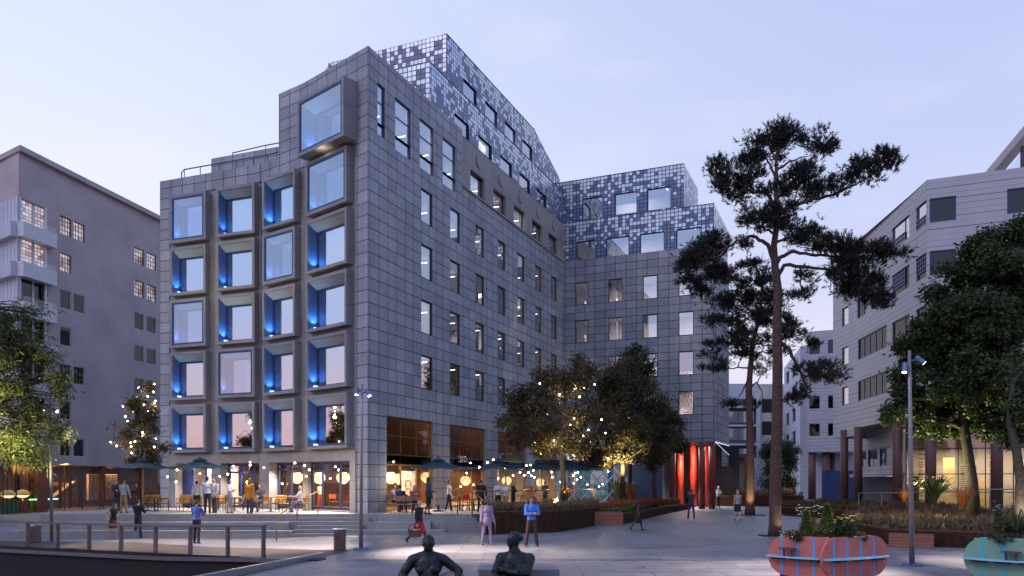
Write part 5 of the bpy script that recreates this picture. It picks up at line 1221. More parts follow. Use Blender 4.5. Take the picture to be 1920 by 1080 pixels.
def bronze_b(root):      # seated, arms folded on raised knee, head turned to its right
    b = MB(); Hr = rotm('Z', -62)
    def hq(x, y, z): return Vector((0, 0, .69))+Hr @ Vector((x, y, z))
    b.ell(hq(0, 0, 0), (.098, .120, .140), 14, 10, 0, Hr); b.ell(hq(0, -.03, -.07), (.072, .09, .07), 14, 10, 0, Hr); b.ell(hq(0, -.12, -.015), (.018, .024, .036), 10, 8, 0, Hr); b.ell(hq(0, -.105, -.068), (.028, .016, .014), 10, 8, 0, Hr); b.ell(hq(0, -.10, .03), (.06, .02, .014), 10, 8, 0, Hr)
    b.ell(hq(0, .02, .04), (.110, .118, .118), 14, 10, 0, Hr); b.ell(hq(0, .13, .03), (.065, .06, .065), 12, 8, 0, Hr)
    for s in (1, -1): b.ell(hq(s*.098, .01, -.01), (.014, .028, .04), 8, 6, 0, Hr)
    b.cap((.02, .03, .45), (0, .0, .60), .115, .08); b.cap((.08, .03, .42), (.26, .03, .36), .085, .10); b.cap((-.05, .03, .42), (-.21, .02, .37), .085, .10)
    b.ell((.03, .04, .28), (.25, .17, .24)); b.ell((.05, .02, .05), (.24, .18, .17)); b.ell((.06, .0, -.12), (.29, .24, .18)); b.ell((.05, -.05, .14), (.23, .15, .10))
    for s in (1, -1): b.ell((.02+s*.11, -.12, .23), (.10, .08, .09))
    b.ell((.27, .03, .36), (.11, .11, .11)); b.ell((-.21, .02, .37), (.11, .11, .11))
    b.cap((.28, .03, .35), (.22, -.20, .13), .095, .08); b.cap((.22, -.20, .13), (-.20, -.30, .20), .078, .055)
    b.cap((-.22, .02, .36), (-.30, -.20, .20), .092, .078); b.cap((-.30, -.20, .20), (.02, -.34, .16), .074, .052)
    for x, y, z, s in ((-.25, -.31, .20, -1), (.07, -.36, .155, 1)):
        b.ell((x, y, z), (.055, .04, .04))
        for i, (dz, L_) in enumerate(((.03, .08), (.01, .10), (-.012, .095), (-.032, .075))): b.cap((x+s*.03, y-.01, z+dz), (x+s*(.03+L_), y+.0, z+dz-.015), .016, .012)
        b.cap((x, y-.02, z+.035), (x+s*.04, y-.05, z+.055), .018, .013)
    b.cap((-.08, -.05, -.12), (-.30, -.38, .04), .15, .11); b.cap((-.30, -.38, .04), (-.38, -.30, -.50), .11, .075)
    b.cap((.16, -.06, -.16), (.14, -.55, -.14), .155, .115); b.cap((.14, -.55, -.14), (.0, -.50, -.6), .105, .07)
    for x, y in ((-.40, -.36), (-.02, -.56)): b.cap((x, y, -.62), (x-.03, y-.18, -.66), .06, .045)
    rm(b, 'figure', M['bronze'], root, .013, 5, .45)
    k = MB(); k.ell((.08, .0, -.62), (.42, .42, .46), 18, 12); k.ell((.0, -.1, -.85), (.70, .65, .42), 18, 12); rm(k, 'boulder', M['boulder'], root, .04, 3)
dA = 13.0; pA = P(804, 1044, dA)
statue('dark bronze reclining figure with both arms spread over a boulder', P(803, 1085, dA), bronze_a)
statue('dark bronze seated figure with folded arms turning its head to the side', P(963, 1087, dA), bronze_b)
mb = MB(); c = P(995, 1085, 13.0); zt = EYE-(1062-903)/FP*13.6
tag((lambda m: m.build('stone_plinth', 'granite paving', origin=(0.3, 13.4, 0)))(MB().box(-.55, .78, 13.2, 14.0, 0.0, .90).box(-.70, .90, 12.2, 13.2, 0, .42)), 'low grey granite plinth beneath the seated bronze with folded arms', 'plinth')
tag(MB().box(-2.3, -.75, 12.2, 13.7, 0.0, .25).build('stone_plinth', 'granite paving', origin=(-1.5, 13, 0)), 'low grey granite plinth beneath the reclining bronze', 'plinth')
# bake the grown surfaces
bpy.context.view_layer.update()
dg_ = bpy.context.evaluated_depsgraph_get()
_new = [(o, bpy.data.meshes.new_from_object(o.evaluated_get(dg_))) for o in BAKE]
for o, me in _new:
    old = o.data; nm = old.name; mats_ = list(old.materials); o.modifiers.clear(); o.data = me; me.name = nm
    me.materials.clear()
    for m_ in mats_: me.materials.append(m_)
    for p_ in me.polygons: p_.use_smooth = True; p_.material_index = 0
    bpy.data.meshes.remove(old)
# ================================================================== CAFE FURNITURE
def armchair(w=.62, wood='ochre leather', frame='dark metal'):
    root = empty('terrace_armchair', (0, 0, 0), 'x', 'chair'); h = w/2
    mb = MB(); pts = []
    mb.obox((-h+.03, -.26, .40), (w-.06, 0, 0), (0, .50, -.02), (0, 0, .06)); mb.build('seat', wood).parent = root
    mb = MB(); mb.obox((-h+.03, .20, .46), (w-.06, 0, 0), (0, .06, .02), (0, .10, .36)); mb.build('backrest', wood).parent = root
    for s in (-1, 1):
        for y in (-.26, .27):
            m2 = MB(); m2.tube([(s*h, y, 0), (s*h, y, .64)], .016, 6); m2.build('leg', frame).parent = root
        m2 = MB(); m2.tube([(s*h, -.26, .64), (s*h, .27, .64)], .018, 6); m2.build('armrest', frame).parent = root
    mb = MB(); mb.tube([(-h, -.26, .39), (h, -.26, .39), (h, .27, .39), (-h, .27, .39), (-h, -.26, .39)], .014, 5); mb.build('seat_frame', frame).parent = root
    return root
def side_chair(seat='tan wood', frame='brass'):
    root = empty('cafe_chair', (0, 0, 0), 'x', 'chair')
    mb = MB(); mb.obox((-.21, -.22, .44), (.42, 0, 0), (0, .42, 0), (0, 0, .025)); mb.build('seat', seat).parent = root
    mb = MB(); mb.obox((-.21, .19, .62), (.42, 0, 0), (0, .03, 0), (0, .05, .24)); mb.build('backrest', seat).parent = root
    for x, y, tx, ty in ((-.18, -.19, -.23, -.25), (.18, -.19, .23, -.25), (-.18, .19, -.23, .27), (.18, .19, .23, .27)):
        m2 = MB(); m2.tube([(x, y, .44), (tx, ty, 0)], .014, 6); m2.build('leg', frame).parent = root
    m2 = MB()
    for s in (-1, 1): m2.tube([(s*.19, .19, .44), (s*.19, .24, .84)], .012, 5)
    m2.build('back_frame', frame).parent = root
    return root
def table(top='dark metal', r=.36, leg='dark metal'):
    root = empty('cafe_table', (0, 0, 0), 'x', 'table')
    mb = MB(); mb.lathe((0, 0, 0), [(r, .72), (r+.008, .735), (r, .75)], 20); mb.build('tabletop', top).parent = root
    mb = MB(); mb.lathe((0, 0, 0), [(.04, .02), (.035, .72)], 10); mb.build('pedestal', leg).parent = root
    mb = MB(); mb.lathe((0, 0, 0), [(.24, 0), (.24, .015), (.06, .03)], 16); mb.build('base', leg).parent = root
    return root
GA = 'yellow armchairs on the left terrace'
arm = [(273, 957, -15, 'yellow armchair with black frame behind the man in the black jacket'), (306, 957.5, -70, 'yellow armchair turned sideways in front of the stone pier'), (292, 956.5, 10, 'brown lit armchair beside the first parasol pole'),
       (345, 957.5, 8, 'left half of the pair of yellow armchairs before the pale door panel'), (358, 957.3, 4, 'right half of the pair of yellow armchairs before the pale door panel'), (413, 957, -10, 'yellow armchair behind the bald man in the pale jacket'), (425, 957, 60, 'yellow armchair behind the woman in the pale denim jacket'),
       (446, 957.5, -75, 'yellow armchair turned sideways left of the woman in the orange coat'), (478, 957.2, -10, 'yellow armchair right beside the woman in the orange coat'), (523, 958.5, -8, 'yellow armchair alone in front of the navy door frame'), (533, 959.5, -80, 'yellow armchair turned towards the seated blond woman'), (489.5, 957.8, -20, 'yellow armchair under the man in the navy pullover'), (566, 957.5, -60, 'yellow armchair under the blond woman')]
a0_ = armchair()
for i, (px, py, rz, lb) in enumerate(arm):
    p = G(px, py, TZ)
    if i == 0: a0_.location = p; a0_.rotation_euler.z = R(rz); a0_['label'] = lb; a0_['group'] = GA
    else: copy_thing(a0_, p, R(rz), lb, GA)
t0_ = table()
tb_ = [(290, 958.5, 'small dark round table beside the first parasol pole'), (376, 958, 'small dark round table beside the second parasol pole'), (440, 958.5, 'small dark round table before the woman in the pale denim jacket'), (545, 959.5, 'small dark round table left of the seated blond woman'), (508, 959.5, 'small dark round table next to the man in the navy pullover'),
       (762, 960.5, 'small dark round table among the guests under the poster'), (862, 956.5, 'small dark round table beside the waiter in the white shirt'), (888, 956, 'small dark round table left of the man in the black suit'), (977, 954, 'small dark round table behind the man with crossed arms')]
for i, (px, py, lb) in enumerate(tb_):
    p = G(px, py, TZ)
    if i == 0: t0_.location = p; t0_['label'] = lb; t0_['group'] = 'small round café tables'
    else: copy_thing(t0_, p, 0, lb, 'small round café tables')
GC = 'light wood café chairs on the right terrace'
c0_ = side_chair()
ch_ = [(736, 960.8, 140, 'light wood chair nearest the stone corner pier'), (751, 963, 175, 'light wood chair under the guest in the navy jacket'), (764, 963, 190, 'light wood chair turned away beside the guest in the navy jacket'), (777, 961.5, 20, 'light wood chair under the guest in red check'),
       (852, 957.5, 60, 'light wood chair right behind the waiter'), (872, 957.5, 170, 'light wood chair with its back to the plaza left of the curved handrail'), (884, 957.2, 200, 'light wood chair standing behind the curved handrail'), (895, 956.5, -70, 'light wood chair left of the legs of the man in the black suit'), (968, 955.5, 160, 'light wood chair behind the man with crossed arms'), (983, 955, 185, 'light wood chair behind the planter edge left of the rust shirt'), (1010, 953, 170, 'light wood chair right of the tan jacket')]
for i, (px, py, rz, lb) in enumerate(ch_):
    p = G(px, py, TZ)
    if i == 0: c0_.location = p; c0_.rotation_euler.z = R(rz); c0_['label'] = lb; c0_['group'] = GC
    else: copy_thing(c0_, p, R(rz), lb, GC)
# bar stools inside the hall
GS = 'red topped chairs inside the blue framed glazing'
s0_ = side_chair(cloth('red seat', (.30, .035, .022), .5), 'brass')
s0_.name = 'dining_chair'
for i in range(7):
    q = SD.p(.7+.62*i, TZ, -1.5-.9*((i*3) % 2)) ; lb = ['red seated chair at the far left inside the blue framed glazing', 'red seated chair second from the left inside the blue framed glazing', 'red seated chair third from the left inside the blue framed glazing', 'red seated chair in the very middle behind the blue mullions', 'red seated chair third from the right inside the blue framed glazing', 'red seated chair second from the right inside the blue framed glazing', 'red seated chair at the far right inside the blue framed glazing'][i]
    if i == 0: s0_.location = q; s0_.rotation_euler.z = R(40); s0_['label'] = lb; s0_['group'] = GS
    else: copy_thing(s0_, q, R(40+i*70), lb, GS)
for k, (s, lb) in enumerate(((1.5, 'dark high table behind the left blue mullion'), (3.3, 'dark high table behind the right blue mullion'))): copy_thing(t0_, SD.p(s, TZ, -2.2), 0, lb, 'small round café tables')
red = side_chair(cloth('red shell', (.5, .02, .03), .4), 'dark metal'); red.location = G(879, 958, TZ); red.rotation_euler.z = R(150); red['label'] = 'bright red chair behind the curved brass handrail'
# poster stand with a plain line-drawn head
q = street.p(street.s_at(765, -1.0), 1.9, -1.0); root = empty('poster', tuple(q), 'white poster with a loose dark sketch on it behind the seated guests', 'poster')
pf = Fac(q, Vector((1, -.2, 0)), Vector((-.2, -1, 0))); mb = MB(); pf.box(mb, -.42, .42, 1.55, 2.95, -.04, 0); mb.build('board', 'poster white', root, q)
mb = MB(); pts = [pf.p(.16*math.cos(t), 2.2+.22*math.sin(t), .012) for t in [i*.5-.6 for i in range(10)]]; mb.tube(pts, .022, 5); mb.tube([pf.p(-.2, 1.7, .012), pf.p(-.08, 1.95, .012), pf.p(.1, 1.95, .012), pf.p(.22, 1.7, .012)], .02, 5); mb.build('sketch', 'dark metal', root, q)
mb = MB(); pf.box(mb, -.3, .3, TZ, 1.55, -.05, -.03); mb.build('stand', 'dark metal', root, q)
# ================================================================== PARASOLS
def parasol(hub_h=2.72, r=1.75, rim=2.28):
    root = empty('parasol', (0, 0, 0), 'x', 'parasol')
    mb = MB(); n = 8; apex = Vector((0, 0, hub_h)); seg = 6; rows = 5
    def edge(k): a = 2*math.pi*k/n+math.pi/8; return Vector((r*math.cos(a), r*math.sin(a), rim))
    for k in range(n):
        e0, e1 = edge(k), edge(k+1)
        for i in range(rows):
            for j in range(seg):
                def q(u, v):
                    b = e0.lerp(e1, v); p = apex.lerp(b, u); bow = 4*v*(1-v)
                    p.z -= .10*math.sin(math.pi*u)*1.0+.0+bow*.07*u*u; p.x *= 1-.06*bow*u; p.y *= 1-.06*bow*u; return p
                mb.face([q(i/rows, j/seg), q((i+1)/rows, j/seg), q((i+1)/rows, (j+1)/seg), q(i/rows, (j+1)/seg)] if i else [q(0, 0), q(1/rows, j/seg), q(1/rows, (j+1)/seg)])
    cn = mb.build('canopy', 'teal canvas', smooth=False); cn.parent = root
    mb = MB(); mb.lathe((0, 0, hub_h-.03), [(.42, -.07), (.20, .03), (.03, .09), (.025, .16)], 8); v_ = mb.build('vent', 'teal canvas'); v_.parent = cn
    mb = MB(); mb.tube([(0, 0, 0), (0, 0, hub_h+.02)], .030, 10); mb.build('pole', 'oak').parent = root
    for k in range(n):
        m2 = MB(); e = edge(k); m2.tube([(0, 0, hub_h-.06), (e.x*.5, e.y*.5, (hub_h+rim)/2-.16), (e.x*.97, e.y*.97, rim-.01)], .013, 5); m2.build('rib', 'oak').parent = root
    mb = MB(); mb.lathe((0, 0, 0), [(.30, 0), (.30, .06), (.06, .09), (.05, .35)], 14); mb.build('base', 'dark metal').parent = root
    return root
GP = 'teal parasols on the café terrace'
ps = [(268, 958.5, 1.0, 'teal parasol at the far left, in front of the bar windows'), (375, 959.8, 1.0, 'teal parasol with yellow pole before the pale door, second from the left'), (822, 959.0, 1.0, 'teal parasol by the lit pier with the waiter under it'), (934, 955.5, 1.0, 'teal parasol above the couple in white'), (1012, 953, 1.02, 'teal parasol left of the tree trunk with string lights'), (1077, 951, 1.05, 'teal parasol right behind the tree trunk with string lights')]
p0_ = parasol()
for i, (px, py, s, lb) in enumerate(ps):
    p = G(px, py, TZ)
    o = p0_ if i == 0 else copy_thing(p0_, p, R(11*i), lb, GP)
    o.location = p; o['label'] = lb; o['group'] = GP
# ================================================================== STRING LIGHTS
def string_light(label, pts, sag=True, r=.040, group='string lights with round bulbs', glow=True):
    c = pts[0]; root = empty('string_light', tuple(c), label, 'string light', group)
    mb = MB(); prev = None
    for q in pts:
        if prev is not None:
            mid = (prev+q)/2; mid.z -= .10 if sag else 0; mb.tube([prev+Vector((0, 0, .07)), mid+Vector((0, 0, .07)), q+Vector((0, 0, .07))], .011, 4)
        prev = q
    mb.build('cable', 'rubber', root, c)
    bm_ = MB(); bm_.ell((0, 0, 0), r, 10, 8); b0 = None
    for q in pts:
        if b0 is None: b0 = bm_.build('bulb', 'bulb glow', smooth=True); b0.parent = root; b0.location = q-c; o = b0
        else: o = b0.copy(); COL.objects.link(o); o.parent = root; o.location = q-c
    if glow:
        for i in range(1, len(pts), 4): lamp('bulb_lamp', 'POINT', pts[i]-Vector((0, 0, .15)), 26, (1, .80, .55), root, .08)
    return root
def PS(lst, d0, d1=None):
    d1 = d1 or d0; n = max(1, len(lst)-1); return [P(x, y, d0+(d1-d0)*i/n) for i, (x, y) in enumerate(lst)]
string_light('string of round bulbs between the two left parasols', PS([(314, 894), (330, 903), (332, 881), (375, 888), (412, 893), (427, 889), (441, 882), (438, 874)], 41.5, 40))
string_light('string of round bulbs running to the blue framed glazing', PS([(463, 904), (469, 872), (469, 867), (495, 877), (529, 907), (553, 868), (571, 873), (580, 881)], 40, 39))
string_light('string of round bulbs close to the last lantern of the blue glazing', PS([(574, 893), (619, 897), (629, 875), (635, 881)], 39.5, 39))
string_light('string of round bulbs by the glazing next to the corner pier', PS([(738, 866), (758, 897), (770, 888), (864, 912), (875, 887), (888, 909)], 41, 42.5))
string_light('string of round bulbs between the third and fourth parasols', PS([(882, 868), (899, 876), (914, 867), (925, 862), (947, 877), (934, 897)], 42, 44))
string_light('dense string of round bulbs before the parasol by the tree', PS([(962, 891), (975, 886), (987, 873), (995, 872), (1000, 882), (991, 886), (983, 891), (996, 892), (1002, 895), (1034, 885), (1036, 895)], 45, 46))
string_light('string of round bulbs right of the lit tree trunk', PS([(1051, 904), (1060, 906), (1076, 906), (1075, 892), (1078, 887), (1083, 886), (1089, 895), (1082, 899), (1101, 909), (1123, 912), (1130, 908), (1140, 884)], 46, 50))
string_light('string of round bulbs wound through the crown of the lit terrace tree', PS([(1003, 829), (1039, 824), (1075, 854), (1108, 827), (1094, 817), (1080, 821), (1044, 799), (1044, 808), (1069, 796), (1077, 785), (1004, 781), (1025, 777), (1030, 755), (1049, 739), (1087, 744), (1096, 727), (1115, 721), (1078, 724), (1074, 719), (1054, 716), (1012, 719)], 44.0, 44.6), glow=True)
string_light('loose bulbs in the dark round tree behind the orange grasses', PS([(1128, 787), (1135, 812), (1103, 806), (1140, 860)], 46.5, 47), glow=False)
string_light('string of round bulbs wound through the small tree by the mauve building', PS([(207, 829), (219, 836), (245, 830), (253, 828), (246, 837), (247, 849), (289, 838), (292, 823), (285, 808), (267, 811), (239, 790), (235, 781), (248, 772), (231, 762), (256, 754), (270, 759), (277, 770), (291, 752), (277, 743), (288, 735), (289, 720), (260, 727)], 42.3, 42.9), glow=True)
# ================================================================== LAMP POSTS, BINS, RAILS
mat('pole metal', (.24, .215, .225), .5, .3, var=.12)
def lamppost(px, py, ptop, label, heads, tilt, power, aim):
    b = G(px, py); h = (py-ptop)/FP*b.y; root = empty('lamp_post', tuple(b), label, 'street lamp', 'slim spotlight posts on the plaza'); root.rotation_euler = (0, R(tilt), 0)
    mb = MB(); mb.tube([(0, 0, 0), (0, 0, h)], [.075, .040], 14); mb.build('pole', 'pole metal', smooth=True).parent = root
    mb = MB(); mb.lathe((0, 0, 0), [(.29, 0), (.29, .035), (.10, .05)], 22)
    for k in range(10): a = k*math.pi/5; mb.lathe((.23*math.cos(a), .23*math.sin(a), .03), [(.025, 0), (.025, .035), (.008, .05)], 7)
    mb.build('base_plate', 'blue steel').parent = root
    for dx, dz, ang in heads:
        a = Vector((dx, -.05, h-.30+dz)); d = Vector((math.sin(R(ang)), -.25, -math.cos(R(ang)))).normalized()
        mb = MB(); mb.tube([a-d*.14, a-d*.125, a+d*.14, a+d*.145], [.05, .072, .072, .066], 14); mb.tube([(0, 0, h-.30+dz), tuple(a)], .025, 6); hd = mb.build('spotlight', 'blue steel', smooth=False); hd.parent = root
        mb = MB(); mb.tube([a+d*.138, a+d*.150], [.060, .060], 14); ln_ = mb.build('lens', 'lamp lens'); ln_.parent = hd
    for (ax_, ay_), pw_ in zip(aim, power):
        q_ = b+Vector((ax_*.35, ay_*.35, h-.55)); lamp('spot_lamp', 'SPOT', q_, pw_, (1, .80, .70), root, .10, (q_.x+ax_*math.tan(R(35)), q_.y+ay_*math.tan(R(35)), q_.z-1), 68, 1.0)
    return root
mat('blue steel', (.12, .17, .32), .4, .5, var=.1)
lamppost(677, 1031, 720, 'slim tapering lamp post with two spotlights before the stone corner', ((.22, 0, 25), (-.17, .05, -5)), .35, (7500, 6500), ((.93, -.37), (-.85, .5)))
lamppost(1710, 1061, 657, 'slim tapering lamp post beside the coral planter bench', ((-.16, -.18, -12), (.26, .02, 48)), -.7, (5200, 5200), ((-.95, -.3), (.95, .2)))
lamppost(97, 1018, 752, 'slim lamp post at the left end of the deck below the overhanging tree', ((-.20, .05, -5), (.20, -.08, 60)), -.5, (4000,), ((.97, -.2),))
lamp('spot_lamp', 'SPOT', (-13, 38.9, 6.2), 1500, (1, .84, .76), None, .12, (-13, 37.3, 0), 125, .8)  # added light grazing the seating steps, no fixture carries it
def bin_(px, py, label):
    b = G(px, py); root = empty('litter_bin', tuple(b), label, 'bin', 'round metal litter bins')
    mb = MB(); mb.lathe((0, 0, 0), [(.20, .0), (.215, .03), (.215, .70), (.20, .72)], 20); mb.build('body', 'grey metal', smooth=False).parent = root
    mb = MB(); mb.lathe((0, 0, 0), [(.255, .72), (.265, .735), (.25, .76), (.14, .765)], 22); mb.build('lid', 'steel').parent = root
    mb = MB(); mb.obox((-.11, -.222, .10), (.22, 0, 0), (0, .02, 0), (0, 0, .52)); mb.build('door', 'brown column').parent = root
bin_(637, 1031, 'round metal litter bin in front of the stairs beside the lamp post'); bin_(67, 1017, 'round metal litter bin at the left end behind the railing')
# deck railing
rl0 = empty('deck_railing', tuple(k3), 'grey metal railing with wide posts along the edge of the wooden deck', 'railing')
px_posts = [-12, 52, 108, 167, 227, 292, 357, 427, 494]
lineo = Vector((K.x, K.y, 0))+n2*.30; posts = []
for px in px_posts:
    k = (px-960)/FP; s = (k*lineo.y-lineo.x)/(-.9189-k*.3944); q = lineo-v2*s; q.z = zg(q.x, q.y)+.004; posts.append(q)
for q in posts:
    mb = MB(); mb.obox(q-v2*.035-n2*.07, v2*.07, n2*.14, (0, 0, 1.02)); mb.obox(q-v2*.09-n2*.10, v2*.18, n2*.20, (0, 0, .015)); mb.build('post', 'grey metal', rl0, q)
mb = MB(); a, b = posts[0]-v2*1.5, posts[-1]+v2*.06
hp_ = [a]+posts[1:-1]+[b]
for p_, q_ in zip(hp_, hp_[1:]): mb.obox(p_+Vector((0, 0, 1.015))-n2*.09, q_-p_, n2*.18, (0, 0, .065))
mb.build('handrail', 'grey metal', rl0, posts[0])
mb = MB()
for i in range(len(posts)-1):
    for h in (.08,): mb.tube([posts[i]+Vector((0, 0, h)), posts[i+1]+Vector((0, 0, h))], .012, 5)
mb.build('lower_rail', 'steel', rl0, posts[0])
# brass handrails of the stairs
def handrail(label, pts, posts_, r=.028):
    root = empty('handrail', tuple(pts[0]), label, 'handrail'); mb = MB(); mb.tube(pts, r, 8); mb.build('rail', 'brass', root, pts[0], True)
    for a, b in posts_: mb = MB(); mb.tube([a, b], r*.9, 8); mb.build('post', 'brass', root, a)
a0 = G(518, 1014); q1 = P(557, 942, 36.8); q2 = P(593, 922, 38.6); 
handrail('curved brass handrail rising over the stairs left of the lamp post', [a0, a0+Vector((0, 0, .75)), P(521, 975, a0.y+.1), P(528, 962, a0.y+.3), q1, q2, P(595, 926, 38.7), P(596, 940, 38.7), G(596, 963.6, TZ)], [(q1, Vector((q1.x, q1.y, .3)))])
b0_ = P(858, 963.5, 38.4); f0 = P(928, 1003, 35.2)
handrail('brass handrail with a bent end over the right flight of steps', [G(858, 963.5, TZ), P(858, 935, 38.4), P(862, 924, 38.5), P(878, 918, 38.8), P(884, 920, 38.6), P(905, 937, 37.2), P(922, 955, 36.0), P(927, 970, 35.4), P(929, 985, 35.3), Vector((f0.x, f0.y, 0))], [(P(886, 921, 38.5), Vector(P(886, 921, 38.5).xy.to_3d())+Vector((0, 0, .3)))])
tr0 = P(878, 918, 39.2); trp = [Vector((-1.95, 38.9, TZ+1.08)), Vector((5.4, 50.0, TZ+1.08)), Vector((7.9, 55.8, TZ+1.08))]
root = empty('terrace_railing', tuple(trp[0]), 'thin brass railing along the terrace behind the planting', 'railing'); mb = MB(); mb.tube(trp, .03, 6); mb.build('rail', 'brass', root, trp[0])
mb = MB(); mb.tube([p-Vector((0, 0, .5)) for p in trp], .012, 5); mb.tube([p-Vector((0, 0, .95)) for p in trp], .012, 5); mb.build('lower_rail', 'brass', root, trp[0])
for i in range(12):
    t = i/11*19.6; q = trp[0].lerp(trp[1], t/13.35) if t < 13.35 else trp[1].lerp(trp[2], (t-13.35)/6.3); mb = MB(); mb.tube([q, Vector((q.x, q.y, TZ))], .022, 6); mb.build('post', 'brass', root, q)
# ================================================================== PLANTERS
def planter(name, label, poly, h, m, z0=None, base=None):
    c = poly[0]; z = zg(*c) if z0 is None else z0; root = empty(name, (c[0], c[1], z), label, 'planter'); O_ = (c[0], c[1], z)
    mb = MB(); n = len(poly)
    for i in range(n):
        a, b = Vector((*poly[i], 0)), Vector((*poly[(i+1) % n], 0)); d = (b-a).normalized(); nn = Vector((-d.y, d.x, 0))
        mb.obox((a.x, a.y, z-.05), b-a, nn*.05, (0, 0, h+.05))
    mb.build('side', m, root, O_)
    mb = MB(); mb.prism(poly, z, z+h-.07); mb.build('soil', 'soil', root, O_); return root
def blades(name, label, poly, z, n, h, m, cat, spread=.35, w=.02, seed=1, droop=.5, holes=()):
    """tufts of narrow leaves over a bed"""
    r = random.Random(seed); mb = MB(); xs = [p[0] for p in poly]; ys = [p[1] for p in poly]
    def inside_(x, y):
        c = False; j = len(poly)-1
        for i in range(len(poly)):
            if (poly[i][1] > y) != (poly[j][1] > y) and x < (poly[j][0]-poly[i][0])*(y-poly[i][1])/(poly[j][1]-poly[i][1])+poly[i][0]: c = not c
            j = i
        return c
    k = 0
    while k < n:
        x, y = r.uniform(min(xs), max(xs)), r.uniform(min(ys), max(ys))
        if not inside_(x, y): continue
        hh = h*r.uniform(.55, 1.1)*(.75+.5*noise.noise(Vector((x*.8, y*.8, seed))))
        for b in range(7):
            a = r.uniform(0, 6.28); s = spread*r.uniform(.3, 1)*hh; d = Vector((math.cos(a), math.sin(a), 0)); pw = Vector((-d.y, d.x, 0))*w
            p0 = Vector((x, y, z)); p1 = p0+d*s*.35+Vector((0, 0, hh*.6)); p2 = p0+d*s+Vector((0, 0, hh*(1-droop*.3*r.random())))
            mb.face([p0-pw, p0+pw, p1+pw*.9, p1-pw*.9]); mb.face([p1-pw*.9, p1+pw*.9, p2])
        k += 1
    c = poly[0]; return tag(mb.build(name, m, origin=(c[0], c[1], z)), label, cat, kind='stuff')
bedA = [tuple(G(907, 1003).xy), tuple(G(935, 1005).xy), tuple(G(1048, 999).xy), tuple(G(1058, 988).xy), (5.2, 47.6), (-.9, 38.4)]
bedA = [(-1.30, 35.3), (2.1, 36.9), (4.6, 42.2), (5.0, 47.6), (-1.2, 38.2)]
planter('corten_planter', 'rust brown steel planter of grasses beside the right steps', bedA, 1.05, 'corten')
blades('grasses', 'dull rust and green grasses spilling out of the steel planter by the steps', bedA, 1.0, 700, .55, 'dry grass', 'grass', .7, seed=2)
bedB = [(2.5, 41.2), (5.7, 42.2), (11.2, 56), (13.6, 61), (9.4, 58.5), (5.6, 49.0)]
planter('corten_planter', 'long rust brown planter bed under the terrace trees', bedB, .62, 'corten')
blades('red_grasses', 'band of rust red ornamental grass in the long bed under the terrace trees', [(3.4, 43.2), (5.6, 43.6), (11.0, 56.4), (12.6, 60), (9.8, 58.0), (5.9, 49.0)], .75, 1500, .62, 'rust grass', 'grass', .4, seed=3)
blades('green_grasses', 'olive green grasses along the front of the long bed', [(2.7, 41.4), (5.6, 42.3), (8.4, 49.4), (7.9, 50.0), (5.2, 43.6), (3.2, 43.0)], .6, 900, .50, 'green grass', 'grass', .7, seed=4)
def slat_bench(label, a, b, dep, h, nn):
    root = empty('wooden_bench', tuple(a), label, 'bench'); d = b-a
    mb = MB(); mb.obox(a, d, nn*dep, (0, 0, h)); mb.build('seat_block', 'bench wood', root, a)
    return root
slat_bench('long slatted wooden bench front against the bed under the lit tree', Vector((2.55, 42.1, .05)), Vector((5.75, 42.1, .05)), .6, .72, Vector((0, -1, 0)))
def tuft(label, px, py, d, h, m, n=70, spread=.8, w=.018, seed=1, cat='ornamental grass', name='grass_tuft'):
    c = P(px, py, d); r = random.Random(seed); mb = MB()
    for k in range(n):
        a = r.uniform(0, 6.28); s = spread*h*r.random()**.6; d_ = Vector((math.cos(a), math.sin(a), 0)); pw = Vector((-d_.y, d_.x, 0))*w; hh = h*r.uniform(.6, 1)
        p0 = c+d_*.06; pts = [p0, p0+d_*s*.25+Vector((0, 0, hh*.55)), p0+d_*s*.65+Vector((0, 0, hh*.92)), p0+d_*s+Vector((0, 0, hh*(.95-.35*spread*r.random())))]
        mb.face([pts[0]-pw, pts[0]+pw, pts[1]+pw, pts[1]-pw]); mb.face([pts[1]-pw, pts[1]+pw, pts[2]+pw*.8, pts[2]-pw*.8]); mb.face([pts[2]-pw*.8, pts[2]+pw*.8, pts[3]])
    return tag(mb.build(name, m, origin=c), label, cat)
tuft('orange grass tuft at the foot of the lit terrace tree', 1060, 942, 44, .95, 'orange grass', 90, .75, .010, 1)
tuft('yellow lit grass tuft beside the second tree trunk', 1183, 950, 50, 1.7, 'orange grass', 110, .5, .012, 2)
tuft('pale spiky plant left of the second tree trunk', 1160, 950, 50, 1.9, 'green grass', 90, .5, .025, 3, 'plant', 'spiky_plant')
# right hand beds
bedC = [(14.0, 29.6), (17.2, 27.6), (21, 26.5), (30, 27), (32, 40), (20, 46), (17.0, 41), (14.6, 35)]
planter('corten_planter', 'big dark planting bed under the large tree on the right', bedC, .62, 'corten', 0)
blades('dark_grasses', 'dark drooping grasses filling the bed under the large right tree', bedC, .55, 1900, .62, 'dry grass', 'grass', .9, .018, seed=6)
blades('brown_grasses', 'tall brown grass at the back of the right bed', [(16.5, 38), (20, 34.5), (31, 33), (31.5, 39), (20, 45)], .55, 1100, .80, 'brown grass', 'grass', .4, .014, seed=7)
bedD = [(19.5, 60), (17.6, 52), (19.4, 45.6), (24, 45), (29, 52), (26, 62)]
planter('corten_planter', 'rust brown planting bed at the columns of the curved office building', bedD, .6, 'corten', .12)
blades('brown_grasses', 'low brown planting at the columns of the curved office building', bedD, .6, 1400, .65, 'brown grass', 'grass', .6, .02, seed=8)
bedE = [(15.0, 68), (24, 66), (26, 76), (15.5, 76)]
planter('corten_planter', 'far low planting bed across the end of the plaza', bedE, .9, 'corten', .3)
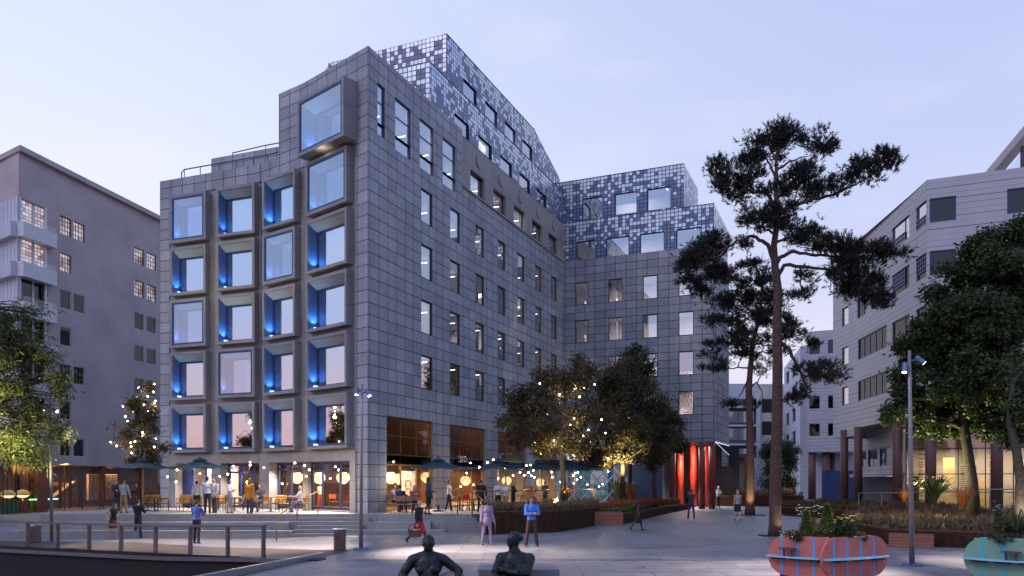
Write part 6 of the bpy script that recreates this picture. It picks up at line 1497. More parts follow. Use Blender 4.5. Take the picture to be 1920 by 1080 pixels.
blades('dark_grasses', 'dark low planting in the far bed at the end of the plaza', bedE, 1.15, 700, .6, 'dry grass', 'grass', .7, .03, seed=9)
slat_bench('short slatted wooden bench at the corner of the right planting bed', Vector((13.75, 29.3, 0)), Vector((15.0, 28.6, 0)), .5, .48, Vector((-.4, -.9, 0)))
slat_bench('small slatted wooden bench behind the green planter pod', Vector((17.4, 27.1, 0)), Vector((19.6, 26.4, 0)), .5, .45, Vector((-.3, -.9, 0)))
slat_bench('slatted wooden bench before the far left edge of the right bed', Vector((14.2, 36.5, 0)), Vector((16.1, 41.5, 0)), .5, .45, Vector((-.9, .3, 0)))
tuft('large agave like plant glowing from below in the right bed', 1750, 945, 34, 1.25, 'green grass', 70, 1.0, .045, 5, 'plant', 'agave')
tuft('feathery grass rising above the glowing agave', 1757, 930, 34.6, 1.0, 'dry grass', 60, .6, .02, 6)
tuft('bright orange grass tuft right of the glowing agave', 1806, 955, 33, 1.05, 'orange grass', 110, .9, .010, 7)
tuft('small orange grass tuft left of the right lamp post', 1696, 942, 34, .7, 'orange grass', 60, .9, .010, 8)
lamp('bed_spot', 'POINT', P(1752, 940, 34.8)+Vector((0, 0, .2)), 130, (1, .86, .45), None, .1)
lamp('bed_spot', 'POINT', P(1800, 955, 32.4)+Vector((0, 0, .2)), 9, (1, .60, .25), None, .1)
lamp('bed_spot', 'POINT', P(1698, 935, 33.6)+Vector((0, 0, .1)), 6, (1, .60, .25), None, .1)
# white rail by the hall
ra = [P(1610, 925, 47), P(1700, 924, 43), P(1800, 919, 40), P(1915, 917, 38)]
root = empty('bed_railing', tuple(ra[0]), 'thin pale metal railing behind the right planting bed', 'railing'); mb = MB(); mb.tube(ra, .028, 6); mb.build('rail', 'steel', root, ra[0])
for i in range(len(ra)-1):
    for t in (0, .5):
        q = ra[i].lerp(ra[i+1], t); mb = MB(); mb.tube([q, Vector((q.x, q.y, .2))], .022, 5); mb.build('post', 'steel', root, q)
# ================================================================== PLANTER PODS
def stadium(L, H, n=14):
    r = H/2; pts = []
    for i in range(n+1): a = -math.pi/2+math.pi*i/n; pts.append((L/2-r+r*math.cos(a), r+r*math.sin(a)))
    for i in range(n+1): a = math.pi/2+math.pi*i/n; pts.append((-L/2+r+r*math.cos(a), r+r*math.sin(a)))
    return pts
def pod_side(root, o, d, L, H, paint, stripe, z0, shelf_u, stripes, shelf=True, table_at=None, square=False):
    """one upright rounded panel with painted bands and a folded-out shelf; d = direction, panel rises from z0"""
    d = d.normalized(); nn = Vector((d.y, -d.x, 0)); pts = stadium(L, H)
    if square: pts = [(L/2, 0), (L/2, H)]+pts[len(pts)//2:]
    mid = o+d*L/2
    mb = MB(); fr = [mid+d*x+Vector((0, 0, z0+z)) for x, z in pts]; bk = [p-nn*.06 for p in fr]
    mb.face(fr); mb.face(list(reversed(bk)))
    for i in range(len(pts)): j = (i+1) % len(pts); mb.face([fr[i], bk[i], bk[j], fr[j]])
    pn = mb.build('panel', paint, root, mid)
    r = H/2
    for u in stripes:
        x = (u-.5)*L; e = L/2-r; zz = 0 if abs(x) <= e else r-math.sqrt(max(0, r*r-(abs(x)-e)**2))
        mb = MB(); mb.obox(mid+d*(x-.03)+nn*.001+Vector((0, 0, z0+zz+.012)), d*.06, nn*.004, (0, 0, H-2*zz-.024)); mb.build('painted_band', stripe, pn, mid)
    if shelf:
        mb = MB(); e = L*.485; n = 10; w = .26
        top = [mid-d*e+nn*.005]+[mid+d*(-e+2*e*i/n)+nn*(w*math.sin(math.pi*min(1, max(.12, i/n*.9+.08)))**.5) for i in range(n+1)]+[mid+d*e+nn*.005]
        for k in range(1, len(top)-2): a, b, c = top[0].lerp(top[-1], (k-1)/n), top[k], top[k+1]; dd = top[0].lerp(top[-1], k/n); mb.mesh([a+Vector((0, 0, z0+r)), b+Vector((0, 0, z0+r)), c+Vector((0, 0, z0+r)), dd+Vector((0, 0, z0+r)), a+Vector((0, 0, z0+r-.035)), b+Vector((0, 0, z0+r-.035)), c+Vector((0, 0, z0+r-.035)), dd+Vector((0, 0, z0+r-.035))], [(0, 1, 2, 3), (7, 6, 5, 4), (1, 5, 6, 2), (0, 4, 5, 1), (3, 2, 6, 7)])
        mb.build('bench_shelf', 'shelf blue', root, mid)
        for u in (.22, .5, .78): mb = MB(); mb.obox(mid+d*((u-.5)*L-.14)+nn*.005+Vector((0, 0, z0+r-.085)), d*.28, nn*.16, (0, 0, .045)); mb.build('bracket', 'dark metal', root, mid)
    if table_at is not None:
        c = mid+d*((table_at-.5)*L)+nn*.17; mb = MB()
        mb.obox(c-d*.17-nn*.12+Vector((0, 0, z0+r+.17)), d*.34, nn*.24, (0, 0, .03))
        for s in (-1, 1): mb.obox(c+d*(s*.10-.02)-nn*.02+Vector((0, 0, z0+r)), d*.04, nn*.04, (0, 0, .17))
        mb.build('little_table', 'brown column', root, mid)
def pod(label, A, Bp, Cp, paint, stripe, z0, H, table_at, body):
    root = empty('planter_bench', (Bp.x, Bp.y, 0), label, 'planter bench')
    A, Bp, Cp = (Vector((q.x, q.y, 0)) for q in (A, Bp, Cp))
    pod_side(root, A, Bp-A, (Bp-A).length+.02, H, paint, stripe, z0, 0, (.24, .50, .77), True, table_at, True)
    pod_side(root, Bp+(Bp-Cp).normalized()*.20+Vector((0, -.03, 0)), Cp-Bp, (Cp-Bp).length+.20, H, paint, stripe, z0, 0, (.17, .37, .57, .77))
    mb = MB(); back = Vector((0, 1, 0)); poly = [(q.x, q.y) for q in (A+(Bp-A)*.38+back*.10, Bp+back*.12, Cp+(Bp-Cp)*.40+back*.10, Cp+(Bp-Cp)*.40+back*.75, A+(Bp-A)*.38+back*.75)]
    mb.prism(poly, z0+.06, z0+H-.06); mb.build('trough', paint, root, (Bp.x, Bp.y, 0))
    for q in (A.lerp(Bp, .35)+back*.22, Cp.lerp(Bp, .35)+back*.22, Bp+back*.3): mb = MB(); mb.obox(q+Vector((-.10, -.06, 0)), (.2, 0, 0), (0, .12, 0), (0, 0, z0+.06)); mb.build('foot', 'dark metal', root, q)
    return root, poly, z0+H-.06
def leafy(name, label, centre, rx, rz, m, n, lw=.03, ll=.09, seed=1, cone=False, cat='plant', up=.5):
    r = random.Random(seed); mb = MB(); centre = Vector(centre)
    for i in range(n):
        if cone: t = r.random()**.8; a = r.uniform(0, 6.28); rr_ = rx*(1-t)*r.uniform(.5, 1.05)+.01; p = centre+Vector((rr_*math.cos(a), rr_*math.sin(a), rz*t))
        else:
            v = Vector((r.gauss(0, 1), r.gauss(0, 1), r.gauss(0, 1))).normalized()*(r.random()**.4); p = centre+Vector((v.x*rx, v.y*rx, v.z*rz))
        d = Vector((r.gauss(0, 1), r.gauss(0, 1), r.gauss(0, 1)+up*2)).normalized(); s = d.orthogonal().normalized()
        s = Matrix.Rotation(r.uniform(0, 6.28), 3, d) @ s; l = ll*r.uniform(.6, 1.2)
        mb.face([p, p+d*l*.5+s*lw, p+d*l, p+d*l*.5-s*lw])
    return tag(mb.build(name, m, origin=centre), label, cat)
def flowers(label, c, n, h, rad, pm, seed):
    r = random.Random(seed); root = empty('flowering_plant', tuple(c), label, 'flowers'); c = Vector(c); st = MB(); pe = MB()
    for i in range(n):
        a = r.uniform(0, 6.28); q = Vector((rad*math.cos(a)*r.random()**.5, rad*math.sin(a)*.7, h*r.uniform(.65, 1))); st.tube([c, c+q*.6+Vector((0, 0, .06)), c+q], .006, 4)
        for k in range(6):
            b = k*1.05+r.random(); e = Vector((math.cos(b), math.sin(b), .25)).normalized(); s = Vector((-e.y, e.x, 0))*.016; t = c+q; pe.face([t, t+e*.03+s, t+e*.055, t+e*.03-s])
    st.build('stems', 'green leaves', root, c); pe.build('petals', pm, root, c)
A_ = P(1440, 1045, 19.4); B_ = P(1552, 1050, 18.3); C_ = P(1664, 1048, 19.2)
pr, ppoly, ptop = pod('coral pink planter bench with blue bands and pale blue shelves', A_, B_, C_, 'coral paint', 'blue stripe', .12, .95, .40, None)
A2 = P(1806, 1048, 18.6); B2 = P(1960, 1056, 17.4); C2 = P(2060, 1050, 18.4)
pr2, ppoly2, ptop2 = pod('mint green planter bench with cyan bands and a pale blue shelf', A2, B2, C2, 'mint paint', 'cyan stripe', .12, .97, .62, None)
def fill(poly, ztop, seed, n, tag_):
    r = random.Random(seed); cx = sum(p[0] for p in poly)/len(poly); cy = sum(p[1] for p in poly)/len(poly); xs = [p[0] for p in poly]
    mb = MB()
    for i in range(n):
        x = r.uniform(min(xs)-.06, max(xs)+.06); t = (x-cx)/(max(xs)-min(xs)); y = cy+r.uniform(-.40, .34)-.10*(1-abs(t)*2); z = ztop+.02+.10*r.random()+.05*noise.noise(Vector((x*3, y*3, 0)))-(.10*r.random() if y < cy-.28 else 0)
        p = Vector((x, y, z)); d = Vector((r.gauss(0, 1), r.gauss(0, 1)-.3, r.gauss(.4, .8))).normalized(); s = d.orthogonal().normalized(); l = r.uniform(.04, .10); mb.face([p, p+d*l*.5+s*.018, p+d*l, p+d*l*.5-s*.018])
    return tag(mb.build('ground_cover', 'dark leaves', origin=(cx, cy, ztop)), tag_, 'ground cover', kind='stuff')
fill(ppoly, ptop, 3, 5200, 'dark trailing ground cover in the coral planter bench'); fill(ppoly2, ptop2, 4, 5200, 'dark trailing ground cover in the mint planter bench')
for i, (px, py, rx, rz, lb) in enumerate(((1512, 1005, .17, .55, 'small pointed conifer at the left in the coral planter'), (1551, 1003, .22, .68, 'taller feathery conifer in the middle of the coral planter'), (1575, 1008, .14, .42, 'slim green conifer leaning on the tall one in the coral planter'))):
    leafy('small_conifer', lb, P(px, py, 18.9), rx, rz, 'conifer green', 1900, .010, .10, 20+i, True, 'conifer')
leafy('small_shrub', 'dark green shrub under the yellow flowers in the coral planter', P(1588, 995, 18.7), .22, .20, 'green leaves', 900, .02, .08, 31, False, 'shrub')
flowers('yellow daisy like flowers at the right of the coral planter', P(1590, 1004, 18.9), 34, .50, .34, 'yellow petals', 1)
flowers('white flowers on thin stems at the left of the coral planter', P(1520, 1004, 19.2), 26, .75, .36, 'white petals', 2)
leafy('small_conifer', 'bright yellow green conifer at the left in the mint planter', P(1872, 1004, 18.4), .13, .55, 'conifer green', 1500, .011, .10, 41, True, 'conifer')
leafy('small_shrub', 'dark rounded shrub filling the mint planter', P(1903, 997, 18.4), .28, .24, 'dark leaves', 1500, .02, .08, 42, False, 'shrub')
flowers('yellow flowers behind the arching leaves of the mint planter', P(1912, 1004, 18.5), 30, .50, .25, 'yellow petals', 3)
flowers('white flowers on thin stems above the mint planter', P(1880, 1004, 18.7), 18, .85, .30, 'white petals', 4)
tuft('arching strap leaved plant in the mint planter', 1905, 1002, 18.3, .72, 'green grass', 16, 1.0, .02, 9, 'plant', 'strap_leaf_plant')

a = G(662, 1050); mb = MB(); mb.box(a.x, 7.2, 24.02, 24.07, .0, .008); tag(mb.build('slot_drain', 'dark metal', origin=(a.x, 24, 0)), 'long thin dark slot drain crossing the paving behind the bronze figures', 'drain')
# ================================================================== TREES
def limb_path(a, b, r, bend=.12, n=6):
    a, b = Vector(a), Vector(b); L = (b-a).length; o = Vector((r.uniform(-1, 1), r.uniform(-1, 1), r.uniform(-.2, .8)))*L*bend
    return [a.lerp(b, i/n)+o*math.sin(math.pi*i/n)+Vector((r.uniform(-1, 1), r.uniform(-1, 1), 0))*L*.02*(0 < i < n) for i in range(n+1)]
def leaf_cloud(mb, c, rad, n, lw, ll, r, droop=.0, shell=.45):
    for i in range(n):
        v = Vector((r.gauss(0, 1), r.gauss(0, 1), r.gauss(0, 1))).normalized()
        p0 = Vector(c)+Vector((v.x*rad[0], v.y*rad[1], v.z*rad[2]))*(shell+(1-shell)*r.random())
        if noise.noise(p0*1.1+Vector((3, 7, 1))) < -.22: continue
        for k in range(3):     # a spray of three leaves
            p = p0+Vector((r.gauss(0, 1), r.gauss(0, 1), r.gauss(0, 1)))*ll*.8
            d = (Vector((r.gauss(0, 1), r.gauss(0, 1), r.gauss(0, .7)-droop))).normalized(); s = d.cross(Vector((r.gauss(0, 1), r.gauss(0, 1), r.gauss(0, 1)))).normalized()
            l = ll*r.uniform(.6, 1.3); w = lw*r.uniform(.7, 1.2); mb.face([p, p+d*l*.45+s*w, p+d*l, p+d*l*.45-s*w])
def tree(name, label, base, trunk_pts, rad, blobs, lm, nleaf, lw, ll, seed, group=None, bark='bark', droop=.2, dens=None, shell=.4):
    """blobs: (centre, (rx, ry, rz)) of the foliage masses; limbs reach each of them"""
    r = random.Random(seed); root = empty(name, tuple(base), label, 'tree', group)
    mb = MB(); k = len(trunk_pts); rs = [rad*(1-.62*i/(k-1)) for i in range(k)]; rs[0] = rad*1.25; mb.tube(trunk_pts, rs, 12)
    tk = mb.build('trunk', bark, root, base, True)
    lb = MB(); top = trunk_pts[-1]
    for c, q in blobs:
        c = Vector(c); best = min(trunk_pts[k//2:], key=lambda t: (Vector(t)-c).length+max(0, t[2]-c.z)*2)
        pts = limb_path(best, c, r); m = len(pts); lb.tube(pts, [rad*.42*(1-.75*i/(m-1)) for i in range(m)], 7)
        for j in range(5):
            e = c+Vector((r.uniform(-.85, .85)*q[0], r.uniform(-.85, .85)*q[1], r.uniform(-.6, .85)*q[2])); p2 = limb_path(pts[3+j % 3], e, r, .15, 4); lb.tube(p2, [rad*.15, rad*.12, rad*.09, rad*.06, rad*.03], 5)
    lb.build('branches', bark, root, base, True)
    mb = MB(); vol = sum(q[0]*q[2] for c, q in blobs)
    for c, q in blobs:
        n = int(nleaf*q[0]*q[2]/vol/3)
        # break each mass into ragged clumps
        kc = max(5, int(9*q[0]*q[2]))
        for j in range(kc):
            v = Vector((r.gauss(0, 1), r.gauss(0, 1), r.gauss(0, 1))).normalized()*r.uniform(.35, .95)
            cc = Vector(c)+Vector((v.x*q[0], v.y*q[1], v.z*q[2])); s = r.uniform(.28, .50)*min(q[0], q[2], 1.6)
            leaf_cloud(mb, cc, (s*1.25, s*1.25, s*.75), int(n*1.0/kc), lw, ll, r, droop, .15)
    mb.build('crown', lm, root, base)
    return root
def bl(px, py, rx, rz, d, dj=0): c = P(px, py, d+dj); f = d/FP; return (c, (rx*f, min(rx*f, 2.8), rz*f))
# --- the tree with string lights on the terrace
d = 44.0; tp_ = [P(1057, 945, d), P(1056, 900, d), P(1054, 868, d), P(1058, 830, d), P(1056, 795, d), P(1060, 750, d), P(1056, 715, d)]
tp_[0].z = .6
tree('terrace_tree', 'broad feathery tree with string lights and a floodlit trunk on the terrace', tp_[0], tp_, .17, [bl(1085, 705, 45, 38, d), bl(1040, 715, 45, 40, d, 1), bl(990, 765, 50, 42, d), bl(960, 805, 32, 30, d, -1), bl(1030, 790, 50, 40, d, -1), bl(1090, 780, 40, 50, d, 1), bl(1075, 840, 40, 34, d), bl(1000, 830, 50, 26, d), bl(1010, 740, 40, 30, d, .5)], 'rust leaves', 26000, .045, .21, 11, droop=.5)
lamp('tree_uplight', 'SPOT', (tp_[0].x-.5, tp_[0].y-1.3, 1.0), 3600, (1, .80, .40), None, .1, (tp_[0].x, tp_[0].y, 4.2), 80, .7)
# --- dense dark round tree(s)
d = 50; tp_ = [P(1168, 948, d), P(1167, 905, d), P(1168, 865, d), P(1170, 800, d), P(1172, 740, d)]; tp_[0].z = .55
tree('round_tree', 'dense dark round headed tree in the long bed, lit green from below', tp_[0], tp_, .19, [bl(1170, 720, 55, 50, d), bl(1140, 765, 52, 50, d), bl(1200, 765, 52, 55, d), bl(1180, 820, 65, 45, d), bl(1120, 835, 40, 40, d, -1), bl(1225, 820, 45, 45, d), bl(1160, 865, 60, 22, d), bl(1105, 850, 35, 25, d, -1), bl(1165, 780, 60, 50, d, -1.2)], 'dark leaves', 42000, .05, .17, 12, droop=.2)
lamp('tree_uplight', 'SPOT', (tp_[0].x-.2, tp_[0].y-1.3, 2.3), 2600, (1, .84, .34), None, .1, (tp_[0].x-.3, tp_[0].y, 4.6), 88, .7)
d = 55; tp_ = [P(1230, 950, d), P(1226, 905, d), P(1228, 870, d), P(1232, 820, d), P(1236, 790, d)]; tp_[0].z = .5
tree('round_tree', 'smaller reddish brown tree left of the red columns', tp_[0], tp_, .13, [bl(1245, 790, 42, 38, d), bl(1255, 815, 30, 30, d), bl(1215, 830, 36, 36, d), bl(1232, 862, 34, 18, d), bl(1272, 845, 16, 18, d)], 'rust leaves', 17000, .05, .17, 13)
d = 57; tp_ = [P(1180, 945, d), P(1182, 880, d), P(1184, 800, d), P(1186, 740, d), P(1188, 690, d)]; tp_[0].z = .5
tree('tall_tree', 'tall loose green tree rising behind the dense round one', tp_[0], tp_, .16, [bl(1190, 675, 32, 30, d), bl(1160, 700, 26, 28, d), bl(1205, 712, 26, 30, d), bl(1175, 730, 40, 30, d), bl(1215, 690, 16, 20, d), bl(1150, 725, 20, 20, d)], 'green leaves', 12000, .06, .24, 14)
# --- small tree by the mauve building
d = 42.6; tp_ = [G(262, 957.5, TZ), P(262, 915, d), P(263, 870, d), P(266, 820, d), P(270, 770, d)]
tree('small_terrace_tree', 'small airy tree with string lights between the mauve building and the stone one', tp_[0], tp_, .10, [bl(272, 745, 26, 28, d), bl(255, 775, 26, 28, d), bl(285, 790, 22, 34, d), bl(240, 810, 38, 22, d), bl(268, 835, 40, 22, d), bl(222, 828, 24, 14, d), bl(255, 862, 36, 16, d), bl(288, 850, 16, 30, d)], 'rust leaves', 11000, .035, .17, 15, droop=.4)
# --- overhanging tree, left
d = 33; tp_ = [Vector((-24.8, 31.5, -.25)), Vector((-24.6, 31.6, 2.5)), Vector((-24.2, 31.8, 5)), Vector((-23.6, 32, 7.5)), Vector((-22.8, 32, 9.6))]
tree('willow_leaved_tree', 'overhanging tree with long drooping leaves at the left edge, lit yellow green below', tp_[0], tp_, .22, [bl(20, 590, 36, 50, d), bl(55, 640, 38, 46, d), bl(10, 680, 45, 50, d), bl(75, 710, 45, 40, d), bl(30, 750, 50, 40, d), bl(80, 770, 40, 24, d), bl(30, 810, 60, 30, d), bl(65, 845, 50, 22, d), bl(15, 850, 40, 30, d), bl(110, 810, 30, 18, d), bl(118, 745, 18, 18, d), bl(95, 670, 24, 18, d), bl(125, 700, 14, 10, d), bl(-40, 700, 60, 120, d), bl(85, 590, 12, 20, d)], 'willow leaves', 24000, .026, .26, 16, droop=.9)
lamp('tree_uplight', 'SPOT', (-20.9, 31.2, .3), 8500, (1, .90, .38), None, .15, (-20.4, 33.0, 4.2), 70, .8)
# --- big tree on the right
d = 35; tp_ = [P(1826, 945, d), P(1822, 900, d), P(1815, 850, d), P(1808, 800, d), P(1800, 740, d), P(1800, 650, d), P(1810, 560, d)]; tp_[0].z = .5
tree('large_tree', 'very large dark leafy tree over the right planting bed', tp_[0], tp_, .27, [bl(1880, 450, 60, 50, d), bl(1820, 500, 60, 50, d), bl(1775, 570, 60, 50, d), bl(1730, 640, 55, 45, d), bl(1860, 580, 80, 70, d), bl(1800, 660, 80, 60, d), bl(1890, 680, 70, 70, d, -1), bl(1715, 700, 48, 36, d), bl(1760, 750, 70, 34, d), bl(1850, 760, 80, 36, d), bl(1690, 735, 36, 28, d), bl(1930, 560, 60, 90, d), bl(1910, 780, 50, 30, d), bl(1925, 440, 40, 40, d), bl(1820, 600, 70, 60, d, -1.5), bl(1700, 660, 30, 26, d), bl(1840, 700, 70, 50, d, -2), bl(1680, 770, 34, 22, d), bl(1740, 795, 60, 24, d), bl(1830, 805, 60, 22, d), bl(1900, 815, 50, 24, d), bl(1780, 705, 60, 40, d, -1.5), bl(1870, 500, 70, 50, d, -1)], 'green leaves', 130000, .05, .19, 17, droop=.2)
lamp('tree_uplight', 'SPOT', (tp_[0].x-1.9, tp_[0].y+.6, .8), 1900, (1, .92, .46), None, .1, (tp_[0].x-1.4, tp_[0].y-1.0, 8), 100, .8)
d = 27.5; tp_ = [P(1916, 960, d), P(1914, 900, d), P(1905, 840, d), P(1892, 790, d), P(1900, 720, d)]; tp_[0].z = .5
tree('large_tree', 'second right tree whose leaning trunk glows white at its foot', tp_[0], tp_, .20, [bl(1930, 690, 60, 50, d), bl(1960, 760, 60, 50, d), bl(1910, 760, 30, 30, d)], 'green leaves', 12000, .045, .17, 18)
lamp('tree_uplight', 'SPOT', (tp_[0].x-.25, tp_[0].y-.7, .62), 240, (1, .88, .70), None, .08, (tp_[0].x, tp_[0].y, 2.6), 60, .6)
# --- willowy tree far down the street
d = 82; tp_ = [P(1459, 933, d), P(1460, 905, d), P(1461, 870, d), P(1463, 840, d)]; tp_[0].z = .9
tree('street_tree', 'grey green weeping tree standing in the far bed behind the tall pine', tp_[0], tp_, .16, [bl(1462, 840, 26, 24, d), bl(1445, 865, 24, 28, d), bl(1480, 870, 22, 34, d), bl(1458, 900, 34, 22, d)], 'green leaves', 9000, .06, .30, 19, droop=.9)
def copse(name, label, px, py, rx, rz, d, seed, m='green leaves'):
    b = P(px, py+rz, d); b.z = .3; tp_ = [b, b+Vector((.1, 0, 2)), P(px, py, d)]; return tree(name, label, b, tp_, .2, [bl(px, py, rx, rz, d), bl(px-rx*.5, py+rz*.3, rx*.6, rz*.6, d), bl(px+rx*.5, py+rz*.2, rx*.6, rz*.6, d)], m, 5000, .10, .40, seed)
copse('distant_tree', 'yellow green tree seen through the gap under the bridge building', 1388, 885, 14, 20, 150, 51)
for i, (px, lb) in enumerate(((1532, 'dark tree between the columns of the farther block, left one'), (1562, 'dark tree between the columns of the farther block, middle one'), (1590, 'dark tree behind the left columns of the curved building'))): copse('distant_tree', lb, px, 872, 22, 26, 118, 60+i)
# --- pines
def pine(label, base, trunk_pts, rad, limbs, clumps, seed, d, dens=1.0):
    """limbs: pixel polylines of the main boughs; clumps: needle masses carried by them"""
    r = random.Random(seed); root = empty('pine_tree', tuple(base), label, 'tree', 'tall pines on the plaza')
    mb = MB(); k = len(trunk_pts); pts = []; rs = []
    for i in range(k-1):
        for j in range(5):
            t = j/5; q = Vector(trunk_pts[i]).lerp(Vector(trunk_pts[i+1]), t); pts.append(q); u = (i+t)/(k-1); rs.append(rad*(1-.84*u)*(1+.06*noise.noise(q*2)))
    pts.append(Vector(trunk_pts[-1])); rs.append(rad*.12); rs[0] = rad*1.18
    mb.tube(pts, rs, 14); mb.build('trunk', 'pine bark', root, base, True)
    lb = MB(); nd = MB(); f = d/FP; nodes = [(p, .03) for p in pts[int(len(pts)*.75):]]
    for li, lim in enumerate(limbs):
        dd = r.uniform(-1.6, 1.6); m = len(lim)-1; fine = []
        for i in range(m):
            for j in range(4):
                t = (i+j/4)/m; x = lim[i][0]+(lim[i+1][0]-lim[i][0])*j/4; y = lim[i][1]+(lim[i+1][1]-lim[i][1])*j/4
                q = P(x, y, d+dd*t); fine.append(q+Vector((0, r.uniform(-.05, .05), r.uniform(-.06, .06)))*min(1, t*4))
        fine.append(P(*lim[-1], d+dd)); n = len(fine); r0 = .10 if m > 3 else .065
        lb.tube(fine, [r0*(1-.8*i/(n-1)) for i in range(n)], 7)
        nodes += [(q, r0*(1-.8*i/(n-1))) for i, q in enumerate(fine) if i > n*.3]
    for px, py, rx, rz in clumps:
        q0 = P(px, py, d); best, br0 = min(nodes, key=lambda t: math.hypot(t[0].x-q0.x, t[0].z-(q0.z-.2)))
        c = Vector((q0.x, best.y+r.uniform(-.6, .6), q0.z))
        path = limb_path(best, c-Vector((0, 0, rz*f*.25)), r, .10, 6); w0 = min(.045, br0); lb.tube(path, [w0*(1-.7*i/6) for i in range(7)], 6)
        # each mass is a handful of ragged lobes with sky between them
        for lobe in range(max(3, int(rx*rz/85))):
            v = Vector((r.gauss(0, 1), r.gauss(0, 1), r.gauss(0, 1))).normalized()*(r.random()**.5)*.85
            lc = c+Vector((v.x*rx*f, v.y*rx*f*.8, v.z*rz*f)); lr = r.uniform(.20, .38)*(d/34.7)**.5
            lb.tube(limb_path(path[3+r.randrange(4)], lc, r, .12, 3), [.024, .018, .013, .008], 4)
            for i in range(int(15*dens)):
                g_ = Vector((r.gauss(0, 1), r.gauss(0, 1), r.gauss(0, .7)))*lr*.52; p = lc+g_
                ax = Vector((g_.x*1.4+v.x*.3+r.gauss(0, .3), g_.y*1.4+r.gauss(0, .3), .55+g_.z*.8+r.gauss(0, .25))).normalized(); L_ = r.uniform(.12, .30)*(d/34.7)**.5
                for j in range(15):
                    t = r.random(); q = p+ax*L_*t; e = (ax*.8+Vector((r.gauss(0, 1), r.gauss(0, 1), r.gauss(0, 1)))*.5).normalized(); s = Matrix.Rotation(r.uniform(0, 6.28), 3, e) @ e.orthogonal().normalized(); l = r.uniform(.09, .17); w = .013*(d/34.7)**.5
                    nd.face([q-s*w, q+s*w, q+e*l+s*.004, q+e*l-s*.004])
    lb.build('branches', 'pine bark', root, base, True); nd.build('crown', 'pine needles', root, base)
    return root
LM = [[(1453, 495), (1440, 460), (1418, 444), (1398, 445), (1365, 462), (1335, 478), (1310, 490)], [(1454, 395), (1446, 372), (1434, 362), (1412, 362), (1385, 345), (1360, 318)], [(1457, 410), (1478, 388), (1490, 372), (1498, 350)],
      [(1456, 375), (1470, 358), (1500, 345), (1535, 325)], [(1457, 400), (1500, 380), (1550, 368), (1600, 348), (1625, 335)], [(1455, 455), (1478, 446), (1505, 440), (1540, 430)],
      [(1453, 500), (1462, 482), (1490, 470), (1530, 478), (1565, 482), (1610, 485), (1655, 476)], [(1454, 525), (1470, 497), (1515, 500), (1560, 508), (1610, 535), (1640, 525)], [(1458, 640), (1478, 652), (1492, 680), (1505, 706), (1530, 704), (1560, 703)],
      [(1454, 440), (1430, 425), (1400, 420)], [(1455, 335), (1440, 300), (1422, 272)], [(1455, 320), (1480, 302), (1520, 292)], [(1456, 300), (1466, 262), (1478, 238)], [(1505, 706), (1512, 725), (1525, 735)], [(1365, 462), (1345, 490), (1330, 515)], [(1570, 485), (1590, 510), (1600, 545)]]
LM2 = [[(1404, 730), (1418, 716), (1428, 732), (1432, 755)], [(1405, 705), (1392, 735), (1376, 760)], [(1407, 690), (1375, 690), (1340, 690)], [(1412, 640), (1380, 642), (1352, 650)], [(1425, 590), (1395, 575), (1365, 570)], [(1425, 590), (1460, 590), (1490, 602)], [(1430, 540), (1405, 520), (1378, 515)], [(1412, 645), (1440, 648), (1485, 650)], [(1420, 505), (1400, 490)]]
d = 34.7
tr_ = [P(x, y, d) for x, y in ((1453, 1006), (1454, 900), (1457, 790), (1458, 690), (1457, 600), (1459, 545), (1453, 500), (1451, 460), (1457, 420), (1455, 380), (1456, 340), (1455, 300), (1460, 262))]; tr_[0].z = .0
CL = [(1455, 258, 42, 24), (1482, 236, 20, 16), (1470, 238, 26, 16), (1424, 262, 26, 20), (1440, 282, 44, 20), (1405, 285, 16, 12), (1510, 262, 16, 12), (1528, 285, 30, 26), (1548, 292, 14, 14), (1515, 305, 18, 14),
      (1372, 312, 36, 22), (1348, 300, 14, 14), (1395, 338, 46, 22), (1358, 345, 18, 20), (1418, 318, 26, 16), (1440, 355, 34, 16), (1380, 368, 24, 14),
      (1500, 338, 40, 24), (1545, 332, 18, 16), (1512, 370, 40, 18), (1478, 345, 20, 16), (1615, 330, 30, 24), (1635, 335, 18, 20), (1585, 342, 26, 20), (1560, 360, 30, 14), (1605, 358, 20, 14), (1545, 378, 22, 10),
      (1440, 402, 24, 24), (1420, 418, 16, 14), (1398, 420, 26, 22), (1440, 430, 28, 14), (1488, 410, 32, 22), (1530, 425, 26, 20), (1510, 440, 32, 16), (1490, 395, 24, 14), (1548, 430, 14, 14),
      (1312, 480, 36, 42), (1340, 448, 30, 26), (1352, 485, 32, 34), (1330, 520, 32, 24), (1295, 500, 20, 34), (1370, 450, 22, 16), (1365, 505, 18, 18),
      (1565, 462, 30, 20), (1592, 470, 34, 30), (1640, 472, 34, 20), (1668, 480, 26, 14), (1620, 500, 46, 24), (1605, 535, 46, 26), (1645, 520, 26, 20), (1580, 500, 34, 26), (1560, 520, 24, 14), (1620, 560, 36, 14), (1665, 555, 16, 10), (1535, 470, 22, 20), (1510, 520, 22, 12), (1655, 570, 16, 10),
      (1548, 702, 38, 20), (1520, 688, 22, 14), (1578, 706, 22, 12), (1525, 735, 24, 12), (1498, 745, 18, 10), (1500, 560, 14, 8)]
pine('tallest pine with a bare reddish trunk rising from the plaza beside the coral planter', tr_[0], tr_, .27, LM, CL, 5, d, 1.75)
d = 52
t2_ = [P(x, y, d) for x, y in ((1406, 968), (1407, 880), (1406, 800), (1404, 730), (1407, 690), (1412, 640), (1425, 590), (1430, 540), (1415, 490))]; t2_[0].z = zg(t2_[0].x, d)
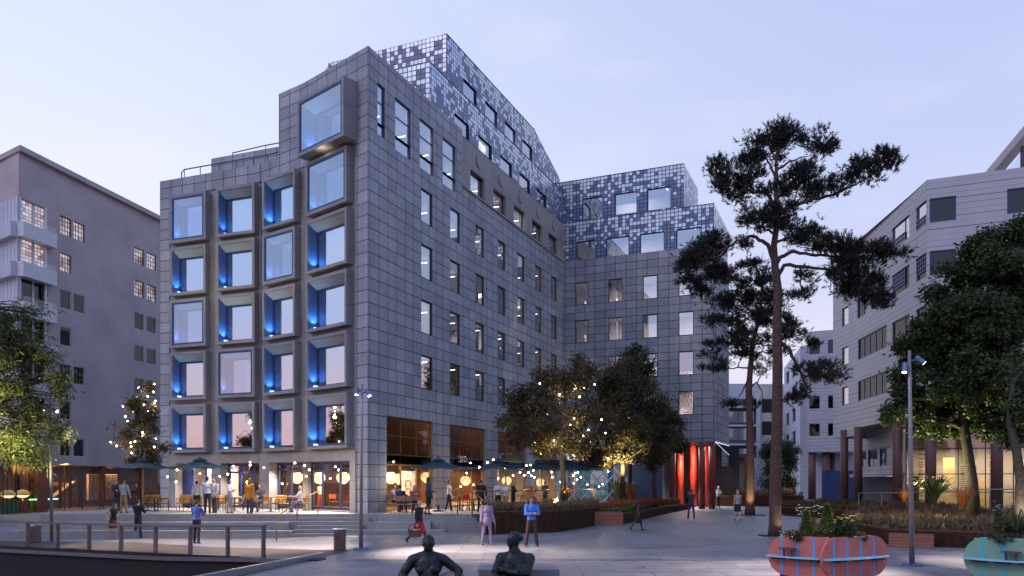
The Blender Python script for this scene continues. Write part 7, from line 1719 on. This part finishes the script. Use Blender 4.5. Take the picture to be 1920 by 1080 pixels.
C2L = [(1400, 500, 26, 24), (1385, 480, 20, 20), (1420, 525, 28, 20), (1372, 520, 20, 16), (1395, 550, 46, 22), (1440, 560, 30, 18), (1360, 565, 24, 16), (1415, 590, 46, 18), (1380, 600, 36, 16), (1465, 585, 26, 14), (1490, 600, 18, 12), (1350, 640, 26, 14), (1385, 640, 40, 18), (1430, 640, 30, 16), (1335, 688, 24, 12), (1362, 690, 26, 12), (1480, 640, 22, 14), (1350, 660, 26, 12), (1470, 555, 24, 20), (1435, 600, 36, 22), (1400, 620, 40, 22), (1460, 625, 30, 18), (1425, 560, 34, 24), (1375, 575, 34, 24), (1345, 600, 24, 18), (1400, 660, 34, 16), (1450, 665, 30, 16), (1385, 530, 30, 22), (1440, 525, 24, 18), (1480, 610, 26, 16), (1375, 760, 16, 8), (1425, 755, 14, 8), (1440, 690, 20, 12), (1415, 670, 24, 14), (1500, 660, 14, 10)]
pine('shorter pine behind the tallest one, its trunk lit gold at the foot', t2_[0], t2_, .30, LM2, C2L, 6, d, 2.3)
lamp('tree_uplight', 'SPOT', (t2_[0].x-.3, t2_[0].y-1.2, .35), 420, (1, .78, .38), None, .08, (t2_[0].x, t2_[0].y, 2.4), 58, .7)
lamp('tree_uplight', 'SPOT', (tr_[0].x+.35, tr_[0].y-.75, .25), 45, (1, .82, .60), None, .08, (tr_[0].x, tr_[0].y, 1.0), 58, .7)
for q, rr_, lb in ((tr_[0], .62, 'dark square metal grate round the foot of the tallest pine'), (t2_[0], .85, 'dark square metal grate round the foot of the gold lit pine')):
    mb = MB(); mb.rbox((q.x, q.y, q.z+.03), (rr_*2, rr_*1.2, .06)); tag(mb.build('tree_grate', 'dark metal', origin=q), lb, 'tree grate')
# ================================================================== CARS
def car(label, px, py, rz, paint):
    b = G(px, py); root = empty('parked_car', tuple(b), label, 'car', 'cars parked under the bridge building', R(rz))
    mb = MB(); prof = [(-2.1, .25), (2.1, .25), (2.15, .62), (1.95, .80), (1.05, .90), (.55, 1.40), (-1.2, 1.42), (-1.85, .98), (-2.12, .85)]; w = .86
    n = len(prof); L_ = [(x, -w*(1 if z < 1 else .82), z) for x, z in prof]; R_ = [(x, w*(1 if z < 1 else .82), z) for x, z in prof]
    mb.face(L_); mb.face(R_[::-1])
    for i in range(n): j = (i+1) % n; mb.face([L_[j], L_[i], R_[i], R_[j]])
    mb.build('body', paint).parent = root
    mb = MB()
    for s in (-1, 1): mb.face([(x, s*.80, z) for x, z in ((.95, .93), (.52, 1.34), (-1.15, 1.36), (-1.6, 1.0))][::s])
    mb.face([(1.05, -.66, .93), (1.05, .66, .93), (.60, .62, 1.36), (.60, -.62, 1.36)]); mb.build('windows', 'dark glass').parent = root
    for x in (-1.3, 1.35):
        for s in (-1, 1):
            m2 = MB(); m2.tube([(x, s*.72, .32), (x, s*.90, .32)], .32, 16); wv = m2.build('wheel', 'rubber'); wv.parent = root
            m2 = MB(); m2.tube([(x, s*.89, .32), (x, s*.91, .32)], .20, 12); m2.build('rim', 'steel').parent = wv
    for s in (-1, 1): m2 = MB(); m2.rbox((-2.12, s*.62, .80), (.05, .3, .14)); m2.build('tail_light', cloth('tail red', (.4, .02, .02), .3)).parent = root
    for s in (-1, 1): m2 = MB(); m2.rbox((2.10, s*.62, .66), (.06, .3, .13)); m2.build('headlight', 'steel').parent = root
car('silver car parked in the dark passage behind the woman in the headscarf', 1372, 931, 70, 'steel'); car('pale car parked behind the weeping street tree', 1486, 925, 15, 'white metal')
car('dark car parked deeper in the passage right of the silver one', 1398, 925, 100, 'grey metal')
